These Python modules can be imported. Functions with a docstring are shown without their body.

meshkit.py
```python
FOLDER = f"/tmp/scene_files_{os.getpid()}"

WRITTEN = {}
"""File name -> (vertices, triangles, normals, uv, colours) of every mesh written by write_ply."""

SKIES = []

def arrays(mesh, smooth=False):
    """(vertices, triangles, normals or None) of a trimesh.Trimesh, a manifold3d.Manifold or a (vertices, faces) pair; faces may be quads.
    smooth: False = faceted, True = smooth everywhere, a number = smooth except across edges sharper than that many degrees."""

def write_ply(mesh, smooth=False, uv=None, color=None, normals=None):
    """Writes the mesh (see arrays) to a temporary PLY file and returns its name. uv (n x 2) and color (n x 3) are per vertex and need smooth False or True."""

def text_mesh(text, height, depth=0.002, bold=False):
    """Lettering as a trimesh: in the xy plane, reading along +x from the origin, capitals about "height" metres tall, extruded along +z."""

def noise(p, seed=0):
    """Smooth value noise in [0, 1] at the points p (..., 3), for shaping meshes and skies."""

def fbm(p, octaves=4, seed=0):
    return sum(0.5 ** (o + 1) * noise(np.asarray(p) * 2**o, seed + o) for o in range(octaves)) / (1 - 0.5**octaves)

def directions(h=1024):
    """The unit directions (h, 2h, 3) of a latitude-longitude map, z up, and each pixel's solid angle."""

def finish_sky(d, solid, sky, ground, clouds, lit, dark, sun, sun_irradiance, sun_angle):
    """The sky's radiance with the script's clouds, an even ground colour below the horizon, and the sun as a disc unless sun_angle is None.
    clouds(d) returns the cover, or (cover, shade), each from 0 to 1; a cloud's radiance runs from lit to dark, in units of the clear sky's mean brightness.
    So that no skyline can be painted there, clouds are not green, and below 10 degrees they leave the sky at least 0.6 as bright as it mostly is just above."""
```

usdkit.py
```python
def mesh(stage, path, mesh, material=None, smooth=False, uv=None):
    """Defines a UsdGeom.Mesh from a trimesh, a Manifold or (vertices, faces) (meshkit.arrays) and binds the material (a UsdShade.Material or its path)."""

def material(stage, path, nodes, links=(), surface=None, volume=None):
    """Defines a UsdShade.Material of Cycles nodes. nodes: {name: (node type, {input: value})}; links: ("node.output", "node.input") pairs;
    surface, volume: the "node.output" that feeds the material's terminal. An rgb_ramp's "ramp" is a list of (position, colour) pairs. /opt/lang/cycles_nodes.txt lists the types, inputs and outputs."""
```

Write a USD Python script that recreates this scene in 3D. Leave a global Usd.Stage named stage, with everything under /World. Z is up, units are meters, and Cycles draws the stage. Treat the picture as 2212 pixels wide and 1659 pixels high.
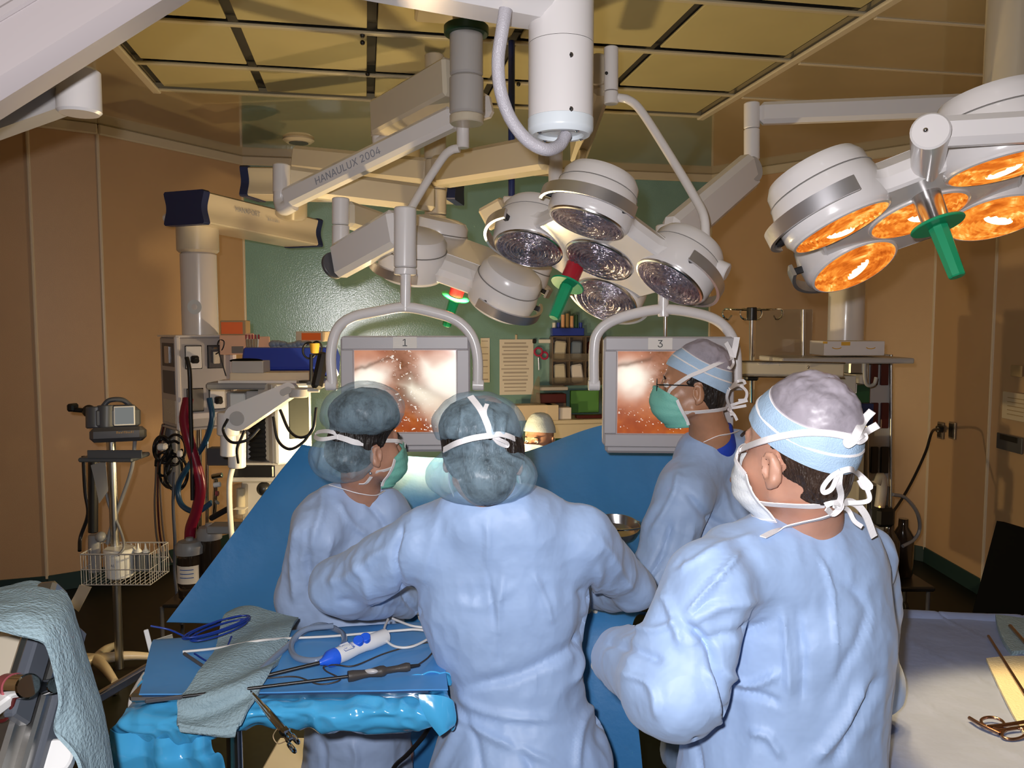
import math, random, numpy as np, trimesh, usdkit, meshkit
from pxr import Usd, UsdGeom, UsdLux, UsdShade, Sdf, Gf, Vt
from shapely.geometry import Polygon
from scipy.interpolate import RectBivariateSpline
stage = Usd.Stage.CreateInMemory()
W = UsdGeom.Xform.Define(stage, '/World')
stage.SetDefaultPrim(W.GetPrim())
# ------------------------------------------------------------------ camera, lights, exposure
F = 1720.0; TH = math.radians(4.28); EYE = np.array([0, 0, 1.85])
cam = UsdGeom.Camera.Define(stage, '/World/camera')
cam.CreateHorizontalApertureAttr(36.0); cam.CreateFocalLengthAttr(36.0 * F / 2212); cam.CreateExposureAttr(0.0)
cam.CreateClippingRangeAttr((0.05, 100.0))
c_, s_ = math.cos(TH), math.sin(TH)
cam.AddTransformOp().Set(Gf.Matrix4d(1, 0, 0, 0, 0, s_, c_, 0, 0, -c_, s_, 0, 0, 0, 1.85, 1))

def look_matrix(pos, d):
    d = np.asarray(d, float); d /= np.linalg.norm(d)
    up = np.array([0, 0, 1.0]) if abs(d[2]) < .95 else np.array([0, 1.0, 0])
    x = np.cross(d, up); x /= np.linalg.norm(x); y = np.cross(x, d)
    return Gf.Matrix4d(*x, 0, *y, 0, *(-d), 0, *map(float, pos), 1)

def disk_light(name, pos, d, r, power, color, cone=None):
    l = UsdLux.DiskLight.Define(stage, '/World/' + name)
    l.CreateRadiusAttr(r); l.CreateIntensityAttr(power / (math.pi * r * r)); l.CreateColorAttr(Gf.Vec3f(*color))
    if cone:
        sh = UsdLux.ShapingAPI.Apply(l.GetPrim()); sh.CreateShapingConeAngleAttr(cone); sh.CreateShapingConeSoftnessAttr(.3)
    l.AddTransformOp().Set(look_matrix(pos, d)); return l
def spot_light(name, pos, d, r, power, color, cone):
    l = UsdLux.SphereLight.Define(stage, '/World/' + name); l.CreateRadiusAttr(r); l.CreateIntensityAttr(power / (math.pi * r * r)); l.CreateColorAttr(Gf.Vec3f(*color))
    sh = UsdLux.ShapingAPI.Apply(l.GetPrim()); sh.CreateShapingConeAngleAttr(cone); sh.CreateShapingConeSoftnessAttr(.4)
    l.AddTransformOp().Set(look_matrix(pos, d)); return l
def sphere_light(name, pos, r, power, color):
    l = UsdLux.SphereLight.Define(stage, '/World/' + name); l.CreateRadiusAttr(r); l.CreateIntensityAttr(power / (math.pi * r * r)); l.CreateColorAttr(Gf.Vec3f(*color))
    l.AddTranslateOp().Set(Gf.Vec3d(*map(float, pos))); return l

FLASH, FIELD, WARM = 12.5, 1.0, 1.0
disk_light('camera_flash', (-.06, -.02, 1.92), (0, 1, -.04), .022, FLASH, (1.0, .97, 1.0))

# ------------------------------------------------------------------ helpers
def ray(px, py):
    a = (px - 1106) / F; b = (829.5 - py) / F
    return np.array([a, c_ + b * s_, -s_ + b * c_])
def V(px, py, d):
    r = ray(px, py); return EYE + r * d / r[1]
def Z(px, py, z):
    r = ray(px, py); return EYE + r * (z - 1.85) / r[2]
def PX(P):
    q = np.asarray(P) - EYE
    f = q[:, 1] * c_ - q[:, 2] * s_; up = q[:, 1] * s_ + q[:, 2] * c_
    return np.stack([1106 + F * q[:, 0] / f, 829.5 - F * up / f], 1)
def A(*x): return np.array(x, float)
def unit(v): v = np.asarray(v, float); return v / np.linalg.norm(v)
def frame(z, up=(0, 0, 1)):
    z = unit(z); up = np.asarray(up, float)
    if abs(z @ unit(up)) > .98: up = A(0, 1, 0)
    x = unit(np.cross(up, z)); return np.stack([x, np.cross(z, x), z], 1)

class MB:
    def __init__(s): s.v = []; s.f = []; s.n = 0
    def raw(s, v, f):
        f = np.asarray(f, int)
        if f.shape[1] == 4: f = np.vstack([f[:, [0, 1, 2]], f[:, [0, 2, 3]]])
        s.v.append(np.asarray(v, float)); s.f.append(f + s.n); s.n += len(v); return s
    def mesh(s, m): return s.raw(m.vertices, m.faces)
    def box(s, c, size, R=None, b=.004):
        h = np.asarray(size, float) / 2; b = min(b, h.min() * .6); p = []
        for sx in (-1, 1):
            for sy in (-1, 1):
                for sz in (-1, 1):
                    k = A(sx, sy, sz)
                    for ax in range(3):
                        q = h - b; q[ax] = h[ax]; p.append(q * k)
        m = trimesh.convex.convex_hull(np.array(p)); v = np.array(m.vertices)
        if R is not None: v = v @ np.asarray(R).T
        return s.raw(v + np.asarray(c), m.faces)
    def beam(s, a, b, w, h, bev=.01, up=(0, 0, 1)):
        a = np.asarray(a, float); b = np.asarray(b, float); R = frame(b - a, up)
        return s.box((a + b) / 2, (w, h, np.linalg.norm(b - a)), R, bev)
    def lathe(s, prof, o=(0, 0, 0), axis=(0, 0, 1), n=32):
        R = frame(axis); p = np.asarray(prof, float); t = np.arange(n) * 2 * np.pi / n; m = len(p)
        v = np.stack([p[:, 0, None] * np.cos(t), p[:, 0, None] * np.sin(t), np.repeat(p[:, 1, None], n, 1)], -1).reshape(-1, 3)
        i, j = np.meshgrid(np.arange(m - 1), np.arange(n), indexing='ij')
        q = np.stack([i * n + j, i * n + (j + 1) % n, (i + 1) * n + (j + 1) % n, (i + 1) * n + j], -1).reshape(-1, 4)
        return s.raw(v @ R.T + np.asarray(o), q)
    def cyl(s, a, b, r, r2=None, n=28, bev=None):
        a = np.asarray(a, float); b = np.asarray(b, float); L = np.linalg.norm(b - a); r2 = r if r2 is None else r2
        e = min(r, r2, L) * .12 if bev is None else bev
        return s.lathe([(1e-5, 0), (r - e, 0), (r, e), (r2, L - e), (r2 - e, L), (1e-5, L)], a, b - a, n)
    def tube(s, pts, r, n=12, sub=6, smooth=True):
        p = np.asarray(pts, float)
        if smooth and len(p) > 2: p = crom(p, sub)
        rr = np.broadcast_to(r, (len(p),)) if np.ndim(r) == 0 else np.interp(np.linspace(0, 1, len(p)), np.linspace(0, 1, len(r)), r)
        T = np.gradient(p, axis=0); T /= np.linalg.norm(T, axis=1, keepdims=True) + 1e-12
        a = np.cross(T[0], A(0, 0, 1) if abs(T[0][2]) < .9 else A(1, 0, 0)); a = unit(a); fr = []
        for t in T:
            a = unit(a - t * (a @ t)); fr.append((a, np.cross(t, a)))
        ang = np.arange(n) * 2 * np.pi / n
        v = np.array([q + R_ * (np.cos(ang)[:, None] * x + np.sin(ang)[:, None] * y) for q, R_, (x, y) in zip(p, rr, fr)]).reshape(-1, 3)
        m = len(p); i, j = np.meshgrid(np.arange(m - 1), np.arange(n), indexing='ij')
        q = np.stack([i * n + j, i * n + (j + 1) % n, (i + 1) * n + (j + 1) % n, (i + 1) * n + j], -1).reshape(-1, 4)
        v = np.vstack([v, p[:1], p[-1:]]); k = len(v)
        t1 = [[(j + 1) % n, j, k - 2] for j in range(n)]; t2 = [[(m - 1) * n + j, (m - 1) * n + (j + 1) % n, k - 1] for j in range(n)]
        f = np.vstack([q[:, [0, 1, 2]], q[:, [0, 2, 3]], t1, t2]); return s.raw(v, f)
    def prism(s, poly, h, o=(0, 0, 0), R=None):
        m = trimesh.creation.extrude_polygon(Polygon(poly), h); v = np.array(m.vertices)
        if R is not None: v = v @ np.asarray(R).T
        return s.raw(v + np.asarray(o), m.faces)
    def ball(s, c, r, sub=3):
        m = trimesh.creation.icosphere(sub, 1.0); return s.raw(m.vertices * np.asarray(r) + np.asarray(c), m.faces)
    def text(s, t, o, R, h, depth=.0015, bold=False, center=True):
        m = meshkit.text_mesh(t, h, depth, bold); v = np.array(m.vertices)
        if center: v[:, :2] -= (v[:, :2].max(0) + v[:, :2].min(0)) / 2
        return s.raw(v @ np.asarray(R).T + np.asarray(o), m.faces)
    def get(s): return trimesh.Trimesh(np.vstack(s.v), np.vstack(s.f), process=False)

def crom(p, sub=6):
    p = np.asarray(p, float); q = np.vstack([2 * p[0] - p[1], p, 2 * p[-1] - p[-2]]); out = []
    for i in range(len(p) - 1):
        a, b, c, d = q[i:i + 4]
        for t in np.arange(sub) / sub:
            out.append(.5 * (2 * b + (c - a) * t + (2 * a - 5 * b + 4 * c - d) * t * t + (3 * b - a - 3 * c + d) * t ** 3))
    out.append(p[-1]); return np.array(out)

def ribbon(pts, w, center=None, th=.0016, sub=6, normals=None):
    """flat tape along pts; its broad side looks away from center (a point) or along normals."""
    p = crom(pts, sub); T = np.gradient(p, axis=0); T /= np.linalg.norm(T, axis=1, keepdims=True) + 1e-12
    if normals is None: N = p - np.asarray(center)
    else: N = crom(np.broadcast_to(normals, np.shape(pts)).astype(float), sub)
    N = N - T * (N * T).sum(1, keepdims=True); N /= np.linalg.norm(N, axis=1, keepdims=True) + 1e-9
    S = np.cross(T, N); v = np.stack([p + S * w / 2 + N * th, p - S * w / 2 + N * th, p - S * w / 2 - N * th, p + S * w / 2 - N * th], 1)
    m = len(p); v = v.reshape(-1, 3); f = []
    for i in range(m - 1):
        for j in range(4): f.append([i * 4 + j, i * 4 + (j + 1) % 4, i * 4 + 4 + (j + 1) % 4, i * 4 + 4 + j])
    f += [[0, 3, 2, 1], [4 * m - 4, 4 * m - 3, 4 * m - 2, 4 * m - 1]]
    return v, np.array(f)

def sheet(G, th=.003):
    """closed thin cloth from a grid of points (n, m, 3)."""
    n, m, _ = G.shape; du = np.gradient(G, axis=0); dv = np.gradient(G, axis=1); N = np.cross(du, dv)
    N /= np.linalg.norm(N, axis=2, keepdims=True) + 1e-12
    v = np.vstack([(G + N * th / 2).reshape(-1, 3), (G - N * th / 2).reshape(-1, 3)]); k = n * m
    i, j = np.meshgrid(np.arange(n - 1), np.arange(m - 1), indexing='ij'); i = i.ravel(); j = j.ravel()
    a = np.stack([i * m + j, (i + 1) * m + j, (i + 1) * m + j + 1, i * m + j + 1], 1)
    f = [a, a[:, ::-1] + k]
    rim = np.concatenate([np.arange(m), np.arange(2 * m - 1, k, m), np.arange(k - 2, k - m - 1, -1), np.arange(k - 2 * m, 0, -m)])
    r2 = np.roll(rim, -1); f.append(np.stack([rim, r2, r2 + k, rim + k], 1))
    return v, np.vstack(f)

def cloth(ctrl, n=60, m=60, fold=None, th=.003):
    C = np.array(ctrl, float); r, c = C.shape[:2]; u = np.linspace(0, 1, r); v = np.linspace(0, 1, c)
    G = np.stack([RectBivariateSpline(u, v, C[..., k], kx=min(3, r - 1), ky=min(3, c - 1))(np.linspace(0, 1, n), np.linspace(0, 1, m)) for k in range(3)], -1)
    if fold is not None:
        du = np.gradient(G, axis=0); dv = np.gradient(G, axis=1); N = np.cross(du, dv); N /= np.linalg.norm(N, axis=2, keepdims=True) + 1e-12
        uu, vv = np.meshgrid(np.linspace(0, 1, n), np.linspace(0, 1, m), indexing='ij')
        G = G + N * fold(G.reshape(-1, 3), uu.ravel(), vv.ravel()).reshape(n, m, 1)
    return sheet(G, th)

def fb(P, s, seed=0, oct=3):
    return meshkit.fbm(np.asarray(P) * np.asarray(s, float), oct, seed)

# ---- names, things, parts
TAKEN, LOC = {}, {}
def numbered(path):
    k = TAKEN.get(path, 0); TAKEN[path] = k + 1
    return path if k == 0 else f'{path}_{k:03d}'
def thing(name, label, cat, loc=(0, 0, 0), group=None, kind=None):
    p = numbered('/World/' + name); x = UsdGeom.Xform.Define(stage, p); loc = np.asarray(loc, float)
    x.AddTranslateOp().Set(Gf.Vec3d(*map(float, loc))); LOC[p] = loc; o = x.GetPrim()
    for k, v in (('label', label), ('category', cat), ('group', group), ('kind', kind)):
        if v: o.SetCustomDataByKey(k, v)
    return o
def obj(name, mesh, mat, parent=None, smooth=35, label=None, cat=None, group=None, kind=None):
    """one mesh in world coordinates under parent (a prim) or under /World."""
    base = str(parent.GetPath()) if parent else '/World'; p = numbered(base + '/' + name)
    if isinstance(mesh, MB): mesh = mesh.get()
    if isinstance(mesh, (tuple, list)):
        v, f = np.asarray(mesh[0], float), np.asarray(mesh[1], int)
        if f.shape[1] == 4: f = np.vstack([f[:, [0, 1, 2]], f[:, [0, 2, 3]]])
        mesh = trimesh.Trimesh(v, f, process=False)
    loc = LOC.get('/World/' + p.split('/')[2], None)
    if loc is not None and parent: mesh = trimesh.Trimesh(np.array(mesh.vertices) - loc, mesh.faces, process=False)
    m = usdkit.mesh(stage, p, mesh, M[mat] if isinstance(mat, str) else mat, smooth=smooth); o = m.GetPrim()
    if not parent:
        LOC[p] = np.zeros(3)
    for k, v in (('label', label), ('category', cat), ('group', group), ('kind', kind)):
        if v: o.SetCustomDataByKey(k, v)
    return o
def copy_of(root, loc, rotz, label, group=None):
    was = root.GetCustomData(); base = str(root.GetPath()); base = base[:-4] if base[-4] == '_' and base[-3:].isdigit() else base
    p = numbered(base); x = UsdGeom.Xform.Define(stage, p)
    x.GetPrim().GetReferences().AddInternalReference(root.GetPath()); x.ClearXformOpOrder()
    x.AddTranslateOp(opSuffix='place').Set(Gf.Vec3d(*map(float, loc))); x.AddRotateZOp(opSuffix='turn').Set(float(rotz))
    o = x.GetPrim(); o.SetInstanceable(True); o.SetCustomDataByKey('label', label); o.SetCustomDataByKey('category', was['category'])
    if group or was.get('group'): o.SetCustomDataByKey('group', group or was['group'])
    return o

# ------------------------------------------------------------------ materials
M = {}
def pm(name, col, rough=.5, metal=0., bump=0., bscale=60., vary=0., vscale=6., coat=0., trans=0., sss=0., sheen=0., spec=.5, col2=None, aniso=(1, 1, 1)):
    n = {'p': ('principled_bsdf', {'base_color': col, 'roughness': rough, 'metallic': metal, 'coat_weight': coat, 'specular_ior_level': spec, 'sheen_weight': sheen})}
    l = []
    if sss: n['p'][1].update({'subsurface_weight': sss, 'subsurface_scale': .01, 'subsurface_radius': (1, .35, .2)})
    if bump or vary: n['g'] = ('geometry', {}); n['mp'] = ('mapping', {'scale': aniso}); l.append(('g.position', 'mp.vector'))
    if vary:
        n['v'] = ('noise_texture', {'scale': vscale, 'detail': 4}); c2 = col2 or tuple(min(1, c * (1 - vary)) for c in col)
        n['r'] = ('rgb_ramp', {'ramp': [(.3, c2), (.7, col)]}); l += [('mp.vector', 'v.vector'), ('v.fac', 'r.fac'), ('r.color', 'p.base_color')]
    if bump:
        n['b'] = ('noise_texture', {'scale': bscale, 'detail': 3}); n['bm'] = ('bump', {'strength': bump, 'distance': .01})
        l += [('mp.vector', 'b.vector'), ('b.fac', 'bm.height'), ('bm.normal', 'p.normal')]
    out = 'p.BSDF'
    if trans:
        n['t'] = ('translucent_bsdf', {'color': col}); n['x'] = ('mix_closure', {'fac': trans}); l += [('p.BSDF', 'x.closure1'), ('t.BSDF', 'x.closure2')]; out = 'x.closure'
    M[name] = usdkit.material(stage, '/World/Looks/' + name, n, l, surface=out)
def emit(name, col, strength, noise=None):
    n = {'e': ('emission', {'color': col, 'strength': strength})}; l = []
    if noise:
        n['g'] = ('geometry', {}); n['v'] = ('noise_texture', {'scale': noise[0], 'detail': 4, 'distortion': 2.0}); n['r'] = ('rgb_ramp', {'ramp': noise[1]})
        l = [('g.position', 'v.vector'), ('v.fac', 'r.fac'), ('r.color', 'e.color')]
    M[name] = usdkit.material(stage, '/World/Looks/' + name, n, l, surface='e.emission')
pm('beige_wall', (.54, .355, .205), .42, bump=.10, bscale=260, vary=.06, vscale=2)
pm('green_wall', (.21, .385, .37), .17, bump=.10, bscale=90, vary=.08, vscale=5, spec=1.0)
pm('wall_trim', (.60, .53, .40), .30, bump=.06, bscale=90)
pm('corner_bead', (.66, .56, .42), .25)
pm('ceiling_gloss', (.40, .33, .19), .10, bump=.03, bscale=14, vary=.12, vscale=2, coat=.6, spec=.8)
pm('ceiling_panel', (.50, .435, .22), .45, vary=.08, vscale=3)
pm('ceiling_gap', (.045, .04, .03), .7)
pm('ceiling_rail', (.50, .44, .30), .35)
pm('floor_vinyl', (.014, .016, .011), .4, vary=.3, vscale=30, spec=.15)
pm('cove_base', (.018, .045, .045), .45)
pm('white_paint', (.74, .71, .70), .24, coat=.35)
pm('lilac_paint', (.47, .42, .42), .35)
pm('cream_paint', (.62, .55, .43), .30, coat=.15)
pm('grey_paint', (.46, .44, .43), .35, bump=.015, bscale=200)
pm('seam', (.22, .21, .20), .6)
pm('white_plastic', (.80, .80, .78), .35)
pm('pale_blue_plastic', (.70, .76, .80), .3)
pm('monitor_grey', (.42, .40, .41), .42, bump=.02, bscale=400)
pm('dark_grey', (.08, .08, .088), .4)
pm('mid_grey', (.28, .28, .29), .4)
pm('slate_plastic', (.085, .095, .115), .4)
pm('black_plastic', (.012, .012, .013), .35)
pm('glass_dark', (.03, .035, .03), .5, spec=.2)
pm('black_matte', (.003, .003, .003), .9, spec=.05)
pm('black_rubber', (.02, .02, .02), .5)
pm('navy_cap', (.012, .022, .09), .45, bump=.1, bscale=500)
pm('navy_pole', (.015, .035, .16), .3)
pm('steel', (.62, .60, .59), .22, 1.0, bump=.01, bscale=80)
pm('brushed_steel', (.55, .54, .52), .33, 1.0, bump=.05, bscale=60, aniso=(1, 1, 20))
pm('bumper_silver', (.66, .65, .67), .34, .9)
pm('chrome', (.75, .75, .75), .08, 1.0)
pm('instrument_bronze', (.42, .26, .20), .25, 1.0)
pm('lens_dark', (.62, .56, .64), .14, .85, bump=.6, bscale=110, vary=.6, vscale=50, col2=(.28, .24, .31))
pm('green_handle', (.02, .42, .19), .32, trans=.25)
pm('red_collar', (.40, .02, .03), .25)
pm('green_ring', (.015, .07, .03), .4)
pm('red_hose', (.22, .008, .03), .3)
pm('blue_hose', (.02, .08, .16), .3)
pm('grey_hose', (.48, .46, .50), .3, bump=.3, bscale=320)
pm('white_cable', (.70, .68, .64), .4)
pm('black_cable', (.012, .012, .014), .4)
pm('blue_cable', (.01, .04, .28), .3)
pm('brown_handle', (.05, .042, .036), .45, bump=.05, bscale=300)
pm('clear_tube', (.20, .26, .36), .12, coat=.5)
pm('button_blue', (.02, .12, .75), .25)
pm('print_blue', (.03, .10, .40), .5)
pm('print_faint', (.30, .31, .36), .5)
pm('print_grey', (.20, .20, .24), .5)
pm('print_black', (.01, .01, .01), .5)
pm('paper', (.74, .70, .64), .8, bump=.02, bscale=30)
pm('paper_lines', (.42, .38, .35), .8)
pm('orange_card', (.95, .17, .02), .6)
pm('cream_card', (.66, .55, .40), .7)
pm('tan_card', (.42, .30, .16), .7)
pm('white_card', (.78, .74, .74), .6)
pm('yellow_print', (.75, .42, .05), .6)
pm('peach_card', (.85, .50, .32), .7)
pm('blue_tray', (.02, .05, .40), .4)
pm('green_pad', (.10, .30, .07), .6)
pm('magenta_clip', (.45, .03, .10), .3)
pm('bin_brown', (.16, .12, .09), .45)
pm('bin_paper', (.60, .56, .46), .6, bump=.2, bscale=40)
pm('dark_red', (.07, .008, .008), .4)
pm('wood_desk', (.66, .58, .42), .5)
pm('gown_blue', (.355, .50, .765), .55, bump=.5, bscale=13, vary=.10, vscale=9, sheen=.15)
pm('gown_pale', (.41, .55, .82), .55, bump=.5, bscale=13, vary=.10, vscale=9, sheen=.15)
pm('gown_edge', (.74, .76, .80), .6)
pm('scrub_blue', (.01, .05, .45), .7)
pm('drape_blue', (.045, .24, .56), .5, bump=.15, bscale=30, vary=.10, vscale=4)
pm('table_drape', (.27, .35, .58), .6, bump=.25, bscale=18, vary=.15, vscale=5)
pm('plastic_cyan', (.07, .42, .76), .16, bump=.2, bscale=18, coat=.7)
pm('plastic_blue', (.085, .31, .66), .38, bump=.1, bscale=18)
pm('towel_grey', (.30, .42, .47), .85, bump=.5, bscale=160, vary=.12, vscale=40)
pm('towel_cream', (.70, .66, .48), .85, bump=.4, bscale=160)
pm('skin_pink', (.58, .30, .205), .45, bump=.03, bscale=300, vary=.18, vscale=25, sss=.12)
pm('skin_tan', (.46, .23, .13), .42, bump=.03, bscale=300, vary=.18, vscale=25, sss=.1)
pm('skin_warm', (.52, .27, .18), .45, bump=.03, bscale=300, vary=.18, vscale=25, sss=.1)
pm('hair_dark', (.022, .017, .015), .38, bump=1.0, bscale=130, vary=.5, vscale=90, aniso=(1, 1, .12))
pm('hair_brown', (.05, .028, .018), .45, bump=1.0, bscale=150, vary=.5, vscale=90, aniso=(1, 1, .12))
pm('cap_blue', (.46, .64, .84), .6, bump=.25, bscale=330, vary=.06, vscale=30, trans=.1)
pm('cap_grey', (.55, .62, .66), .6, bump=.2, bscale=200)
pm('tape_white', (.86, .84, .84), .6, bump=.1, bscale=300)
pm('mask_green', (.20, .55, .45), .6, bump=.15, bscale=200)
pm('mask_white', (.80, .82, .82), .6, bump=.15, bscale=200)
pm('eye_white', (.8, .78, .75), .1)
pm('eye_dark', (.03, .015, .01), .1)
pm('glove_cream', (.72, .66, .55), .4)
pm('amber_bottle', (.03, .02, .014), .12, coat=.6)
pm('anodised_red', (.50, .12, .14), .3, .5)
pm('shoe_dark', (.03, .03, .05), .6)
pm('trouser_blue', (.03, .09, .40), .7)
emit('led_green', (.2, 1, .1), 3.0)
emit('led_orange', (1, .45, .1), 3.0)
emit('lens_lit', (1, .3, .05), 1.0, (13., [(.28, (.50, .09, .008)), (.45, (.85, .20, .02)), (.58, (1.1, .38, .05)), (.72, (1.5, .85, .25))]))
emit('bulb_glow', (1, .78, .38), 3.2)
emit('small_screen', (.50, .52, .50), .35)

def veil(name, col, lo, hi, scale=90, aniso=(1, 1, 1)):
    """thin non-woven fabric: threads that hide, gaps that let the eye through."""
    M[name] = usdkit.material(stage, '/World/Looks/' + name, {
        'g': ('geometry', {}), 'mp': ('mapping', {'scale': aniso}), 'v': ('noise_texture', {'scale': scale, 'detail': 5, 'distortion': 1.5}), 'w': ('noise_texture', {'scale': 14, 'detail': 2, 'distortion': 1.0}),
        'ad': ('math', {'math_type': 'multiply_add', 'value2': .5}), 'r': ('map_range', {'from_min': .35, 'from_max': .85, 'to_min': lo, 'to_max': hi, 'clamp': True}),
        'd': ('principled_bsdf', {'base_color': col, 'roughness': .35}), 'tl': ('translucent_bsdf', {'color': col}), 'm1': ('mix_closure', {'fac': .3}),
        't': ('transparent_bsdf', {'color': tuple(min(1, .75 + .25 * c) for c in col)}), 'm2': ('mix_closure', {})},
        [('g.position', 'mp.vector'), ('mp.vector', 'v.vector'), ('g.position', 'w.vector'), ('v.fac', 'ad.value1'), ('w.fac', 'ad.value3'), ('ad.value', 'r.value'), ('r.result', 'm2.fac'),
         ('d.BSDF', 'm1.closure1'), ('tl.BSDF', 'm1.closure2'), ('t.BSDF', 'm2.closure1'), ('m1.closure', 'm2.closure2')], surface='m2.closure')
veil('bouffant_veil', (.55, .78, .93), .04, .40, 60)
veil('crown_veil', (.66, .61, .68), .22, .62, 80)
M['clear_plastic'] = usdkit.material(stage, '/World/Looks/clear_plastic', {'t': ('transparent_bsdf', {'color': (.86, .84, .80)}), 'g': ('glossy_bsdf', {'color': (.9, .9, .9), 'roughness': .08}), 'd': ('diffuse_bsdf', {'color': (.5, .45, .38)}), 'm': ('mix_closure', {'fac': .16}), 'm2': ('mix_closure', {'fac': .08})},
    [('t.BSDF', 'm.closure1'), ('d.BSDF', 'm.closure2'), ('m.closure', 'm2.closure1'), ('g.BSDF', 'm2.closure2')], surface='m2.closure')
M['screen_picture'] = usdkit.material(stage, '/World/Looks/screen_picture', {'a': ('attribute', {'attribute': 'shade'}), 'e': ('emission', {'strength': 1.0}), 'd': ('glossy_bsdf', {'color': (.04, .04, .04), 'roughness': .1}), 's': ('add_closure', {})},
    [('a.color', 'e.color'), ('e.emission', 's.closure1'), ('d.BSDF', 's.closure2')], surface='s.closure')
# ------------------------------------------------------------------ the room
HC = 3.23; YAW = math.radians(10.4); U = A(math.cos(YAW), math.sin(YAW), 0); Wd = A(-math.sin(YAW), math.cos(YAW), 0)
CR = [(-4.0, -2.6), (-3.75, 5.2), (-3.21, 5.38), (-2.87, 5.62), (-2.23, 6.68), (1.85, 7.48), (3.22, 6.10), (3.2, 5.3), (3.35, -2.6)]
def wall_mesh(a, b, z0=0, z1=HC, t=.1):
    a = A(*a, 0); b = A(*b, 0); d = unit(b - a); n = A(-d[1], d[0], 0); e = d * .0
    return MB().prism([(a - e)[:2], (b + e)[:2], (b + e + n * t)[:2], (a - e + n * t)[:2]], z1 - z0, (0, 0, z0))
def struct(name, mesh, mat, label, parent=None, cat='wall', smooth=30):
    return obj(name, mesh, mat, parent, smooth, label, None if parent else cat, None, None if parent else 'structure')
fl = struct('floor', MB().prism(CR, .1, (0, 0, -.1)), 'floor_vinyl', 'very dark vinyl operating room floor', cat='floor')
names = [('wall_left', 'long beige wall along the left of the camera'), ('wall_alcove', 'beige wall strip at the left picture edge'), ('wall_far_left', 'beige wall strip between two seams left of the pendant'),
         ('wall_left_chamfer', 'beige slanting wall left of the green wall'), ('wall_back', 'glossy green back wall behind the monitors'), ('wall_right_chamfer', 'ochre slanting wall right of the green wall'), ('wall_right', 'brown wall with two sockets at the right picture edge'), ('wall_right_near', 'beige wall to the right of the camera')]
for i, (nm, lb) in enumerate(names):
    t = thing(nm, lb, 'wall', kind='structure')
    a, b = CR[i], CR[i + 1]; gr = nm == 'wall_back'
    obj('wall_panel', wall_mesh(a, b), 'green_wall' if gr else 'beige_wall', t)
    ua = unit(A(*b, 0) - A(*a, 0)); n = A(ua[1], -ua[0], 0)      # into the room
    obj('baseboard', MB().beam(A(*a, .06) + n * .004, A(*b, .06) + n * .004, .12, .012, .003, n), 'cove_base', t)
    obj('top_trim', MB().beam(A(*a, HC - .035) + n * .012, A(*b, HC - .035) + n * .012, .075, .03, .012, n), 'wall_trim', t)
    if i > 0: obj('corner_strip', MB().cyl(A(*a, 0.1), A(*a, HC - .03), .013, n=8), 'corner_bead', t)
t = thing('wall_behind', 'beige wall behind the camera', 'wall', kind='structure'); obj('wall_panel', wall_mesh(CR[-1], CR[0]), 'beige_wall', t)
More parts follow.
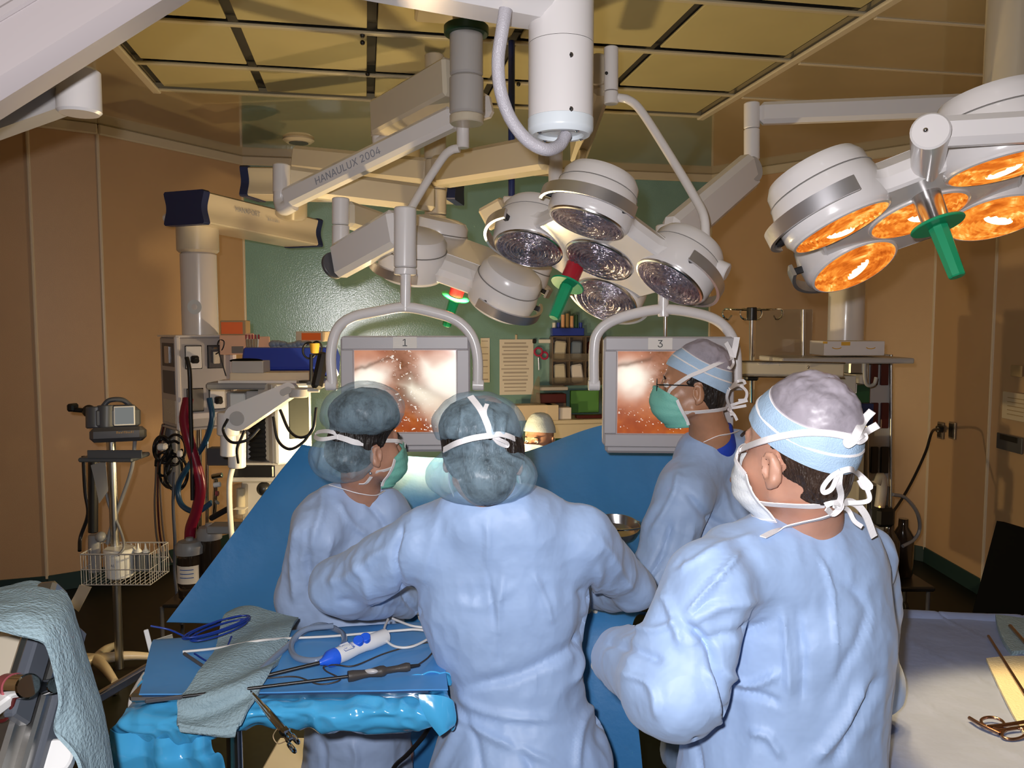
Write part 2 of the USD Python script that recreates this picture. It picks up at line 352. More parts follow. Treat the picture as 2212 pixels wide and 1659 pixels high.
# ceiling: glossy border, recessed field of framed panels
def uw(u, w, z): return U * u + Wd * w + A(0, 0, z)
ROW = [5.12, 4.62, 3.97, 3.33, 2.69, 2.05, 1.41]; COL = [-1.17, -.585, .05, .74, 1.46, 2.2]
ce = thing('ceiling', 'glossy ochre operating room ceiling with a framed field of cream panels', 'ceiling', kind='structure')
hole = [uw(COL[0] - .03, ROW[0] + .02, 0)[:2], uw(COL[-1] + .03, ROW[0] + .02, 0)[:2], uw(COL[-1] + .03, ROW[-1], 0)[:2], uw(COL[0] - .03, ROW[-1], 0)[:2]]
big = trimesh.creation.extrude_polygon(Polygon(CR, [hole]), .05); big.apply_translation((0, 0, HC))
obj('gloss_border', big, 'ceiling_gloss', ce, False)
obj('plenum_back', MB().prism([uw(COL[0] - .2, ROW[-1] - .2, 0)[:2], uw(COL[-1] + .2, ROW[-1] - .2, 0)[:2], uw(COL[-1] + .2, ROW[0] + .2, 0)[:2], uw(COL[0] - .2, ROW[0] + .2, 0)[:2]], .03, (0, 0, HC + .052)), 'ceiling_gap', ce)
Rr = np.stack([U, Wd, A(0, 0, 1)], 1)
for i in range(len(ROW) - 1):
    for j in range(len(COL) - 1):
        u0, u1, w1, w0 = COL[j] + .024, COL[j + 1] - .024, ROW[i] - .03, ROW[i + 1] + .03
        obj('panel', MB().box(uw((u0 + u1) / 2, (w0 + w1) / 2, HC + .022), (u1 - u0, w1 - w0, .012), Rr, .003), 'ceiling_panel', ce)
for w in ROW: obj('rail', MB().beam(uw(COL[0] - .02, w, HC + .004), uw(COL[-1] + .02, w, HC + .004), .03, .016, .004), 'ceiling_rail', ce)
for u in (COL[0] - .03, COL[-1] + .03): obj('edge_trim', MB().beam(uw(u, ROW[0] + .03, HC - .004), uw(u, ROW[-1], HC - .004), .05, .02, .006), 'wall_trim', ce)
for w in (4.62, 3.97, 3.33): obj('seam_strip', MB().beam(uw(COL[-1] + .08, w + .02, HC - .002), uw(4.0, w + .02, HC - .002), .025, .008, .003), 'wall_trim', ce)
for (a, b) in ((783, 76), (783, 92), (1120, 182), (794, 160)): obj('screw', MB().ball(Z(a, b, HC - .006), .012, 2), 'black_plastic', ce)
q = Z(645, 300, HC); t = thing('smoke_detector', 'round cream ceiling fitting above the green wall', 'smoke detector', q)
obj('base', MB().lathe([(.0, 0), (.11, 0), (.115, -.012), (.09, -.03), (.07, -.03), (1e-4, -.03)], q, n=36), 'cream_paint', t)
obj('grille', MB().lathe([(.072, -.028), (.07, -.034), (1e-4, -.036)], q, n=36), 'dark_grey', t)

# ------------------------------------------------------------------ lamp heads
BULBS = []
def lamp_head(t, C, ex, ey, lit, handle=(-.096, -.074), body='white_paint', hz=0.):
    """five-lens head facing +n; C is the middle of its lens plane."""
    from shapely.geometry import Point
    ex = unit(ex); ey = unit(np.asarray(ey) - ex * (ex @ ey)); n = np.cross(ex, ey); R = np.stack([ex, ey, n], 1)
    P = lambda x, y, z: np.asarray(C) + R @ A(x, y, z)
    rho = .255; pods = [(0, 0), (rho, 0), (-rho, 0), (0, rho), (0, -rho)]
    star = Polygon([(rho * math.cos(a), rho * math.sin(a)) for a in np.arange(4) * np.pi / 2]).buffer(.05)
    for x, y in pods: star = star.union(Point(x, y).buffer(.122))
    star = star.buffer(.035).buffer(-.07).buffer(.035).simplify(.001)
    mb = MB(); rings = [(0.0, -.002), (0.008, .004), (0.013, .03), (.010, .055), (-.02, .085), (-.06, .1)]
    def out(poly, N=240): return np.array([poly.exterior.interpolate(s, True).coords[0] for s in np.linspace(0, 1, N, endpoint=False)])
    for (o, h), (o2, h2) in zip(rings[:-1], rings[1:]):
        qa, qb = out(star.buffer(o - .004)), out(star.buffer(o2 - .004)); kk = np.argmin(((qb - qa[0]) ** 2).sum(1)); qb = np.roll(qb, -kk, axis=0); N = len(qa); i = np.arange(N)
        mb.raw(np.vstack([np.c_[qa, np.full(N, -h)], np.c_[qb, np.full(N, -h2)]]), np.stack([i, (i + 1) % N, N + (i + 1) % N, N + i], 1))
    for o, z in ((-.003, -.003), (-.063, -.102)):
        fp = trimesh.creation.extrude_polygon(star.buffer(o), .004); mb.raw(fp.vertices + A(0, 0, z), fp.faces)
    m = mb.get(); m.vertices = np.asarray(C) + m.vertices @ R.T; obj('lamp_body', m, body, t, 50)
    for k, (x, y) in enumerate(pods):
        if k:                                                   # outer lenses lean in towards the middle
            rh = A(x / rho, y / rho, 0); th_ = A(-rh[1], rh[0], 0); nk = math.cos(.19) * A(0, 0, 1) - math.sin(.19) * rh; B = np.stack([np.cross(th_, nk), th_, nk], 1); lz = .018
        else: B = np.eye(3); lz = -.002
        Rk = R @ B; ax = Rk[:, 2]; Q = lambda u, v, w, O=P(x, y, 0), Rk=Rk: O + Rk @ A(u, v, w)
        if k:
            pr = [(.122, .020), (.130, .008), (.133, -.05), (.126, -.085), (.123, -.088), (.121, -.118), (.108, -.138), (.07, -.148), (1e-4, -.15)]
            pod = obj('lamp_pod', MB().lathe(pr, Q(0, 0, 0), ax, 44), body, t)
            obj('seam_line', MB().lathe([(.1252, -.084), (.1275, -.0865), (.1242, -.089)], Q(0, 0, 0), ax, 44), 'seam', pod)
        rr = np.linspace(0, .114, 44); hh = .004 + .0030 * np.sin(np.arange(44) * 1.4) + .012 * np.sqrt(np.maximum(0, 1 - (rr / .116) ** 2))
        ln = obj('lens', MB().lathe([(max(a, 1e-5), b) for a, b in zip(rr[::-1], hh[::-1])], Q(0, 0, lz), ax, 48), 'lens_lit' if lit else 'lens_dark', t, 60)
        obj('lens_rim', MB().lathe([(.110, .002), (.114, .009), (.120, .007), (.1225, .0)], Q(0, 0, lz), ax, 48), 'steel' if not lit else 'white_paint', t)
        if lit:
            bm = trimesh.creation.icosphere(3, 1.0); bv = bm.vertices * A(.045, .016, .010) + A(.0, .008, lz + .015)
            obj('bulb', MB().raw(Q(0, 0, 0) + bv @ Rk.T, bm.faces), 'bulb_glow', ln, True)
        BULBS.append((Q(0, 0, lz + .03), ax, lit))
        if k:                                                   # bumper rail round the outer side of the pod
            ang = np.linspace(-1.2, 1.2, 26); pts = [Q(.160 * math.cos(b), .160 * math.sin(b), -.022) for b in ang]
            bp = obj('bumper', ribbon(pts, .036, Q(0, 0, -.022), .005, 1), 'bumper_silver', t, 40)
            for b in (ang[1], ang[-2]): obj('bumper_block', MB().beam(Q(.128 * math.cos(b), .128 * math.sin(b), -.022), Q(.157 * math.cos(b), .157 * math.sin(b), -.022), .02, .02, .003), 'black_plastic', bp)
    hx, hy = handle; col = 'red_collar' if not lit or hz else 'steel'
    hd = obj('handle', MB().cyl(P(hx, hy, .085 + hz), P(hx, hy, .215 + hz), .0225, .019, n=8, bev=.003), 'green_handle', t, 30, 'green sterile grip')
    obj('guard_disc', MB().cyl(P(hx, hy, .078 + hz), P(hx, hy, .085 + hz), .060, bev=.002), 'green_handle', hd)
    obj('collar', MB().cyl(P(hx, hy, -.01), P(hx, hy, .078 + hz), .033, .030), col, hd)
    return P, n, R
def arm_text(t, s, P0, direction, up, h, mat='print_blue', bold=False):
    x = unit(direction); z = unit(np.cross(x, up)); y = np.cross(z, x)
    return obj('lettering', MB().text(s, np.asarray(P0), np.stack([x, y, z], 1), h, .001, bold), mat, t, False)

def scribble(t, P0, direction, up, length, h, seed, mat='print_faint', parent=None):
    """print too small to read in the photograph: a row of short strokes."""
    x = unit(direction); z = unit(np.cross(x, up)); y = np.cross(z, x); R = np.stack([x, y, z], 1); rg = random.Random(seed); m = MB(); u = -length / 2
    while u < length / 2:
        w = h * rg.uniform(.12, .2); hh = h * rg.choice((1, 1, .8, .6)); m.box(np.asarray(P0) + R @ A(u, (hh - h) / 2, 0), (w, hh, .001), R, .0002); u += h * rg.uniform(.28, .7)
    return obj('faint_print', m, mat, parent or t, False)

# central lamp, switched off
t = thing('surgical_lamp', 'unlit five-lens surgical lamp hanging in the middle of the room', 'surgical lamp', A(.292, 2.7, 2.066))
P1, n1, R1 = lamp_head(t, A(.292, 2.7, 2.066), A(.902, -.352, -.248), A(-.218, -.869, .444), False)
obj('yoke_tube', MB().tube([V(1335, 211, 2.95), V(1358, 216, 2.94), V(1385, 240, 2.92), V(1440, 325, 2.85), V(1500, 425, 2.75), V(1521, 470, 2.7), V(1527, 530, 2.67), P1(.39, .02, -.05)], .0155, 14), 'white_paint', t)
obj('pivot', MB().cyl(P1(.37, .02, -.06), P1(.42, .02, -.05), .03), 'white_paint', t)
ps = obj('arm_post', MB().cyl(V(1320, 102, 2.95), V(1320, 196, 2.95), .026).cyl(V(1320, 198, 2.95), V(1320, 225, 2.95), .026), 'white_paint', t)
obj('screw', MB().ball(V(1310, 158, 2.92), .006, 2), 'black_plastic', ps)
obj('spring_arm', MB().beam(V(1301, 165, 3.02), V(1248, 330, 3.85), .075, .13, .02), 'cream_paint', t)
obj('joint_disc', MB().cyl(V(1288, 150, 2.98), V(1300, 150, 3.02), .055), 'cream_paint', t)
obj('rear_tube', MB().cyl(V(1262, 318, 3.7), V(1225, 425, 3.1), .02), 'cream_paint', t)

# right lamp, lit
C2 = A(1.022, 2.03, 2.126)
t = thing('surgical_lamp', 'large lit surgical lamp glowing orange at the right picture edge', 'surgical lamp', C2)
P2, n2, R2 = lamp_head(t, C2, A(.938, .336, .087), A(.281, -.882, .379), True, handle=(-.072, .099))
hb = V(2010, 282, 1.64); ax = unit(V(2000, 392, 1.95) - hb)
obj('pivot', MB().cyl(hb, hb + ax * .36, .038, .032), 'white_paint', t); obj('screw', MB().ball(hb + A(-.012, -.004, .0), .005, 2), 'steel', t)
obj('arm', MB().beam(V(2022, 286, 1.69), V(2420, 264, 1.60), .05, .062, .025), 'white_paint', t)
# left lamp, seen from behind and pointed at the anaesthesia side
C3 = A(-.188, 3.25, 2.049); e1, e2 = A(.551, -.717, -.427), A(-.776, -.629, .056)
t = thing('surgical_lamp', 'surgical lamp seen from behind, left of the unlit lamp, on the long lettered arm', 'surgical lamp', C3)
P3_, n3, R3 = lamp_head(t, C3, e1, e2, True, handle=(-.05, -.02), body='white_paint', hz=.035)
obj('spring_arm', MB().beam(V(618, 432, 3.48), V(985, 252, 3.1), .07, .088, .016), 'white_paint', t)
obj('elbow', MB().tube([V(607, 415, 3.5), V(607, 436, 3.5), V(614, 450, 3.48), V(634, 440, 3.46)], .032, 16), 'white_paint', t)
obj('arm_post', MB().cyl(V(608, 355, 3.52), V(608, 420, 3.52), .037), 'white_paint', t)
obj('end_post', MB().cyl(V(1000, 262, 3.08), V(1000, 320, 3.08), .024), 'white_paint', t)
obj('extension_arm', MB().beam(V(612, 390, 3.56), V(935, 430, 4.05), .08, .125, .02), 'cream_paint', t)
obj('yoke_tube', MB().tube([V(992, 320, 3.08), V(972, 326, 3.09), V(950, 350, 3.12), V(895, 438, 3.2), V(848, 530, 3.28), V(838, 572, 3.3), V(862, 588, 3.3), V(930, 570, 3.28), P3_(-.05, .08, -.09)], .0165, 14), 'white_paint', t)
d = unit(V(985, 252, 3.1) - V(618, 432, 3.48)); fr = frame(d); sg = -np.sign(fr[1, 0])
arm_text(t, 'HANAULUX 2004', V(618, 432, 3.48) + (V(985, 252, 3.1) - V(618, 432, 3.48)) * .42 + fr[:, 0] * .0356 * sg, d, fr[:, 1] * np.sign(fr[2, 1]), .030, 'print_faint')

# lamp mount column with green ring, upper box arm
b0 = V(1008, 268, 3.0)
t = thing('lamp_mount', 'grey ceiling column with a dark green ring carrying the lamp arms', 'ceiling mount', b0)
tp = A(b0[0], b0[1], 0)
zz = lambda py, d=3.0: V(1008, py, d)[2]
obj('column', MB().cyl(A(*b0[:2], zz(165)), A(*b0[:2], zz(72)), .061).cyl(A(*b0[:2], zz(248)), A(*b0[:2], zz(166)), .063), 'grey_paint', t)
obj('end_band', MB().cyl(b0, A(*b0[:2], zz(249)), .063), 'cream_paint', t)
obj('green_ring', MB().cyl(A(*b0[:2], zz(76)), A(*b0[:2], zz(56)), .082), 'green_ring', t)
obj('ceiling_shaft', MB().cyl(A(*b0[:2], zz(60)), A(*b0[:2], HC), .05), 'cream_paint', t)
obj('box_arm', MB().beam(V(985, 168, 3.06), V(822, 258, 3.5), .11, .145, .012), 'cream_paint', t)
obj('arm_end', MB().cyl(V(819, 216, 3.55), V(819, 296, 3.55), .036), 'cream_paint', t)
obj('knuckle', MB().tube([V(819, 290, 3.55), V(820, 306, 3.55), V(842, 300, 3.52), V(872, 292, 3.5)], .03, 14), 'white_paint', t)
obj('knuckle_arm', MB().beam(V(862, 296, 3.5), V(1062, 225, 3.35), .06, .10, .02), 'white_paint', t)
q = A(b0[0] + .1, b0[1] + .35, HC); obj('ceiling_plate', MB().box(q - A(0, 0, .03), (.62, .62, .06), Rr, .01), 'cream_paint', t)

# foreground boom: big white cylinder, arm and hose
c = V(1211, 290, 1.9); z0 = c[2]; zf = lambda py: V(1211, py, 1.9)[2]; at = lambda z: A(c[0], c[1], z); r = .0755
t = thing('equipment_boom', 'big white ceiling boom cylinder with a grey hose in the top foreground', 'ceiling boom', c)
obj('cylinder', MB().lathe([(r, 0), (r, zf(98) - zf(258))], at(zf(258)), n=56), 'white_paint', t)
obj('upper_cylinder', MB().lathe([(r, .0), (r, .5), (1e-4, .5)], at(zf(97)), n=56), 'white_paint', t)
obj('seam_line', MB().lathe([(r - .002, -.0012), (r + .0003, 0), (r - .002, .0012)], at(zf(97.5)), n=56), 'seam', t)
ec = obj('end_cap', MB().lathe([(1e-4, .004), (.05, .004), (.055, -.004), (.068, -.004), (.0755, .006), (r + .001, .012), (r + .001, zf(258) - z0), (r, zf(257) - z0)], at(z0), n=56), 'pale_blue_plastic', t, 40)
for a in np.arange(4) * np.pi / 2 + .6: obj('screw', MB().ball(at(z0 - .004) + A(.061 * math.cos(a), .061 * math.sin(a), 0), (.006, .006, .003), 2), 'chrome', ec)
for py in (119, 236):
    q = V(1233, py, 1.829); obj('screw', MB().cyl(q + A(.002, .006, 0), q + A(-.001, -.003, 0), .0062, n=16), 'steel', t); obj('screw_socket', MB().cyl(q, q + A(-.0012, -.0036, 0), .003, n=6, bev=0), 'black_plastic', t)
za = zf(60) + .12; a0 = A(c[0] - .02, c[1], za); a1 = V(560, -190, 1.62); a1[2] = za
bm = MB().beam(a0, a1, .15, .235, .035); obj('boom_arm', bm, 'white_paint', t, 40)
obj('gusset', MB().tube([A(c[0] - .04, c[1], za + .05), A(c[0] - .04, c[1], za - .09)], .068, 24, smooth=False), 'white_paint', t)
scribble(t, a0 + unit(a1 - a0) * .17 + A(.01, -.074, -.078), a0 - a1, A(0, 0, 1), .10, .011, 5)
obj('hose', MB().tube([V(1092, 20, 1.78), V(1084, 70, 1.78), V(1076, 130, 1.79), V(1081, 195, 1.80), V(1102, 255, 1.82), V(1138, 302, 1.83), V(1178, 323, 1.84), V(1208, 314, 1.87), V(1222, 292, 1.89)], .0145, 20, 8), 'grey_hose', t, 60, 'grey braided hose')

# top-left foreground arm
t = thing('boom', 'white ceiling boom crossing the top left corner close to the camera', 'ceiling boom', V(100, 100, 1.5))
a, b = V(-260, 250, 1.42), V(480, -198, 1.62); dr = unit(b - a); fr = frame(dr); sg = -np.sign(fr[1, 0])
obj('arm', MB().beam(a, b, .135, .185, .025), 'lilac_paint', t, 40)
obj('arm_rib', MB().beam(a + fr[:, 1] * .012 + fr[:, 0] * .068 * sg, b + fr[:, 1] * .012 + fr[:, 0] * .068 * sg, .014, .02, .006), 'lilac_paint', t)
a, b = V(-160, 290, 1.9), V(196, 165, 2.0)
ar = obj('lower_arm', MB().beam(a, b, .15, .11, .04), 'grey_paint', t, 40); obj('lower_arm_cap', MB().cyl(V(170, 205, 1.95) + A(0, 0, -.045), V(170, 205, 1.95) + A(0, 0, .06), .05), 'white_paint', t)

# monitors on ceiling arms
SCR = (200, 160)
def tissue(seed):
    h, w = SCR[1], SCR[0]; y, x = np.mgrid[0:h, 0:w]; u = x / w; v = y / h; P = lambda k, o=0: np.stack([u * k + o, v * k, 0 * u + seed * 3.1], -1)
    n1, n2, n3 = meshkit.fbm(P(7), 4, 3), meshkit.fbm(P(26), 3, 5), meshkit.fbm(P(60), 2, 9)
    u = u + .16 * (meshkit.fbm(P(5), 3, 21) - .5); v = v + .16 * (meshkit.fbm(P(5, 9), 3, 22) - .5)
    sg = lambda z, k=18: (1 / (1 + np.exp(-np.clip(z * k, -50, 50))))[..., None]
    rgb = lambda r, g, b: np.stack([r + 0 * u, g + 0 * u, b + 0 * u], -1); mix = lambda c, d, k: c * (1 - k) + d * k
    col = rgb(.34 + .40 * n1, .10 + .24 * n1, .05 + .15 * n1)
    white = rgb(1.2, 1.1, .95); pink = rgb(.72, .38, .27)
    d1 = .19 - np.hypot((u - .14) * 1.1, (v - .33) * 1.15); col = mix(mix(col, pink, sg(d1 + .10, 22)), white, sg(d1, 26))
    if seed == 1:
        d2 = np.minimum(u - .65 + .10 * v, np.minimum(v - .10, .82 - v)); col = mix(mix(col, pink, sg(d2 + .07, 22)), white, sg(d2 - .02, 24))
    band = .105 + .03 * v - np.abs(u - (.42 + .16 * v)); sp = np.clip((n2 - .38) * 3.2, 0, 1)
    dk = rgb(.10 + .26 * sp * n3, .035 + .10 * sp * n3, .012 + .04 * sp * n3); col = mix(col, dk, sg(band, 26) * (.55 + .45 * sp[..., None]))
    if seed == 1:
        al = (u - .50) * .66 + (v - .40) * .75; ac = (u - .50) * .75 - (v - .40) * .66; wd = .035 + .22 * al
        col = mix(col, rgb(.14, .05, .02), sg(np.minimum(wd + .05 - np.abs(ac + .04), al), 26)); col = mix(col, rgb(1.15, 1.05, .85), sg(np.minimum(wd - np.abs(ac), al - .01), 34))
    low = np.minimum(v - .70, .80 - u) if seed == 1 else v - .72
    col = mix(col, rgb(.26 + .55 * n1 ** 2, .045 + .26 * n1 ** 3, .012), sg(low, 14) * .9)
    tool = np.minimum(.022 - np.abs(v - .17 + (u - .12) * .35), .34 - u); col = mix(col, rgb(.16, .08, .05), sg(tool, 90) * .8)
    spec = ((n3 > .70) & (n2 > .52))[..., None] * sg(np.maximum(band + .03, low), 30); return np.clip(mix(col, rgb(1.1, 1.0, .9), spec), .004, 1.25)
def screen(t, C, R, w, h, seed):
    nx, ny = SCR; x = np.linspace(-w / 2, w / 2, nx); y = np.linspace(h / 2, -h / 2, ny); X, Y = np.meshgrid(x, y)
    v = np.stack([X, Y, 0 * X], -1).reshape(-1, 3) @ R.T + C; i, j = np.meshgrid(np.arange(ny - 1), np.arange(nx - 1), indexing='ij'); i = i.ravel(); j = j.ravel()
    f = np.stack([i * nx + j, (i + 1) * nx + j, (i + 1) * nx + j + 1, i * nx + j + 1], 1)
    o = obj('screen', (v, f), 'screen_picture', t, False); pv = UsdGeom.PrimvarsAPI(o).CreatePrimvar('shade', Sdf.ValueTypeNames.Color3fArray, 'vertex')
    pv.Set(Vt.Vec3fArray.FromNumpy(tissue(seed).reshape(-1, 3).astype(np.float32))); return o
def monitor(t, C, R, num, w=.452, h=.388, sw=.353, sh=.286, sx=0., card=-.0):
    P = lambda x, y, z=0: C + R @ A(x, y, z)
    hs = obj('housing', MB().box(P(0, 0, -.035), (w, h, .07), R, .012), 'monitor_grey', t)
    m = MB()
    for (cx, cy, bw, bh) in ((0, (h + sh) / 4, w - .012, (h - sh) / 2 - .006), (0, -(h + sh) / 4, w - .012, (h - sh) / 2 - .006), ((w + sw) / 4, 0, (w - sw) / 2 - .006, sh + .004), (-(w + sw) / 4, 0, (w - sw) / 2 - .006, sh + .004)):
        m.box(P(cx, cy, .003), (bw, bh, .012), R, .003)
    obj('bezel', m, 'monitor_grey', t)
    screen(t, P(sx, 0, .0045), R, sw, sh, 1 if num == '1' else 3)
    lo = obj('chin', MB().box(P(0, -h / 2 - .006, -.03), (w * .96, .03, .055), R, .012), 'monitor_grey', t)
    cd = obj('number_card', MB().box(P(card, h / 2 - .024, .0105), (.083, .040, .001), R, .0003), 'paper', t)
    obj('digit', MB().text(num, P(card, h / 2 - .024, .0112), R, .025, .0006), 'print_black', cd, False)
    return P
C4 = V(876, 845, 2.78)
def facing(n):
    z = unit(n); x = unit(np.cross(A(0, 0, 1), z)); return np.stack([x, np.cross(z, x), z], 1)
R4 = facing(A(.04, -1, .03))
t = thing('monitor', 'grey ceiling-hung monitor numbered 1 showing an endoscopic picture', 'monitor', C4)
P4 = monitor(t, C4, R4, '1'); dy = .03
yk = [(718, 830), (715, 765), (728, 712), (762, 685), (820, 672), (875, 664), (932, 674), (985, 692), (1018, 725), (1031, 770), (1032, 830)]
obj('yoke_tube', MB().tube([V(x, y, 2.80) for x, y in yk], .0185, 16), 'white_paint', t)
for x in (716, 1033): obj('yoke_knob', MB().cyl(V(x, 832, 2.80) - A(.02, 0, 0), V(x, 832, 2.80) + A(.02, 0, 0), .019), 'white_paint', t)
ps = obj('drop_post', MB().cyl(V(875, 448, 2.80), V(875, 578, 2.80), .039).cyl(V(875, 579, 2.80), V(875, 594, 2.80), .039), 'white_paint', t)
obj('slim_post', MB().cyl(V(876, 592, 2.80), V(876, 672, 2.80), .0185), 'white_paint', t)
sa = obj('spring_arm', MB().beam(V(729, 566, 3.08), V(862, 490, 2.82), .07, .135, .018), 'white_paint', t); obj('oval_cover', MB().cyl(V(724, 572, 3.06), V(719, 575, 3.07), .052, n=30), 'dark_grey', sa)
obj('arm_post', MB().cyl(V(736, 428, 3.1), V(736, 486, 3.1), .033).cyl(V(736, 487, 3.1), V(736, 548, 3.1), .033), 'white_paint', t)
obj('extension_arm', MB().beam(V(745, 462, 3.13), V(935, 522, 4.15), .07, .10, .015), 'cream_paint', t)
C5 = V(1444, 848, 2.76)
t = thing('monitor', 'grey ceiling-hung monitor numbered 3 behind the man in glasses', 'monitor', C5)
P5 = monitor(t, C5, facing(A(-.06, -1, .0)), '3', card=-.032)
yk = [(1283, 830), (1283, 760), (1290, 722), (1318, 696), (1370, 678), (1433, 668), (1500, 676), (1548, 692), (1578, 722), (1590, 765), (1592, 830)]
obj('yoke_tube', MB().tube([V(x, y, 2.79) for x, y in yk], .0185, 16), 'white_paint', t)
for x in (1283, 1592): obj('yoke_knob', MB().cyl(V(x, 832, 2.79) - A(.02, 0, 0), V(x, 832, 2.79) + A(.02, 0, 0), .019), 'white_paint', t)
obj('slim_post', MB().cyl(V(1433, 560, 2.79), V(1433, 684, 2.79), .019), 'white_paint', t); obj('steel_rod', MB().cyl(V(1437, 684, 2.79), V(1437, 735, 2.79), .006), 'chrome', t)
obj('drop_post', MB().cyl(V(1441, 486, 2.86), V(1441, 600, 2.86), .041), 'white_paint', t)
sa = obj('spring_arm', MB().beam(V(1452, 512, 2.9), V(1622, 366, 3.28), .075, .14, .02), 'white_paint', t); obj('oval_cover', MB().cyl(V(1626, 366, 3.25), V(1632, 364, 3.24), .05, n=30), 'grey_paint', sa)
obj('arm_post', MB().cyl(V(1624, 222, 3.35), V(1624, 278, 3.35), .032).cyl(V(1624, 279, 3.35), V(1624, 345, 3.35), .032), 'white_paint', t)
ea = V(1640, 246, 3.35); eb = V(2190, 226, 3.2); eb[2] = ea[2]; obj('extension_arm', MB().beam(ea, eb, .06, .088, .016), 'white_paint', t)
obj('mount_column', MB().cyl(A(*eb[:2], eb[2] - .1), A(*eb[:2], HC), .11), 'cream_paint', t)

# central pendant column behind the lamps
b = V(941, 490, 4.2); top = A(b[0], b[1], HC)
t = thing('ceiling_column', 'cream ceiling column behind the lettered arm carrying a wide arm to the right', 'ceiling column', b)
zz = lambda py: V(941, py, 4.2)[2]
for y0, y1 in ((490, 466), (465, 411), (410, 346), (345, 250)): obj('column_section', MB().cyl(A(*b[:2], zz(y0)), A(*b[:2], zz(y1)), .057), 'cream_paint', t)
obj('ceiling_shaft', MB().cyl(A(*b[:2], zz(252)), top, .05), 'cream_paint', t)
obj('wide_arm', MB().beam(V(950, 372, 4.15), V(1196, 330, 3.5), .14, .15, .02), 'cream_paint', t)
obj('end_post', MB().cyl(V(1200, 318, 3.5), V(1200, 470, 3.5), .031), 'white_paint', t)
obj('upper_arm', MB().beam(V(935, 372, 4.22), V(640, 342, 4.6), .12, .13, .02), 'cream_paint', t)
# blue pole with a switch box
b = V(1105, 445, 4.0)
t = thing('ceiling_pole', 'dark blue ceiling pole with a beige box left of the unlit lamp', 'ceiling pole', b)
obj('pole', MB().cyl(b, A(b[0], b[1], HC), .0165), 'navy_pole', t)
fr = facing(A(-.15, -1, -.25)); fr = fr @ np.array([[.89, -.45, 0], [.45, .89, 0], [0, 0, 1]])
obj('box', MB().box(V(1070, 462, 3.98), (.125, .12, .09), fr, .012), 'cream_paint', t)
obj('bracket', MB().box(V(1100, 438, 4.0), (.06, .05, .06), None, .006), 'white_paint', t)
obj('teal_strip', MB().box(V(1078, 468, 3.98) + fr[:, 2] * .046, (.08, .016, .004), fr, .001), 'mask_green', t)

# light of the lit lamp heads
for k, (p, n, lit) in enumerate(BULBS):
    if lit:
        near = p[0] > .5
        spot_light(f'lamp_light_{k:02d}', p, n, .05, (1.5 if near else 5.0) * FIELD, (1.0, .66, .28), 24)
# ------------------------------------------------------------------ left ceiling pendant
def concave(w, h, k=.02):
    p = [(-w / 2 + .01, h / 2), (w / 2 - .01, h / 2)]
    ys = np.linspace(h / 2 - .01, -h / 2 + .01, 15)
    p += [(w / 2 - k * math.sin(math.pi * (.5 - y / h)) ** 2, y) for y in ys]; p += [(w / 2 - .01, -h / 2), (-w / 2 + .01, -h / 2)]
    p += [(-w / 2 + k * math.sin(math.pi * (.5 - y / h)) ** 2, y) for y in ys[::-1]]; return p
def pendant_beam(t, a, b, w, h, nm='beam', caps=(1, 1), mat='cream_paint'):
    a = np.asarray(a); b = np.asarray(b); d = unit(b - a); x = unit(np.cross(d, A(0, 0, 1))); R = np.stack([x, A(0, 0, 1), -d], 1); R[:, 1] = np.cross(R[:, 2], R[:, 0]); L = np.linalg.norm(b - a)
    o = obj(nm, MB().prism(concave(w, h), L, b, R), mat, t, 50)
    for k, q in zip(caps, (a, b)):
        if k: obj('end_cap', MB().prism(concave(w + .012, h + .012), .05, q + d * .025 * (1 if q is not a else 1), R), 'navy_cap', t, 50, 'dark blue end cap')
    return o
b1 = V(428, 547, 4.9)
t = thing('supply_pendant', 'supply pendant on a cream arm with a dark blue end, left of the green wall', 'ceiling pendant', V(428, 918, 4.9))
ca, cb = V(403, 439, 4.72), V(655, 489, 5.75); cb[2] = ca[2] - .06; ca[2] -= .03
pendant_beam(t, ca, cb, .29, .185)
d = unit(cb - ca); sd = unit(np.cross(d, A(0, 0, 1)))
arm_text(t, 'HANAPORT', ca + d * .36 + sd * .143 + A(0, 0, .03), d, A(0, 0, 1), .030, 'print_faint')
scribble(t, ca + d * .60 + sd * .1455 + A(0, 0, .012), d, A(0, 0, 1), .11, .018, 2)
pendant_beam(t, V(547, 398, 4.95), V(985, 404, 4.75), .24, .17, 'upper_beam')
obj('arm_joint', MB().cyl(V(630, 470, 5.3), V(630, 380, 5.2), .10), 'cream_paint', t)
q = V(880, 380, 5.5); obj('ceiling_shaft', MB().cyl(q, A(q[0], q[1], HC), .09), 'cream_paint', t)
q = V(428, 547, 4.9)
zz = lambda py, d=4.9: V(428, py, d)[2]
obj('collar_flange', MB().box(A(q[0] - .02, q[1], zz(474)), (.26, .26, .05), frame(A(0, 0, 1), d), .02), 'white_paint', t)
obj('collar', MB().cyl(q, A(*q[:2], zz(476)), .123), 'cream_paint', t)
obj('column', MB().cyl(A(*q[:2], zz(735)), A(*q[:2], zz(546)), .106, n=40), 'white_paint', t)
obj('round_decal', MB().lathe([(.018, 0), (.03, .001), (.044, 0)], V(420, 663, 4.79), A(-.05, -1, 0), 24), 'pale_blue_plastic', t)
Rh = facing(A(.66, -.75, 0)); Ch = V(430, 823, 4.72); Ph = lambda x, y, z=0: Ch + Rh @ A(x, y, z)
bx = obj('service_head', MB().box(Ph(0, 0, -.02), (.33, .53, .30), Rh, .012), 'grey_paint', t)
obj('corner_profile', MB().box(Ph(-.165, 0, .13), (.03, .54, .03), Rh, .012), 'white_paint', t); obj('corner_profile', MB().box(Ph(.155, 0, .13), (.036, .54, .036), Rh, .016), 'white_paint', t)
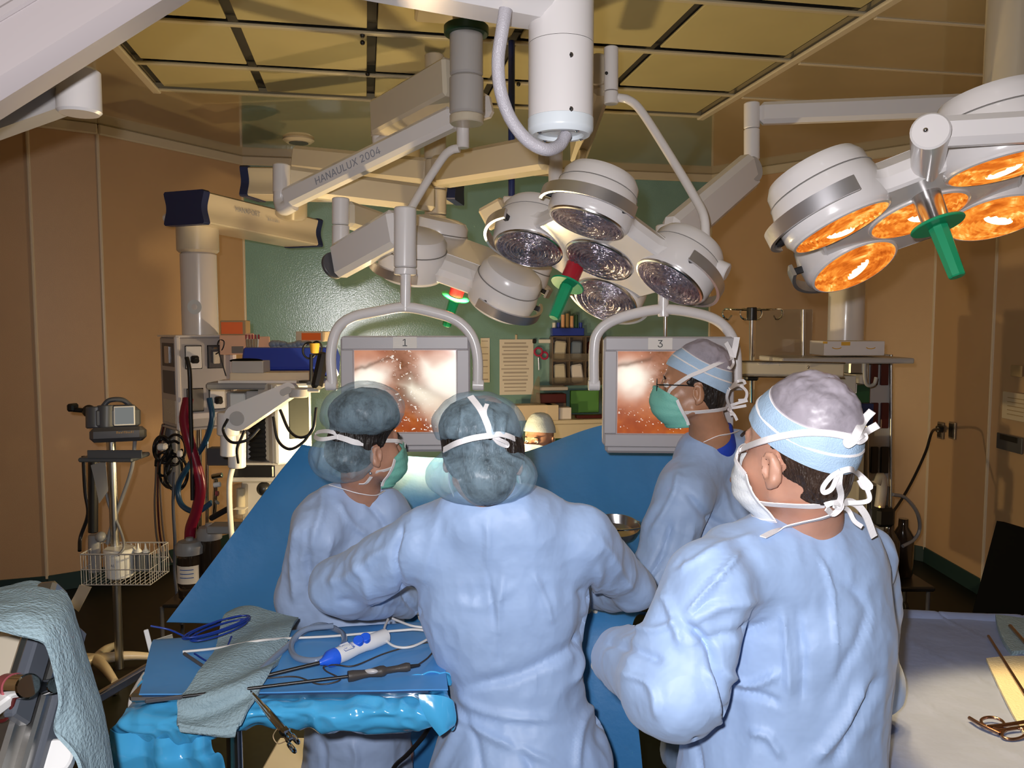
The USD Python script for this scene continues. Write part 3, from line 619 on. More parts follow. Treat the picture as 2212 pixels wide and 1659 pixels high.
obj('top_edge', MB().box(Ph(0, .268, -.02), (.35, .012, .32), Rh, .004), 'white_paint', t); obj('bottom_edge', MB().box(Ph(0, -.268, -.02), (.34, .014, .31), Rh, .004), 'grey_paint', t)
for (x, y, k) in ((-.075, .147, 0), (.052, .147, 1), (-.072, -.10, 2), (.055, -.095, 0)):
    so = obj('socket_plate', MB().box(Ph(x, y, .134), (.088, .128, .012), Rh, .004), ('white_plastic', 'dark_grey', 'brushed_steel')[k], t)
    obj('plate_frame', MB().box(Ph(x, y, .130), (.096, .136, .006), Rh, .003), 'black_plastic', so)
    if k == 0: obj('connector', MB().box(Ph(x, y - .012, .150), (.044, .044, .03), Rh, .008).cyl(Ph(x, y - .012, .15), Ph(x, y - .02, .185), .014), 'black_plastic', so)
    if k == 1: obj('yellow_insert', MB().box(Ph(x, y - .005, .143), (.038, .07, .01), Rh, .003), 'bin_paper', so); obj('plate_clip', MB().box(Ph(x, y + .05, .142), (.03, .01, .01), Rh, .002), 'chrome', so)
for (y, m) in ((.16, 'dark_grey'), (-.0, 'slate_plastic'), (-.17, 'bin_paper')):
    obj('side_panel', MB().box(Ph(-.166, y, -.02), (.006, .135, .20), Rh, .002), m, t)
obj('side_socket', MB().box(Ph(-.172, .16, -.02), (.012, .10, .07), Rh, .004), 'bumper_silver', t)
obj('rail', MB().box(Ph(.03, -.19, .16), (.30, .035, .012), Rh, .005).box(Ph(-.15, -.20, .155), (.06, .04, .015), Rh, .012), 'white_paint', t)
for px in (427, 447, 432): obj('support_rod', MB().cyl(V(px, 915, 4.68), V(px, 1150, 4.68), .010), 'chrome', t)
obj('back_column', MB().cyl(V(370, 915, 4.95), V(372, 1050, 4.95), .05), 'slate_plastic', t)
obj('bracket', MB().box(V(478, 985, 4.5), (.14, .075, .10), None, .006), 'dark_grey', t)
# hoses and cables of the pendant
def cable(name, label, pts, r, mat, cat='cable', n=8): return obj(name, MB().tube([V(*p) for p in pts], r, n, 8), mat, None, 60, label, cat)
cable('suction_hose', 'dark red suction hose hanging from the supply pendant to a bottle', [(406, 862, 4.5), (399, 905, 4.45), (408, 950, 4.42), (425, 1010, 4.42), (433, 1055, 4.42), (424, 1105, 4.42), (412, 1140, 4.42), (410, 1172, 4.42)], .030, 'red_hose', 'hose', 14)
cable('gas_hose', 'blue gas hose looping below the supply pendant', [(452, 860, 4.5), (458, 905, 4.48), (440, 960, 4.5), (405, 1010, 4.55), (385, 1050, 4.58), (392, 1090, 4.56), (425, 1105, 4.5), (458, 1085, 4.5)], .016, 'blue_hose', 'hose', 12)
cable('power_cord', 'black cord plugged into the upper left socket of the supply pendant', [(403, 772, 4.42), (409, 800, 4.4), (411, 850, 4.4), (412, 900, 4.4), (415, 1000, 4.4), (416, 1080, 4.4)], .012, 'black_cable', 'cord')
cable('cable', 'thin dark cord looping over the white edge of the supply pendant', [(466, 765, 4.55), (480, 755, 4.54), (484, 738, 4.54), (474, 735, 4.54), (470, 750, 4.54), (480, 785, 4.54), (488, 812, 4.54)], .0035, 'black_cable', 'cord')
cable('grey_cable', 'grey cable hanging from the supply pendant to the floor', [(377, 1020, 4.6), (374, 1090, 4.58), (378, 1170, 4.55), (377, 1230, 4.55), (383, 1290, 4.5), (392, 1350, 4.45)], .010, 'slate_plastic')
for k in range(3): cable('hanging_cable', ['leftmost of the thin brown cables below the supply pendant', 'middle thin brown cable below the supply pendant', 'right thin brown cable of the three below the supply pendant'][k], [(352 + 3 * k, 916, 4.72), (340 + 4 * k, 970, 4.75), (336 + 5 * k, 1040, 4.75), (334 + 7 * k, 1090, 4.74), (337 + 8 * k, 1150, 4.74), (345 + 8 * k, 1190, 4.74), (358 + 7 * k, 1215, 4.74)], .006, ('bin_brown', 'dark_red', 'bin_brown')[k])
mb = MB(); rng = random.Random(4)
for k in range(9):
    cx, cy = 362 + rng.uniform(-18, 22), 1000 + rng.uniform(-35, 35); rr = rng.uniform(16, 34)
    mb.tube([V(cx + rr * math.cos(a) * .8, cy + rr * 1.2 * math.sin(a), 4.68 + .02 * math.sin(3 * a + k)) for a in np.linspace(k, k + 5.6, 11)], .008, 7, 4)
obj('cable_coil', mb, 'black_cable', None, 60, 'black tangle of coiled cables hung below the supply pendant', 'cable')
obj('cable_plug', MB().box(V(351, 965, 4.6), (.05, .055, .04), None, .01).box(V(388, 980, 4.6), (.03, .03, .04), None, .008), 'white_plastic', None, 35, 'white plugs among the coiled black cables', 'plug')
# suction bottles
def bottle(t, b, s=1.0, lab=True):
    obj('jar', MB().lathe([(1e-4, 0), (.05 * s, 0), (.066 * s, .015), (.066 * s, .06), (.058 * s, .07), (.066 * s, .085), (.068 * s, .24), (.06 * s, .27), (1e-4, .272)], b, n=36), 'amber_bottle', t, 50)
    obj('lid', MB().lathe([(.062 * s, .255), (.076 * s, .258), (.078 * s, .30), (.06 * s, .325), (.022, .33), (.02, .345), (1e-4, .346)], b, n=36), 'mid_grey', t, 40)
    if lab:
        a = np.linspace(-2.6, -.5, 20); v = [[b[0] + .0695 * s * math.cos(x), b[1] + .0695 * s * math.sin(x), b[2] + z] for z in (.10, .20) for x in a]; f = [[i, i + 1, 21 + i, 20 + i] for i in range(19)]
        lb = obj('label', (np.array(v), np.array(f)), 'paper', t, 40)
        for k in range(3): obj('print_line', ribbon([A(b[0] + .0703 * s * math.cos(x), b[1] + .0703 * s * math.sin(x), b[2] + .18 - .022 * k) for x in a[5:16]], .004, b + A(0, 0, .18 - .022 * k), .0004, 1), 'print_blue', lb)
b = V(413, 1292, 4.35); t = thing('suction_bottle', 'dark suction bottle with a white label at the end of the red hose', 'bottle', b); bottle(t, b)
b2 = V(455, 1260, 4.4); t = thing('suction_bottle', 'dark suction bottle half behind the labelled bottle', 'bottle', b2); bottle(t, b2, .9, False)
t = thing('bottle_cart', 'dark low cart under the suction bottles', 'cart', A(b[0] + .08, b[1] + .1, 0))
obj('shelf', MB().box(A(b[0] + .06, b[1] + .05, b[2] - .012), (.36, .30, .02), None, .005), 'black_plastic', t)
for sx in (-.13, .20):
    for sy in (-.08, .18): obj('leg', MB().cyl(A(b[0] + sx, b[1] + sy, 0), A(b[0] + sx, b[1] + sy, b[2] - .02), .011), 'dark_grey', t)

# ------------------------------------------------------------------ vital signs monitor on its stand
S0 = Z(208, 1452, 0.03); dS = S0[1]; s = lambda x, y, d=0: V(x, y, dS + d)
t = thing('monitor_stand', 'steel pole stand with tray and wire basket at the left wall', 'equipment stand', A(S0[0], S0[1], 0))
obj('pole', MB().cyl(A(s(204, 1)[0], dS, s(204, 900)[2]), A(s(204, 1)[0], dS, .05), .021), 'brushed_steel', t)
obj('pole_sleeve', MB().cyl(s(201, 1150), s(201, 990), .024), 'black_plastic', t); obj('pole_clamp', MB().cyl(s(204, 1235), s(204, 1155), .03).ball(s(218, 1160, -.03), .028), 'mid_grey', t)
obj('side_handle', MB().cyl(s(158, 885), s(195, 888), .012).box(s(157, 880), (.035, .06, .04), None, .008).ball(s(192, 888), .032), 'black_plastic', t)
obj('tray', MB().box(s(248, 987, -.06), (.27, .022, .20) if False else (.27, .20, .022), None, .008).box(s(248, 981, -.16), (.27, .008, .04), None, .003), 'slate_plastic', t)
bm = MB(); x0, x1, y0, y1 = -.11, .235, -.13, .09; o = A(s(204, 1)[0], dS, 0); zt, zb = s(204, 1182)[2], s(204, 1246)[2]
def ring(z, k=1.0): return [o + A(x, y, z) for x, y in ((x0 * k, y0 * k), (x1 * k, y0 * k), (x1 * k, y1 * k), (x0 * k, y1 * k), (x0 * k, y0 * k))]
for z in (zt, (zt + zb) / 2, zb): bm.tube(ring(z), .0028 if z < zt else .004, 6, smooth=False)
for k in range(15):
    x = x0 + (x1 - x0) * k / 14
    for y in (y0, y1): bm.cyl(o + A(x, y, zb), o + A(x, y, zt), .0022, n=6)
    bm.cyl(o + A(x, y0, zb), o + A(x, y1, zb), .0022, n=6)
for k in range(1, 9):
    y = y0 + (y1 - y0) * k / 9
    for x in (x0, x1): bm.cyl(o + A(x, y, zb), o + A(x, y, zt), .0022, n=6)
obj('wire_basket', bm, 'grey_paint', t)
for k in range(5):
    a = k * 2 * math.pi / 5 + .4; e = A(S0[0] + .30 * math.cos(a), S0[1] + .26 * math.sin(a), .07); lg = obj('base_leg', MB().tube([A(S0[0], S0[1], .10), (A(S0[0], S0[1], .1) + e) / 2 + A(0, 0, .012), e], [.03, .018], 12), 'cream_paint', t)
    obj('castor', MB().cyl(e + A(-.012, 0, -.035), e + A(.012, 0, -.035), .033), 'black_rubber', lg)
Cm = s(250, 915, -.02); Rm = facing(A(.35, -1, .12)); Pm = lambda x, y, z=0: Cm + Rm @ A(x, y, z)
t = thing('vital_signs_monitor', 'grey vital signs monitor with a small lit screen on the pole stand', 'patient monitor', Cm)
obj('body', MB().box(Pm(0, .03, -.03), (.22, .13, .13), Rm, .03), 'slate_plastic', t); obj('lower_body', MB().box(Pm(.01, -.055, -.02), (.25, .075, .16), Rm, .02), 'dark_grey', t)
obj('rear_bulge', MB().cyl(Pm(-.09, -.02, -.02), Pm(-.09, .09, -.02), .05).cyl(Pm(-.04, -.02, -.0), Pm(-.04, .095, -.0), .045), 'slate_plastic', t)
obj('carry_handle', MB().tube([Pm(-.06, .09, -.03), Pm(-.03, .12, -.03), Pm(.03, .12, -.03), Pm(.07, .085, -.03)], .013, 12), 'slate_plastic', t)
sc = obj('screen', MB().box(Pm(.045, .038, .036), (.085, .085, .004), Rm, .001), 'small_screen', t); obj('screen_frame', MB().box(Pm(.045, .038, .033), (.098, .098, .006), Rm, .002), 'white_plastic', sc)
scribble(t, Pm(.05, -.045, .0605), Rm[:, 0], Rm[:, 1], .08, .012, 3, 'yellow_print')
for k in range(2):
    cable('monitor_cable', ['cable from the vital signs monitor looping down to the basket', 'dark cable hanging behind the pole stand'][k], [[(292, 945, dS), (285, 1010, dS), (262, 1080, dS), (240, 1140, dS), (232, 1175, dS)], [(180, 985, dS + .05), (184, 1060, dS + .05), (190, 1110, dS + .05), (174, 1160, dS + .05), (172, 1190, dS)]][k], .010, ('mid_grey', 'black_cable')[k])
cable('monitor_cable', 'thin crossing cable between tray and white tub', [(222, 1020, dS), (235, 1090, dS), (258, 1140, dS - .02), (268, 1180, dS - .1), (255, 1200, dS - .12)], .007, 'mid_grey')
t = thing('plastic_tub', 'white plastic tub standing in the wire basket', 'tub', s(262, 1240, -.03))
b = s(260, 1244, -.04); obj('tub', MB().lathe([(1e-4, 0), (.062, 0), (.066, .01), (.072, .13), (1e-4, .131)], b, n=32), 'white_plastic', t); obj('lid', MB().lathe([(.074, .122), (.077, .124), (.077, .142), (.07, .147), (1e-4, .147)], b, n=32), 'white_plastic', t)
obj('lettering', MB().text('AL', b + A(0, -.073, .075), facing(A(0, -1, 0)), .014, .001), 'print_grey', t, False)
for k, (px, lb) in enumerate(((286, 'leftmost small white nozzle bottle in the wire basket'), (300, 'middle small white nozzle bottle in the wire basket'), (316, 'rightmost small white nozzle bottle in the wire basket'))):
    b = s(px, 1232, (.03, -.05, .0)[k] ); t = thing('nozzle_bottle', lb, 'bottle', b, 'nozzle bottles in the wire basket')
    obj('bottle', MB().lathe([(1e-4, 0), (.024, 0), (.025, .004), (.025, .085), (.012, .1)], b, n=20), 'slate_plastic', t); obj('nozzle', MB().lathe([(.019, .096), (.018, .102), (.007, .115), (.003, .142), (1e-4, .143)], b, n=20), 'white_plastic', t)
def paper_tag(name, label, px, d, mat='paper', cat='paper', bend=.01):
    G = [[V(px[0][0], px[0][1], d), V(px[1][0], px[1][1], d - bend)], [(V(px[0][0], px[0][1], d) + V(px[3][0], px[3][1], d)) / 2 + A(0, bend * .5, 0), (V(px[1][0], px[1][1], d) + V(px[2][0], px[2][1], d)) / 2], [V(px[3][0], px[3][1], d), V(px[2][0], px[2][1], d + bend)]]
    return obj(name, cloth(G, 8, 6, None, .002), mat, None, 40, label, cat)
paper_tag('hanging_bag', 'grey plastic sleeve hanging below the stand tray', [(196, 1005), (228, 995), (234, 1060), (214, 1088)], dS - .05, 'mid_grey', 'plastic sleeve')
paper_tag('paper_tag', 'pale paper tag hanging under the wire basket', [(172, 1263), (198, 1268), (170, 1322), (150, 1305)], dS - .14, 'cream_card', 'tag')

# ------------------------------------------------------------------ anaesthesia machine and what stands on it
D = 4.15
t = thing('anaesthesia_machine', 'grey anaesthesia machine with shelves beside the blue drape', 'anaesthesia machine', A(*V(545, 1200, D)[:2], 0))
za = V(540, 838, D)[2]; X = lambda px, d=D: V(px, 700, d)[0]; Zp = lambda py, d=D: V(500, py, d)[2]
def blk(nm, x0, x1, y0, y1, d0, d1, mat, par=None, bev=.006):
    """box whose front face spans pixels x0..x1, y0..y1 at depth d0, reaching back to d1."""
    a, b = V(x0, y1, d0), V(x1, y0, d0); c = (a + b) / 2; return obj(nm, MB().box(A(c[0], (d0 + d1) / 2, c[2]), (b[0] - a[0], d1 - d0, b[2] - a[2]), None, bev), mat, par)
blk('top_shelf', 443, 690, 827, 842, D - .12, D + .30, 'mid_grey', t, .01); blk('shelf_edge', 470, 640, 822, 828, D - .12, D + .3, 'white_paint', t, .003)
blk('rear_housing', 492, 640, 848, 1002, D + .12, D + .38, 'grey_paint', t); blk('vaporiser', 496, 528, 850, 895, D - .02, D + .1, 'white_plastic', t); blk('vaporiser', 532, 572, 845, 905, D, D + .12, 'grey_paint', t)
blk('front_column', 496, 520, 930, 1003, D - .1, D + .12, 'white_paint', t); blk('front_column', 522, 545, 925, 1000, D - .02, D + .12, 'grey_paint', t)
obj('bellows', MB().lathe([(1e-4, 0)] + [(.085 - .012 * (k % 2), .012 * k + .003) for k in range(19)] + [(1e-4, .225)], V(574, 990, D - .04), n=32), 'black_rubber', t, 20)
blk('work_top', 498, 640, 1000, 1006, D - .16, D + .3, 'grey_paint', t); blk('drawer', 500, 590, 1006, 1032, D - .17, D + .2, 'black_plastic', t); blk('drawer_side', 592, 640, 1004, 1034, D - .16, D + .2, 'grey_paint', t); blk('lower_shelf', 496, 610, 1032, 1042, D - .18, D + .25, 'grey_paint', t)
blk('lower_body', 532, 640, 1042, 1500, D - .08, D + .30, 'grey_paint', t)
obj('canister', MB().cyl(V(520, 1118, D - .1), V(520, 1046, D - .1), .036), 'clear_plastic', t); obj('canister_core', MB().cyl(V(520, 1110, D - .1), V(520, 1055, D - .1), .022), 'bin_paper', t); obj('canister_label', MB().box(V(520, 1098, D - .145), (.06, .05, .002), None, .0005), 'paper', t)
obj('round_knob', MB().ball(V(570, 1056, D - .16), .036), 'black_plastic', t)
Rw = facing(A(.62, -.78, 0)); Cw = V(640, 915, D - .16); Pw = lambda x, y, z=0: Cw + Rw @ A(x, y, z)
mo = obj('display_housing', MB().box(Cw + Rw @ A(-.01, -.0, -.12), (.19, .40, .24), Rw, .01), 'white_plastic', t)
obj('display_glass', MB().box(Pw(.015, .03, .001), (.105, .21, .006), Rw, .002), 'glass_dark', mo)
obj('grey_stripe', MB().box(Pw(-.105, 0, -.07), (.006, .40, .05), Rw, .002), 'grey_paint', mo)
# things on the shelf
def carton(name, label, x0, x1, y0, y1, d, dep, mat, cat='box', yaw=0., face=None, facemat=None, group=None, side=None):
    a, b = V(x0, y1, d), V(x1, y0, d); w, h = b[0] - a[0], b[2] - a[2]; c = (a + b) / 2; R = facing(A(math.sin(yaw), -math.cos(yaw), 0)); c = c + A(0, dep / 2, 0)
    t = thing(name, label, cat, A(c[0], c[1], a[2]), group); obj('carton', MB().box(c, (w, h, dep), R, .003), mat, t)
    if face: fx, fy, fw, fh = face; obj('printed_face', MB().box(c + R @ A(fx * w, fy * h, dep / 2 + .0008), (fw * w, fh * h, .0016), R, .0004), facemat, t)
    return t, c, R, w, h
carton('storage_box', 'orange-fronted cardboard box, topmost of the stack beside the pendant column', 470, 522, 692, 724, 4.55, .2, 'tan_card', yaw=.2, face=(-.05, -.02, .84, .8), facemat='orange_card')
carton('storage_box', 'cream box with two dark windows under the orange-fronted box', 468, 528, 724, 766, 4.55, .22, 'peach_card', yaw=.2, face=(.1, -.25, .4, .35), facemat='bin_brown')
carton('storage_box', 'small orange and white box standing beside the ringed holder', 641, 700, 716, 738, 4.5, .15, 'cream_card', yaw=-.1, face=(.08, 0, .72, .7), facemat='orange_card')
carton('tissue_box', 'grey box with a black top on the yellow-ended carton', 500, 568, 780, 806, D - .1, .12, 'grey_paint', yaw=.0)
obj('black_cloth', MB().ball(V(532, 779, D - .04), (.085, .05, .012)), 'black_matte', None, True, 'black cloth lying on the grey box', 'cloth')
carton('carton', 'long tan carton with a yellow end on the machine shelf', 494, 660, 805, 827, D - .08, .2, 'cream_card', yaw=.12)
c0 = V(590, 782, D + .16); obj('blue_tray', MB().box(c0 + A(.1, 0, 0), (.50, .13, .12), facing(A(.05, -1, .5)), .01), 'blue_tray', None, 35, 'bright blue plastic tray behind the boxes on the machine', 'tray')
t = thing('pen_cup', 'clear cup of red-topped pens on the blue tray', 'cup', V(545, 760, D + .25))
obj('cup', MB().lathe([(.03, 0), (.034, .07), (.032, .07), (.028, .002), (1e-4, .002)], V(545, 760, D + .25), n=20), 'clear_plastic', t)
for k in range(5): q = V(536 + k * 5, 758, D + .25); pn = obj('pen', MB().cyl(q, q + A(.004 * (k - 2), .0, .085), .0045, n=10), 'white_plastic', t); obj('pen_top', MB().cyl(q + A(.004 * (k - 2), 0, .065), q + A(.0045 * (k - 2), 0, .09), .0055, n=10), 'anodised_red', pn)
for k, (x, lb) in enumerate(((539, 'small peach card standing left of the pens'), (570, 'larger peach card standing right of the pens'))): carton('note_card', lb, x - (9, 12)[k], x + (9, 12)[k], (720, 727)[k], 760, D + .32, .01, 'peach_card', 'card')
mb = MB(); rng = random.Random(8)
for k in range(9): mb.ball(V(592 + k * 9, 746 + rng.uniform(-4, 3), D + .3), (.03, .03, .014 + .01 * rng.random()), 2)
obj('plastic_bag', mb, 'clear_tube', None, True, 'crumpled clear plastic bag behind the blue tray', 'plastic bag')
t = thing('ring_holder', 'dark ring hook holder with a brass cup beside monitor 1', 'holder', V(672, 760, 4.0))
obj('stem', MB().cyl(V(672, 824, 4.0), V(672, 765, 4.0), .008), 'black_plastic', t); obj('foot', MB().cyl(V(668, 826, 4.05), V(668, 822, 4.05), .05), 'black_plastic', t)
obj('ring', MB().tube([V(668 + 14 * math.cos(a), 757 + 17 * math.sin(a), 4.0) for a in np.linspace(0, 6.2, 17)], .005, 8, 3), 'black_plastic', t); obj('ring', MB().tube([V(684 + 11 * math.cos(a), 752 + 14 * math.sin(a), 4.0) for a in np.linspace(0, 6.2, 17)], .005, 8, 3), 'black_plastic', t)
obj('cup', MB().lathe([(.02, 0), (.026, .05), (.022, .05), (1e-4, .004)], V(680, 763, 4.0), n=20), 'yellow_print', t)
t = thing('support_arm', 'white jointed support arm in front of the anaesthesia machine', 'support arm', V(505, 905, 3.6))
fr3 = facing(A(0, -1, .1)); a, b = V(518, 902, 3.6), V(625, 843, 3.6)
def slab(a, b, ra, rb, th, R):
    from shapely.geometry import Point
    l = lambda q: (R.T @ (q - a))[:2]
    hull = Point(*l(a)).buffer(ra).union(Point(*l(b)).buffer(rb)).convex_hull
    m = trimesh.creation.extrude_polygon(hull, th); return MB().raw((m.vertices + A(0, 0, -th / 2)) @ R.T + a, m.faces)
obj('link', slab(a, b, .060, .034, .07, fr3), 'white_paint', t, 40); obj('hub_cover', MB().cyl(a - A(0, .036, 0), a - A(0, .042, 0), .033), 'grey_paint', t); obj('link_inset', slab(V(612, 848, 3.56), V(622, 843, 3.56), .016, .016, .004, fr3), 'grey_paint', t)
obj('elbow', MB().cyl(V(493, 940, 3.62), V(493, 890, 3.62), .05).cyl(V(493, 915, 3.62), V(493, 985, 3.62), .035), 'white_paint', t)
obj('stem', MB().cyl(V(512, 935, 3.66), V(512, 1010, 3.66), .04), 'white_paint', t); obj('mount', MB().beam(V(512, 1000, 3.66), V(516, 985, 4.12), .05, .05, .008), 'grey_paint', t)
obj('wrist', MB().cyl(V(645, 858, 3.6), V(645, 838, 3.6), .045).cyl(V(650, 843, 3.6), V(690, 842, 3.6), .012), 'grey_paint', t)
obj('grip_bar', MB().beam(V(683, 840, 3.55), V(700, 762, 3.6), .045, .05, .012), 'black_plastic', t)
for k, pts in enumerate(([(492, 905, 3.55), (482, 930, 3.55), (500, 955, 3.5), (535, 950, 3.5), (560, 925, 3.52)], [(515, 1000, 3.55), (512, 970, 3.52), (522, 945, 3.52), (528, 930, 3.52)], [(605, 885, 3.55), (625, 930, 3.52), (650, 945, 3.5), (675, 930, 3.5), (683, 880, 3.5)], [(590, 900, 3.55), (600, 950, 3.52), (625, 970, 3.5), (655, 955, 3.5), (676, 925, 3.5)])):
    cable('arm_cable', ['black cable looping under the elbow of the support arm', 'black cable dropping along the support arm stem', 'upper black cable loop on the white display side', 'lower black cable loop on the white display side'][k], pts, .0065, 'black_cable')
cable('breathing_tube', 'white tube hanging beside the machine drawer', [(505, 1000, 3.97), (496, 1040, 3.95), (496, 1090, 3.95), (500, 1150, 3.95), (505, 1190, 3.95)], .014, 'white_cable', 'tube', 12)
t = thing('iv_connector_rack', 'chrome connector rack between pendant and machine', 'rack', V(466, 1080, 4.3))
obj('bar', MB().cyl(V(466, 1035, 4.3), V(462, 1115, 4.3), .012), 'chrome', t)
for k in range(4): obj('connector', MB().cyl(V(466 - 8 + 4 * k, 1030 + 18 * k, 4.26), V(480 - 4 * k, 1026 + 20 * k, 4.26), .014), ('chrome', 'white_plastic', 'anodised_red', 'mid_grey')[k], t)
obj('shelf', MB().box(V(486, 1140, 4.25), (.16, .12, .04), None, .006), 'mid_grey', t); obj('shelf_clip', MB().beam(V(455, 1120, 4.2), V(500, 1095, 4.2), .05, .03, .008), 'black_plastic', t)

# ------------------------------------------------------------------ back wall: notices, bins, desk
def on_wall(px, py, off=.01):
    r = ray(px, py); a, b = CR[4], CR[5]; d = unit(A(*b, 0) - A(*a, 0)); n = A(d[1], -d[0], 0); k = ((A(*a, 0) - A(0, 0, 0)) @ n + off) / (r @ n); return EYE + r * k
Rb = facing(-Wd)
def notice(label, x0, y0, x1, y1, lines, mat='paper'):
    p, q = on_wall(x0, y0), on_wall(x1, y1); c = (p + q) / 2; w = np.linalg.norm((q - p)[:2]); h = p[2] - q[2]
    t = thing('notice', label, 'paper notice', c); obj('sheet', MB().box(c, (w, h, .003), Rb, .001), mat, t)
    rg = random.Random(lines)
    for k in range(lines):
        y = h * (.43 - .86 * k / max(lines - 1, 1)); lw = w * rg.uniform(.62, .84); obj('print_line', MB().box(c + Rb @ A(-.04 * w + (lw - .84 * w) / 2 * 0, y, .0022), (lw, h * .022 * rg.uniform(.7, 1.6), .0008), Rb, .0002), 'paper_lines', t)
    return t, c
notice('large pinned notice of ruled rows on the green wall', 1079, 733, 1152, 852, 14)
notice('narrow notice half behind the yoke of monitor 1', 1038, 730, 1058, 826, 7)
q = on_wall(1115, 728); obj('wall_clip', MB().box(q, (.02, .045, .012), Rb, .004), 'cream_paint', None, 35, 'cream clip above the large notice', 'clip')
def owall(px, py, off): return on_wall(px, py, off)
t = thing('storage_bins', 'brown wall organiser with two rows of open bins on the green wall', 'organiser', on_wall(1250, 826))
p, q = on_wall(1188, 727), on_wall(1292, 828); c = (p + q) / 2 ; w = np.linalg.norm((q - p)[:2]); h = p[2] - q[2]; Pb = lambda x, y, z=0: c + Rb @ A(x * w, y * h, z)
obj('back_board', MB().box(Pb(0, 0, .0), (w, h, .012), Rb, .004), 'bin_brown', t)
for y in (-.5, 0, .5): obj('shelf', MB().box(Pb(0, y, .06), (w, .012, .13), Rb, .004), 'bin_brown', t)
for x in (-.5, -.16, .17, .5): obj('divider', MB().box(Pb(x, 0, .06), (.010, h, .12), Rb, .003), 'bin_brown', t)
for y in (-.34, .16): obj('bin_front', MB().box(Pb(0, y - .08, .12), (w, h * .14, .004), Rb, .002), 'clear_plastic', t)
for k, (x, y, sx, sy, m, lb) in enumerate(((-.33, .22, .24, .38, 'bin_paper', 'crinkled pale packet in the upper left wall bin'), (.0, .22, .22, .36, 'clear_tube', 'shiny clear packet in the upper middle wall bin'), (.33, .22, .2, .36, 'dark_red', 'reddish packet in the upper right wall bin'), (-.33, -.27, .24, .40, 'bin_paper', 'cream packet in the lower left wall bin'), (.02, -.27, .24, .38, 'white_card', 'white packet leaning in the lower middle wall bin'), (.33, -.27, .2, .3, 'bin_brown', 'brown packet in the lower right wall bin'))):
    fr = Rb @ np.array([[math.cos(.06 * k - .1), -math.sin(.06 * k - .1), 0], [math.sin(.06 * k - .1), math.cos(.06 * k - .1), 0], [0, 0, 1]])
    obj('packet', MB().box(Pb(x, y, .06), (sx * w, sy * h, .05), fr, .02), m, None, 40, lb, 'packet', 'packets in the wall bins')
t = thing('tube_rack', 'blue rack of small capped bottles on top of the wall bins', 'rack', Pb(-.1, .52, .06))
obj('rack', MB().box(Pb(-.18, .60, .06), (w * .64, h * .16, .09), Rb, .004), 'blue_tray', t)
for k in range(7):
    q = Pb(-.45 + .09 * k, .56, .06); m = ('white_plastic', 'blue_tray', 'peach_card', 'tan_card', 'peach_card', 'green_ring', 'blue_tray')[k]; obj('vial', MB().cyl(q, q + A(0, 0, (.10, .10, .17, .18, .16, .17, .1)[k]), .016, n=14), m, t)
t = thing('hook_clip', 'magenta clamp hung on a small wall hook by the bins', 'clamp', on_wall(1165, 765, .05))
q = on_wall(1163, 760, .05); obj('handle', MB().tube([q + A(.035 * math.cos(a), 0, .035 * math.sin(a)) for a in np.linspace(0, 6.2, 14)], .009, 8, 3), 'magenta_clip', t); q = on_wall(1176, 768, .05); obj('handle', MB().tube([q + A(.03 * math.cos(a), 0, .03 * math.sin(a)) for a in np.linspace(0, 6.2, 14)], .009, 8, 3), 'magenta_clip', t)
obj('blade', MB().beam(on_wall(1163, 772, .05), on_wall(1164, 800, .05), .012, .012, .003), 'steel', t); obj('hook', MB().box(on_wall(1154, 737, .02), (.03, .04, .04), Rb, .006), 'black_plastic', t); obj('holder_bar', MB().box(on_wall(1180, 737, .03), (.14, .035, .03), Rb, .006), 'white_plastic', t)
# desk
p, q = on_wall(1178, 905, .45), on_wall(1500, 905, .45); zd = 1.02
p[2] = q[2] = zd
t = thing('desk', 'pale desk along the green wall behind the drape', 'desk', A(*((p + q) / 2)[:2], 0))
obj('worktop', MB().beam(p + A(0, .2, 0), q + A(0, .2, 0), .42, .035, .005, A(0, 0, 1)), 'wood_desk', t); obj('front_panel', MB().beam(p + A(0, .01, -.08), q + A(0, .01, -.08), .02, .12, .004, A(0, 0, 1)), 'wood_desk', t)
obj('modesty_panel', MB().beam(p + A(.1, .25, -.58), q + A(0, .25, -.58), .02, .88, .004, A(0, 0, 1)), 'green_ring', t)
def on_desk(px, off, dz=0.018):
    v = on_wall(px, 890, off); return A(v[0], v[1], zd + dz)
def dbox(name, label, px, off, w, h, dep, mat, cat='box', z0=.018):
    return obj(name, MB().box(on_desk(px, off, z0 + h / 2), (w, h, dep), Rb, .004), mat, None, 35, label, cat)
dbox('binder', 'cream box standing on the left end of the desk', 1190, .38, .10, .13, .16, 'cream_card'); dbox('carton', 'small white box with a grey print on the desk', 1215, .34, .13, .10, .12, 'white_card')
dbox('carton', 'flat brown box at the left of the desk', 1150, .36, .34, .13, .16, 'cream_card'); dbox('green_pad', 'green padded board leaning on the wall above the desk', 1262, .12, .26, .20, .05, 'green_pad', 'pad', .04)
dbox('paper_stack', 'grey tray on top of the dark bundle on the desk', 1190, .22, .26, .03, .2, 'grey_paint', 'tray', .26); dbox('dark_bundle', 'dark red bundle under the grey tray', 1190, .25, .24, .08, .14, 'dark_red', 'bundle', .15); dbox('carton', 'brown box under the dark red bundle', 1188, .2, .26, .13, .14, 'bin_brown'); dbox('pen_tray', 'long dark tray at the front of the desk', 1280, .35, .30, .03, .08, 'dark_red', 'tray')
obj('visor', cloth([[on_wall(1141, 900, .3), on_wall(1144, 880, .3), on_wall(1150, 845, .3), on_wall(1163, 812, .3)], [on_wall(1170, 905, .36), on_wall(1168, 875, .36), on_wall(1166, 845, .36), on_wall(1166, 815, .34)]], 8, 16, None, .004), 'clear_plastic', None, 50, 'curved clear plastic shield at the left end of the desk', 'shield')

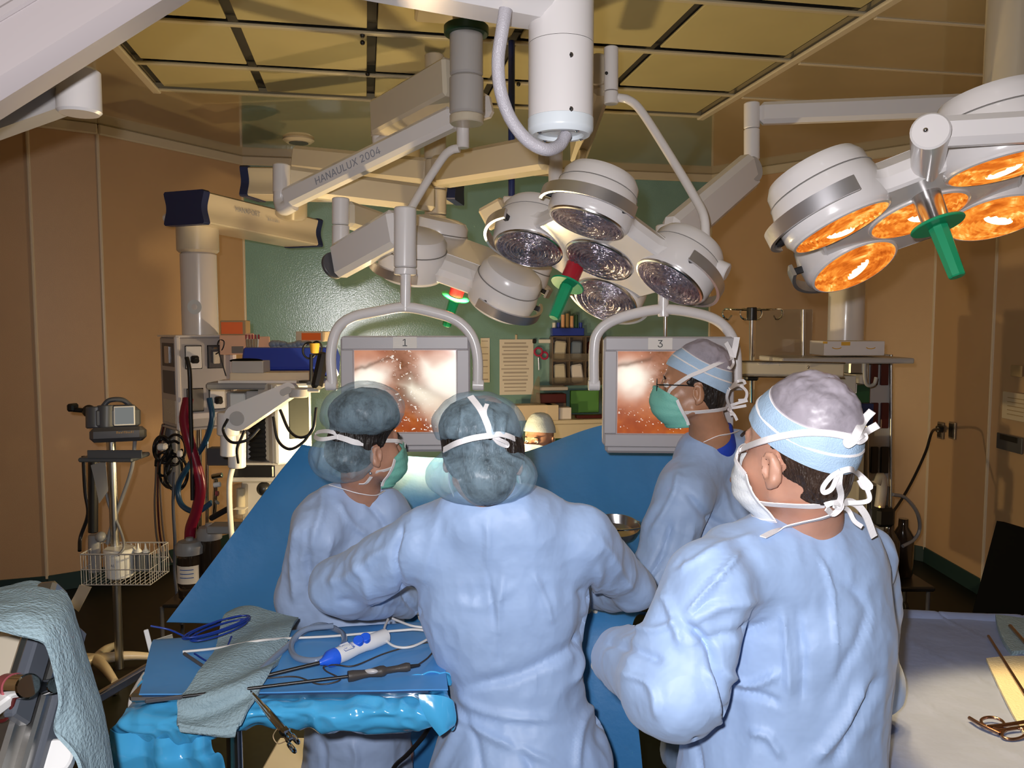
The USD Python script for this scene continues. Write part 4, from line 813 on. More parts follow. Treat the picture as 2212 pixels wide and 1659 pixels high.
# ------------------------------------------------------------------ right pendant, rail, tower
q = V(1826, 735, 4.9); zz = lambda py, d=4.9: V(1826, py, d)[2]
t = thing('supply_pendant', 'white column pendant with a socket tower at the right chamfered wall', 'ceiling pendant', A(q[0], q[1], zz(1170)))
obj('column', MB().cyl(A(*q[:2], zz(770)), A(*q[:2], zz(470)), .105, n=40), 'white_paint', t)
ax = V(2190, 420, 4.7); ax[2] = zz(470); obj('beam', MB().beam(A(*q[:2], zz(470)), ax, .28, .18, .03), 'cream_paint', t); obj('ceiling_shaft', MB().cyl(ax, A(ax[0], ax[1], HC), .09), 'cream_paint', t)
a, b = V(1868, 1185, 4.85), V(1932, 766, 4.85); c = (a + b) / 2
obj('tower', MB().box(c + A(-.03, .15, 0), (b[0] - a[0] + .06, .30, b[2] - a[2]), None, .012), 'grey_paint', t)
for x in (1873, 1925): obj('tower_edge', MB().cyl(V(x, 1185, 4.84), V(x, 766, 4.84), .010), 'brushed_steel', t)
for k, (y0, y1, m) in enumerate(((772, 832, 'dark_red'), (870, 925, 'dark_red'), (965, 1022, 'black_plastic'), (1050, 1100, 'dark_grey'))):
    for x0, x1 in ((1881, 1896), (1902, 1919)):
        so = obj('socket', MB().box((V(x0, y0, 4.84) + V(x1, y1, 4.84)) / 2, (V(x1, y0, 4.84)[0] - V(x0, y0, 4.84)[0], .02, V(x0, y0, 4.84)[2] - V(x0, y1, 4.84)[2]), None, .004), m, t)
obj('status_light', MB().ball(V(1913, 779, 4.82), .008), 'led_green', t)
obj('shelf', MB().box(V(1800, 776, 4.55), (.72, .42, .03), None, .006), 'grey_paint', t)
ra, rb = V(1593, 784, 4.25), V(1822, 800, 4.25); ra[2] = rb[2] + .01
t2 = obj('front_rail', MB().beam(ra, rb, .03, .075, .008), 'cream_paint', t); obj('rail_lip', MB().beam(ra + A(0, -.005, .04), rb + A(0, -.005, .04), .045, .008, .003), 'steel', t2); obj('rail_lip', MB().beam(ra + A(0, -.005, -.04), rb + A(0, -.005, -.04), .045, .008, .003), 'steel', t2)
lb = obj('rail_label', MB().box(V(1662, 786, 4.225), (.12, .026, .002), None, .0005), 'white_card', t); scribble(t, V(1660, 786, 4.2225), A(1, 0, 0), A(0, 0, 1), .09, .013, 7, 'print_faint', lb); obj('digit', MB().text('1', V(1684, 787, 4.2225), facing(A(0, -1, 0)), .013, .0006), 'print_faint', lb, False)
obj('screw', MB().ball(V(1746, 793, 4.225), .008), 'steel', t)
obj('clamp', MB().box(V(1845, 790, 4.45), (.09, .09, .09), None, .008), 'brushed_steel', t); obj('hook', MB().tube([V(1868, 775, 4.4), V(1868, 815, 4.4), V(1874, 832, 4.4), V(1888, 830, 4.4), V(1893, 815, 4.4)], .010, 10), 'mid_grey', t)
for k, (x0, x1, y0, y1, m, lb) in enumerate(((1790, 1850, 812, 848, 'grey_paint', 'grey device under the pendant shelf behind the capped man'), (1765, 1852, 829, 850, 'white_plastic', 'pale slim device under the pendant shelf'), (1820, 1880, 832, 870, 'green_ring', 'dark green box under the pendant shelf'), (1800, 1888, 872, 920, 'navy_cap', 'dark blue box below the dark green box'), (1820, 1868, 955, 1040, 'grey_paint', 'grey device low beside the socket tower'))):
    carton('device', lb, x0, x1, y0, y1, 4.5 + .04 * k, .2, m, 'device')
t, c, R, w, h = carton('carton', 'white carton printed with yellow marks on the right pendant shelf', 1780, 1912, 737, 768, 4.45, .22, 'white_card', yaw=-.0)
obj('yellow_mark', MB().box(c + A(-.05, -.1105, h / 2 - .014), (.05, .002, .02), None, .0005).box(c + A(-.165, -.1105, h / 2 - .008), (.025, .002, .012), None, .0005), 'yellow_print', t)
for x in (-.10, .09): obj('smile_mark', MB().tube([c + A(x + .028 * math.sin(a), -.111, -.0 - .012 * math.cos(a) + .01) for a in np.linspace(-1.1, 1.1, 9)], .0025, 6, 2), 'yellow_print', t)
t = thing('iv_pole', 'chrome infusion pole with hooks left of the right pendant', 'infusion pole', V(1624, 850, 4.5))
obj('pole', MB().cyl(V(1624, 870, 4.5), V(1624, 672, 4.5), .014), 'chrome', t); obj('top_knob', MB().cyl(V(1624, 692, 4.5), V(1624, 664, 4.5), .028), 'black_plastic', t); obj('pole_clamp', MB().box(V(1622, 812, 4.48), (.07, .07, .05), None, .008).box(V(1612, 800, 4.46), (.05, .03, .04), None, .006), 'black_plastic', t)
for (dx, dy, s_g) in ((-58, 4, 1), (-20, 0, 1), (18, 0, -1), (62, 4, -1)):
    e = V(1624 + dx, 668, 4.5 + .02 * dy); rr = .035 * s_g
    obj('hook', MB().tube([V(1624, 670, 4.5), V(1624 + dx * .7, 668, 4.5), e, e + A(-.012 * s_g, 0, -.02), e + A(-.004 * s_g, 0, -.045), e + A(rr * .6, 0, -.058), e + A(rr * 1.1, 0, -.035)], .0055, 8, 5), 'chrome', t)
t = thing('plastic_screen', 'clear plastic sheet in a thin metal frame behind the infusion pole', 'screen', V(1680, 770, 4.9))
obj('pane', MB().box((V(1632, 668, 4.8) + V(1735, 776, 4.8)) / 2, (.29, .006, .30), None, .002), 'clear_plastic', t); obj('frame_post', MB().cyl(V(1735, 776, 4.8), V(1735, 668, 4.8), .012), 'brushed_steel', t); obj('side_strip', MB().box(V(1746, 722, 4.82), (.045, .01, .30), None, .002), 'clear_plastic', t)
t = thing('mast_clamp', 'grey tubular clamp at the foot of the socket tower', 'clamp', V(1895, 1060, 4.7)); obj('tube', MB().tube([V(1893, 1045, 4.7), V(1902, 1030, 4.7), V(1905, 1055, 4.7), V(1900, 1095, 4.7)], .03, 12), 'grey_paint', t); obj('indicator', MB().ball(V(1900, 1095, 4.66), .006), 'led_orange', t); obj('body', MB().box(V(1908, 1115, 4.75), (.11, .10, .12), None, .02), 'black_plastic', t)
t = thing('gas_bottle_trolley', 'dark trolley of bottles in shadow below the socket tower', 'trolley', A(*V(1930, 1230, 4.9)[:2], 0))
for k, (x, y) in enumerate(((1915, 1290), (1945, 1300))): q = V(x, y, 4.8 + .1 * k); obj('bottle', MB().lathe([(1e-4, 0), (.06, 0), (.065, .02), (.065, .25), (.03, .31), (.028, .36), (1e-4, .36)], A(q[0], q[1], .28), n=24), 'amber_bottle', t)
q = V(1930, 1300, 4.85); obj('base', MB().box(A(q[0], q[1], .26), (.34, .34, .03), None, .01), 'black_plastic', t)
for sx in (-.14, .14):
    for sy in (-.14, .14): obj('castor', MB().cyl(A(q[0] + sx - .012, q[1] + sy, .04), A(q[0] + sx + .012, q[1] + sy, .04), .04), 'black_rubber', t); obj('leg', MB().cyl(A(q[0] + sx, q[1] + sy, .07), A(q[0] + sx, q[1] + sy, .25), .012), 'dark_grey', t)
cable('tower_hose', 'grey hose looping from the tower foot against the right wall', [(1928, 1068, 4.7), (1955, 1075, 4.75), (1980, 1105, 4.8), (1987, 1140, 4.85), (1975, 1165, 4.85), (1950, 1180, 4.8)], .011, 'mid_grey', 'hose')
# right wall fittings
def on_right(px, py, off=.012):
    a, b = CR[6], CR[7]; r = ray(px, py); d = unit(A(*b, 0) - A(*a, 0)); n = A(d[1], -d[0], 0); k = (A(*a, 0) @ n + off) / (r @ n); return EYE + r * k
Rr2 = facing(A(unit(A(*CR[7], 0) - A(*CR[6], 0))[1], -unit(A(*CR[7], 0) - A(*CR[6], 0))[0], 0))
for k, (px, lb) in enumerate(((2032, 'dark wall socket holding a black plug'), (2057, 'empty dark wall socket with a steel rim'))):
    q = on_right(px, 930); t = thing('wall_socket', lb, 'socket', q); obj('plate', MB().box(q, (.085, .125, .012), Rr2, .003), 'brushed_steel' if k else 'bin_brown', t); obj('insert', MB().box(q + Rr2 @ A(-.004, 0, .006), (.062, .10, .006), Rr2, .003), 'black_plastic', t)
q = on_right(2030, 927, .05); cable_p = MB().box(q, (.04, .05, .05), Rr2, .008); obj('plug', cable_p, 'black_plastic', None, 35, 'black plug in the left wall socket', 'plug')
obj('power_cord', MB().tube([q, V(2014, 932, 5.4), V(2000, 975, 5.3), V(1975, 1030, 5.2), V(1950, 1075, 5.1), V(1925, 1110, 4.95), V(1900, 1130, 4.9)], .009, 8, 8), 'black_cable', None, 60, 'black cord running from the wall socket down to the tower', 'cord')
for (nm, lb, x0, y0, x1, y1, m) in (('notice', 'faded paper notice on the right wall', 2168, 845, 2225, 915, 'cream_card'), ('wall_panel', 'dark metal control panel below the notice on the right wall', 2155, 934, 2208, 982, 'dark_grey'), ('light_switch', 'small pale switch high on the right wall', 2185, 788, 2207, 815, 'tan_card')):
    a, b = on_right(x0, y0), on_right(x1, y1); c = (a + b) / 2; t = thing(nm, lb, nm.replace('_', ' '), c); w, h = np.linalg.norm((a - b)[:2]), abs(a[2] - b[2])
    obj('plate', MB().box(c, (w, h, .012), Rr2, .003), m, t)
    if nm == 'wall_panel': obj('display', MB().box(c + Rr2 @ A(0, .03, .007), (w * .7, h * .35, .004), Rr2, .001), 'black_plastic', t)
    if nm == 'notice': [obj('print_line', MB().box(c + Rr2 @ A(0, h * (.3 - .15 * k), .007), (w * .6, h * .03, .001), Rr2, .0002), 'tan_card', t) for k in range(5)]
# black panel at the right
t = thing('flat_screen', 'black flat screen seen from the side beyond the instrument table', 'screen', Z(2200, 1335, .9))
pts = [V(2147, 1124, 3.3), V(2260, 1158, 3.1), V(2240, 1400, 3.1), V(2092, 1330, 3.3)]
fr = frame(np.cross(pts[1] - pts[0], pts[3] - pts[0])); 
o_ = np.mean(pts, 0); loc = [(fr.T @ (p - o_))[:2] for p in pts]; obj('panel', MB().prism(loc, .05, o_, fr), 'black_matte', t)
o2 = o_ + A(.02, .05, 0); obj('stand_pole', MB().cyl(A(o2[0], o2[1] + .06, .04), o2 + A(0, .06, 0), .03), 'black_plastic', t); obj('foot', MB().box(A(o2[0], o2[1] + .06, .025), (.4, .4, .05), None, .015), 'black_plastic', t)
# ------------------------------------------------------------------ drapes and tables
dp = lambda x, y, d: V(x, y, d)
ctrl = [[dp(655, 962, 3.05), dp(760, 975, 3.2), dp(900, 985, 3.28), dp(1040, 988, 3.3), dp(1165, 968, 3.35), dp(1300, 920, 3.35), dp(1440, 925, 3.35), dp(1640, 950, 3.35)],
        [dp(590, 1040, 2.98), dp(730, 1050, 3.1), dp(890, 1050, 3.15), dp(1040, 1050, 3.2), dp(1170, 1040, 3.2), dp(1300, 1010, 3.25), dp(1450, 1010, 3.25), dp(1640, 1030, 3.25)],
        [dp(525, 1125, 2.88), dp(690, 1130, 2.98), dp(870, 1130, 3.05), dp(1040, 1120, 3.1), dp(1180, 1110, 3.1), dp(1310, 1105, 3.14), dp(1460, 1110, 3.16), dp(1640, 1120, 3.18)],
        [dp(450, 1225, 2.76), dp(650, 1230, 2.86), dp(850, 1230, 2.92), dp(1040, 1220, 2.95), dp(1190, 1190, 2.95), dp(1310, 1180, 3.0), dp(1460, 1180, 3.06), dp(1640, 1190, 3.1)],
        [dp(360, 1345, 2.62), dp(610, 1345, 2.68), dp(840, 1345, 2.72), dp(1040, 1330, 2.72), dp(1190, 1290, 2.72), dp(1310, 1270, 2.8), dp(1460, 1270, 2.95), dp(1640, 1280, 3.0)]]
def dfold(P, u, v): return .020 * (fb(P, (3.2, 3.2, .9), 11) - .5) + .010 * (fb(P, (9, 9, 1.6), 12) - .5) + .006 * np.sin(v * 34 + 3 * u) * (u > .02) * np.clip(1 - v * 1.6, 0, 1)
obj('patient_drape', cloth(ctrl, 110, 130, dfold, .004), 'drape_blue', None, 60, 'large blue patient drape raised like a tent behind the surgical team', 'drape')
t = thing('drape_frame', 'hidden steel frame and padded operating table under the blue patient drape', 'operating table', A(.0, 3.1, 0))
obj('table_top', MB().box(A(.0, 3.1, .78), (.9, .4, .10), None, .03), 'black_rubber', t); obj('table_column', MB().box(A(.0, 3.1, .38), (.35, .3, .7), None, .03), 'brushed_steel', t); obj('table_foot', MB().box(A(.0, 3.1, .04), (.8, .5, .08), None, .03), 'brushed_steel', t)
obj('lower_drape', cloth([[dp(880, 1320, 2.66), dp(1100, 1310, 2.60), dp(1330, 1320, 2.52), dp(1420, 1330, 2.50)], [A(-.36, 2.62, .9), A(.1, 2.42, .9), A(.25, 2.36, .9), A(.36, 2.34, .9)], [A(-.36, 2.60, .6), A(.1, 2.34, .6), A(.25, 2.28, .6), A(.38, 2.26, .6)], [A(-.36, 2.58, .2), A(.1, 2.28, .2), A(.25, 2.22, .2), A(.38, 2.2, .2)]], 60, 70, lambda P, u, v: .03 * (fb(P, (7, 7, .7), 21) - .5), .004), 'drape_blue', None, 60, 'blue drape side hanging between the centre surgeon and the right surgeon', 'drape')
q = V(1325, 1140, 2.75); t = thing('instrument_tray', 'steel tray edge showing between the two gowned surgeons', 'tray', q)
obj('tray', MB().lathe([(1e-4, 0), (.07, 0), (.085, .03), (.088, .03), (.072, -.004), (1e-4, -.004)], V(1330, 1150, 2.86), A(0, -.25, 1), 36), 'steel', t); obj('rim', MB().tube([V(1330, 1140, 2.86) + A(.1 * math.cos(a), .08 * math.sin(a), .012) for a in np.linspace(0, 6.28, 25)], .004, 8, 2), 'chrome', t)

# unseen warm lamp behind the drape, placed to light ceiling and arm undersides
t = thing('unseen_warm_lamp', 'unseen warm lamp behind the drape, placed to light ceiling and arm undersides', 'lamp', A(-.42, 3.72, 0))
obj('base', MB().cyl(A(-.42, 3.72, 0), A(-.42, 3.72, .04), .16), 'black_plastic', t); obj('pole', MB().cyl(A(-.42, 3.72, .04), A(-.42, 3.72, .93), .016), 'steel', t); obj('cup', MB().lathe([(.03, 0), (.05, .02), (.085, .09), (.08, .09), (.045, .025), (1e-4, .02)], A(-.42, 3.72, .93)), 'white_paint', t)
bulb = obj('bulb', MB().ball(A(-.42, 3.72, 1.0), .035), 'bulb_glow', t, True)
sphere_light('unseen_warm_light', (-.42, 3.72, 1.07), .05, 6.3 * WARM, (1.0, .74, .36))
t = thing('unseen_warm_lamp', 'second unseen warm lamp behind the drape, placed to light the left wall', 'lamp', A(-.55, 5.0, 0))  # also unseen, stands where its light reaches the left and back walls
obj('base', MB().cyl(A(-.55, 5.0, 0), A(-.55, 5.0, .04), .16), 'black_plastic', t); obj('pole', MB().cyl(A(-.55, 5.0, .04), A(-.55, 5.0, .83), .016), 'steel', t); obj('cup', MB().lathe([(.03, 0), (.05, .02), (.085, .09), (.08, .09), (.045, .025), (1e-4, .02)], A(-.55, 5.0, .83)), 'white_paint', t)
obj('bulb', MB().ball(A(-.55, 5.0, .90), .035), 'bulb_glow', t, True)
sphere_light('unseen_warm_light_back', (-.55, 5.0, .97), .05, 3.6 * WARM, (1.0, .70, .40))

# instrument table in front
ZT = 1.05
BL, BR, FL, FR = Z(330, 1385, ZT), Z(948, 1345, ZT), Z(300, 1500, ZT), Z(968, 1490, ZT)
cc = (BL + BR + FL + FR) / 4
TT = t = thing('instrument_table', 'instrument table under a blue drape with shiny cyan plastic edges', 'table', A(cc[0], cc[1], 0))
ex_ = unit(FR - FL); ey_ = np.cross(A(0, 0, 1), ex_); Rt = np.stack([ex_, ey_, A(0, 0, 1)], 1)
obj('tabletop', MB().box(cc - A(0, 0, .016), (.66, .32, .02), Rt, .006), 'steel', t); obj('post', MB().cyl(A(cc[0] - .2, cc[1] + .12, .05), A(cc[0] - .2, cc[1] + .12, ZT - .03), .02), 'steel', t); obj('foot', MB().beam(A(cc[0] - .3, cc[1] + .12, .04), A(cc[0] + .3, cc[1] + .12, .04), .06, .04, .01).beam(A(cc[0] - .2, cc[1] + .3, .04), A(cc[0] - .2, cc[1] - .3, .04), .06, .04, .01), 'steel', t)
def lerp(a, b, k): return a + (b - a) * k
rows = [[lerp(BL, BR, k) + A(0, .02, -.05) for k in np.linspace(0, 1, 5)], [lerp(BL, BR, k) for k in np.linspace(0, 1, 5)], [lerp(lerp(BL, BR, k), lerp(FL, FR, k), .5) + A(0, 0, .002) for k in np.linspace(0, 1, 5)], [lerp(FL, FR, k) for k in np.linspace(0, 1, 5)]]
obj('top_drape', cloth(rows, 60, 90, lambda P, u, v: .006 * (fb(P, (7, 7, 7), 31) - .5), .003), 'plastic_blue', t, 60)
fr_ = [(FL, 0, 0), (Z(420, 1497, ZT), 0, 0)]
top = [V(290, 1497, 1.76), V(420, 1496, 1.74), V(560, 1490, 1.735), V(700, 1488, 1.73), V(850, 1487, 1.73), V(945, 1478, 1.74), V(968, 1500, 1.76)]
mid = [V(262, 1545, 1.66), V(410, 1540, 1.64), V(560, 1528, 1.655), V(700, 1525, 1.655), V(850, 1525, 1.655), V(950, 1520, 1.66), V(985, 1540, 1.69)]
low = [V(235, 1580, 1.66), V(400, 1592, 1.63), V(560, 1570, 1.65), V(700, 1572, 1.65), V(830, 1578, 1.65), V(935, 1562, 1.65), V(980, 1575, 1.68)]
und = [V(250, 1592, 1.72), V(400, 1600, 1.70), V(560, 1572, 1.72), V(700, 1574, 1.72), V(830, 1580, 1.72), V(935, 1564, 1.72), V(970, 1572, 1.74)]
pre = [p + A(0, .03, .004) for p in top]
def pl(P, u, v): return .008 * (fb(P, (9, 9, 9), 41) - .5) * np.clip(u * 3, 0, 1) - .026 * np.abs(meshkit.noise(P * A(11, 11, 13), 42) - .5) - .020 * np.abs(meshkit.noise(P * 27., 43) - .5) + .005 * np.sin(v * 21 + 5 * u) * u
obj('front_edge_plastic', cloth([pre, top, mid, low, und], 80, 220, pl, .003), 'plastic_cyan', t, 40, 'shiny crumpled cyan plastic edge')
obj('corner_flap', cloth([[V(905, 1500, 1.64), V(960, 1505, 1.65), V(980, 1520, 1.66)], [V(915, 1540, 1.63), V(955, 1545, 1.63), V(985, 1555, 1.65)], [V(950, 1590, 1.63), V(965, 1580, 1.63), V(975, 1572, 1.65)]], 14, 14, lambda P, u, v: .012 * (fb(P, (14, 14, 14), 45) - .5), .003), 'plastic_cyan', t, 24)
obj('left_edge_plastic', cloth([[V(345, 1382, 2.0), V(325, 1440, 1.86), V(300, 1500, 1.74)], [V(318, 1400, 1.98), V(316, 1450, 1.84), V(285, 1510, 1.72)], [V(312, 1445, 1.97), V(305, 1480, 1.84), V(262, 1545, 1.68)]], 24, 40, pl, .003), 'plastic_cyan', t, 24)
obj('hanging_plastic', cloth([[V(238, 1575, 1.66), V(320, 1588, 1.65), V(400, 1590, 1.65), V(455, 1580, 1.66)], [V(236, 1620, 1.66), V(320, 1640, 1.64), V(400, 1640, 1.64), V(470, 1630, 1.66)], [V(240, 1700, 1.68), V(320, 1710, 1.65), V(410, 1705, 1.65), V(495, 1690, 1.68)], [V(245, 2000, 1.74), V(330, 2010, 1.7), V(420, 2005, 1.7), V(500, 1990, 1.74)]], 60, 60, lambda P, u, v: .02 * (fb(P, (9, 9, 2), 47) - .5) + .012 * np.sin(v * 17) - .05 * np.abs(meshkit.noise(P * A(12, 12, 7), 48) - .5), .003), 'plastic_cyan', t, 40, 'long cyan plastic fall at the left corner')
# things on it
onT = lambda x, y, dz=.004: Z(x, y, ZT + dz)
tw = [[onT(500, 1322, .01), onT(560, 1318, .012), onT(645, 1330, .01)], [onT(470, 1375, .018), onT(540, 1375, .022), onT(625, 1375, .012)], [onT(445, 1440, .016), onT(520, 1440, .022), onT(600, 1430, .012)], [onT(400, 1490, .012), onT(490, 1490, .018), onT(572, 1470, .014)], [V(385, 1528, 1.635), V(460, 1535, 1.625), V(545, 1518, 1.635)], [V(383, 1562, 1.59), V(455, 1572, 1.585), V(520, 1560, 1.59)], [V(400, 1580, 1.58), V(460, 1590, 1.578), V(508, 1588, 1.585)]]
obj('towel', cloth(tw, 110, 60, lambda P, u, v: .012 * (fb(P, (11, 11, 11), 51) - .5) + .008 * np.sin(u * 22 + 5 * v) * np.clip(1.2 - u, 0, 1) + .003 * np.exp(-((u - .86) / .012) ** 2), .007), 'towel_grey', None, 50, 'grey-blue surgical towel laid over the instrument table front edge', 'towel')
def on_table(name, label, pts, r, mat, cat='tube', n=10): return obj(name, MB().tube([onT(*p) for p in pts], r, n, 8), mat, None, 60, label, cat)
# irrigation handpiece
a, b = onT(708, 1425, .026), onT(832, 1374, .026); dr = unit(b - a); L = np.linalg.norm(b - a); fr = frame(dr)
t = thing('suction_irrigator', 'white irrigation handpiece with bright blue nose and buttons on the instrument table', 'surgical handpiece', a)
obj('body', MB().lathe([(1e-4, .02), (.019, .022), (.0195, .05), (.0165, .085), (.0165, .11), (.019, .128), (.0185, L), (.012, L + .006), (1e-4, L + .006)], a, dr, 28), 'white_plastic', t, 50)
obj('nose', MB().lathe([(1e-4, -.026), (.006, -.022), (.009, -.012), (.0185, .002), (.0205, .012), (.0205, .023), (1e-4, .023)], a, dr, 28), 'button_blue', t, 50)
up = A(0, -.5, .86)
for k in (0, 1): q = a + dr * (.095 + .022 * k) + unit(up) * .014; obj('button', MB().cyl(q, q + unit(up) * .014, .0125), 'button_blue', t)
pl_ = a + dr * .058 + unit(up) * .0185; Rl = np.stack([dr, unit(np.cross(up, dr)), unit(up)], 1); Rl[:, 2] = np.cross(Rl[:, 0], Rl[:, 1])
lbp = obj('label_plate', MB().box(pl_, (.026, .026, .0015), Rl, .0005), 'white_plastic', t); obj('emblem_ring', MB().tube([pl_ + Rl @ A(-.006 + .006 * math.cos(x), .006 * math.sin(x), .0012) for x in np.linspace(0, 6.28, 17)], .0007, 6, 2), 'print_blue', lbp); obj('emblem_bar', MB().box(pl_ + Rl @ A(.002, 0, .0012), (.016, .002, .0008), Rl, .0002), 'print_blue', lbp); scribble(t, pl_ + Rl @ A(.0155, 0, .001), Rl[:, 1], -Rl[:, 0], .022, .0035, 9, 'print_blue', lbp)
obj('label_frame', MB().tube([pl_ + Rl @ A(x, y, .001) for x, y in ((-.013, -.013), (.013, -.013), (.013, .013), (-.013, .013), (-.013, -.013))], .0006, 5, smooth=False), 'print_blue', lbp)
obj('shaft', MB().cyl(a - dr * .02, onT(540, 1468, .012), .0042), 'black_plastic', t)
a, b = onT(905, 1437, .016), onT(748, 1462, .016); dr = unit(b - a); L = np.linalg.norm(b - a)
t = thing('electrode_handle', 'dark brown electrode pencil with a long black shaft on the instrument table', 'surgical handpiece', b)
obj('grip', MB().lathe([(1e-4, .02), (.009, .022), (.0105, .03), (.0075, .05), (.0075, .075), (.012, .082), (.0125, .09), (.009, .115), (.0095, .13), (.0125, L - .014), (.012, L - .004), (1e-4, L - .003)], a, dr, 24), 'brown_handle', t, 40)
obj('tail', MB().lathe([(1e-4, -.004), (.0035, 0), (.005, .024), (1e-4, .026)], a, dr, 16), 'black_plastic', t); obj('shaft', MB().cyl(b - dr * .01, onT(395, 1505, .014), .0036), 'black_plastic', t); obj('tip', MB().beam(onT(395, 1505, .012), onT(313, 1515, .012), .007, .009, .003), 'dark_grey', t); obj('finger_pad', MB().ball(a + dr * .11 + A(0, -.006, .006), (.016, .006, .006)), 'grey_paint', t)
on_table('suction_tube', 'coiled clear suction tubing on the instrument table', [(560, 1450, .01), (610, 1405, .012), (680, 1352, .012), (735, 1365, .014), (740, 1395, .016), (690, 1425, .014), (640, 1420, .012), (630, 1390, .014), (660, 1360, .03), (720, 1352, .03)], .0075, 'clear_tube', 'tube', 12)
on_table('white_cable', 'white cable lying across the instrument table to the surgeon', [(395, 1408, .012), (470, 1400, .014), (560, 1384, .035), (622, 1379, .016), (720, 1374, .014), (860, 1362, .03), (900, 1360, .03), (935, 1366, .02), (945, 1375, .02)], .0032, 'white_cable', 'cable')
on_table('white_cable', 'looped white cable at the handpiece end', [(838, 1338, .03), (830, 1360, .03), (836, 1385, .02), (860, 1398, .016), (895, 1395, .016), (935, 1372, .02), (925, 1358, .024), (890, 1352, .03), (862, 1342, .03), (848, 1336, .03)], .0032, 'white_cable', 'cable')
on_table('thin_wire', 'thin brown wire curling round the electrode pencil', [(575, 1465, .006), (640, 1462, .006), (690, 1478, .006), (735, 1468, .008), (705, 1450, .01), (700, 1440, .012), (725, 1436, .02), (765, 1438, .02), (830, 1412, .01), (900, 1392, .012), (945, 1385, .012)], .0018, 'brown_handle', 'wire')
on_table('thin_wire', 'thin dark wire from the electrode pencil tail', [(903, 1436, .016), (925, 1420, .012), (945, 1395, .014)], .0018, 'brown_handle', 'wire')
mb = MB(); rng = random.Random(3)
for k in range(7):
    cx, cy = 470 + rng.uniform(-8, 8), 1358 + rng.uniform(-5, 5); aa = rng.uniform(50, 72); bb = rng.uniform(7, 14)
    mb.tube([onT(cx + aa * math.cos(x), cy - .32 * aa * math.cos(x) + bb * math.sin(x), .012 + .006 * k) for x in np.linspace(k, k + 5.9, 16)], .0022, 7, 4)
mb.tube([onT(430, 1385, .02), onT(400, 1375, .03), onT(365, 1360, .045), onT(325, 1352, .06)], .0024, 7, 6).tube([onT(500, 1375, .02), onT(478, 1425, .012), onT(452, 1430, .012), onT(420, 1412, .014)], .0022, 7, 6)
obj('blue_cable', mb, 'blue_cable', None, 60, 'coil of thin dark blue cable at the back of the instrument table', 'cable')
t = thing('cable_clip', 'small white plastic stick standing at the left corner of the instrument table', 'clip', V(325, 1402, 2.0)); obj('stick', MB().beam(V(315, 1360, 2.0), V(327, 1408, 1.98), .012, .006, .002), 'white_plastic', t)
paper_tag('paper_label', 'small pale paper label at the back left table corner', [(335, 1382), (372, 1370), (375, 1382), (338, 1394)], 2.02, 'bin_paper', 'label')
obj('dark_rod', MB().cyl(onT(440, 1440, .012), onT(398, 1412, .014), .004), 'dark_grey', None, 40, 'short grey rod half under the towel', 'rod')
# forceps hanging over the edge
a, b = V(538, 1490, 1.66), V(628, 1592, 1.55); dr = unit(b - a); sd = unit(np.cross(dr, A(0, -1, 0)))
t = thing('forceps', 'curved steel forceps hanging over the front of the instrument table', 'forceps', b)
for k in (-1, 1):
    bl = obj('arm', MB().tube([V(534, 1486, 1.68), V(548, 1502, 1.655) + sd * .001 * k, V(580, 1540, 1.60) + sd * .003 * k, V(612, 1578, 1.565) + sd * .004 * k, V(628, 1597, 1.55) + sd * .007 * k], [.0015, .0035, .005, .0045, .004], 10, 6), 'chrome', t)
    c = V(634, 1606, 1.545) + sd * .010 * k; obj('finger_ring', MB().tube([c + dr * .013 * math.cos(x) + unit(sd * .7 + A(0, .7, 0)) * .011 * math.sin(x) for x in np.linspace(0, 6.28, 17)], .0032, 8, 2), 'chrome', bl)
obj('box_joint', MB().box(V(615, 1580, 1.56), (.018, .014, .018), frame(dr), .003), 'chrome', t); obj('ratchet', MB().box(V(628, 1596, 1.55), (.022, .008, .008), frame(dr), .002), 'chrome', t)
obj('thread', MB().tube([V(600, 1572, 1.57), V(590, 1590, 1.58), V(600, 1606, 1.57), V(620, 1600, 1.555)], .0012, 6), 'tan_card', None, 60, 'thin tan thread looping at the forceps', 'thread')
t = TT; obj('side_rail', MB().beam(V(190, 1520, 1.85), V(322, 1442, 2.05), .02, .025, .004), 'brushed_steel', t); obj('rail_groove', MB().beam(V(190, 1514, 1.845), V(322, 1436, 2.045), .008, .006, .002), 'dark_grey', t)
cable('table_cable', 'white cable dropping along the left table edge', [(312, 1455, 1.95), (296, 1480, 1.9), (284, 1505, 1.85), (282, 1540, 1.85), (300, 1600, 1.9)], .005, 'white_cable')
cable('floor_cable', 'dark cable falling from the table towards the floor by the centre gown', [(935, 1555, 1.85), (915, 1590, 1.9), (880, 1630, 1.95), (850, 1660, 2.0), (830, 1720, 2.0)], .006, 'black_cable')
obj('step_stool', MB().box(Z(640, 1668, .42) + A(0, .08, -.03), (.24, .28, .06), None, .008), 'wood_desk', None, 35, 'pale wooden step edge under the instrument table at the bottom edge', 'step')
q = Z(640, 1668, .42)

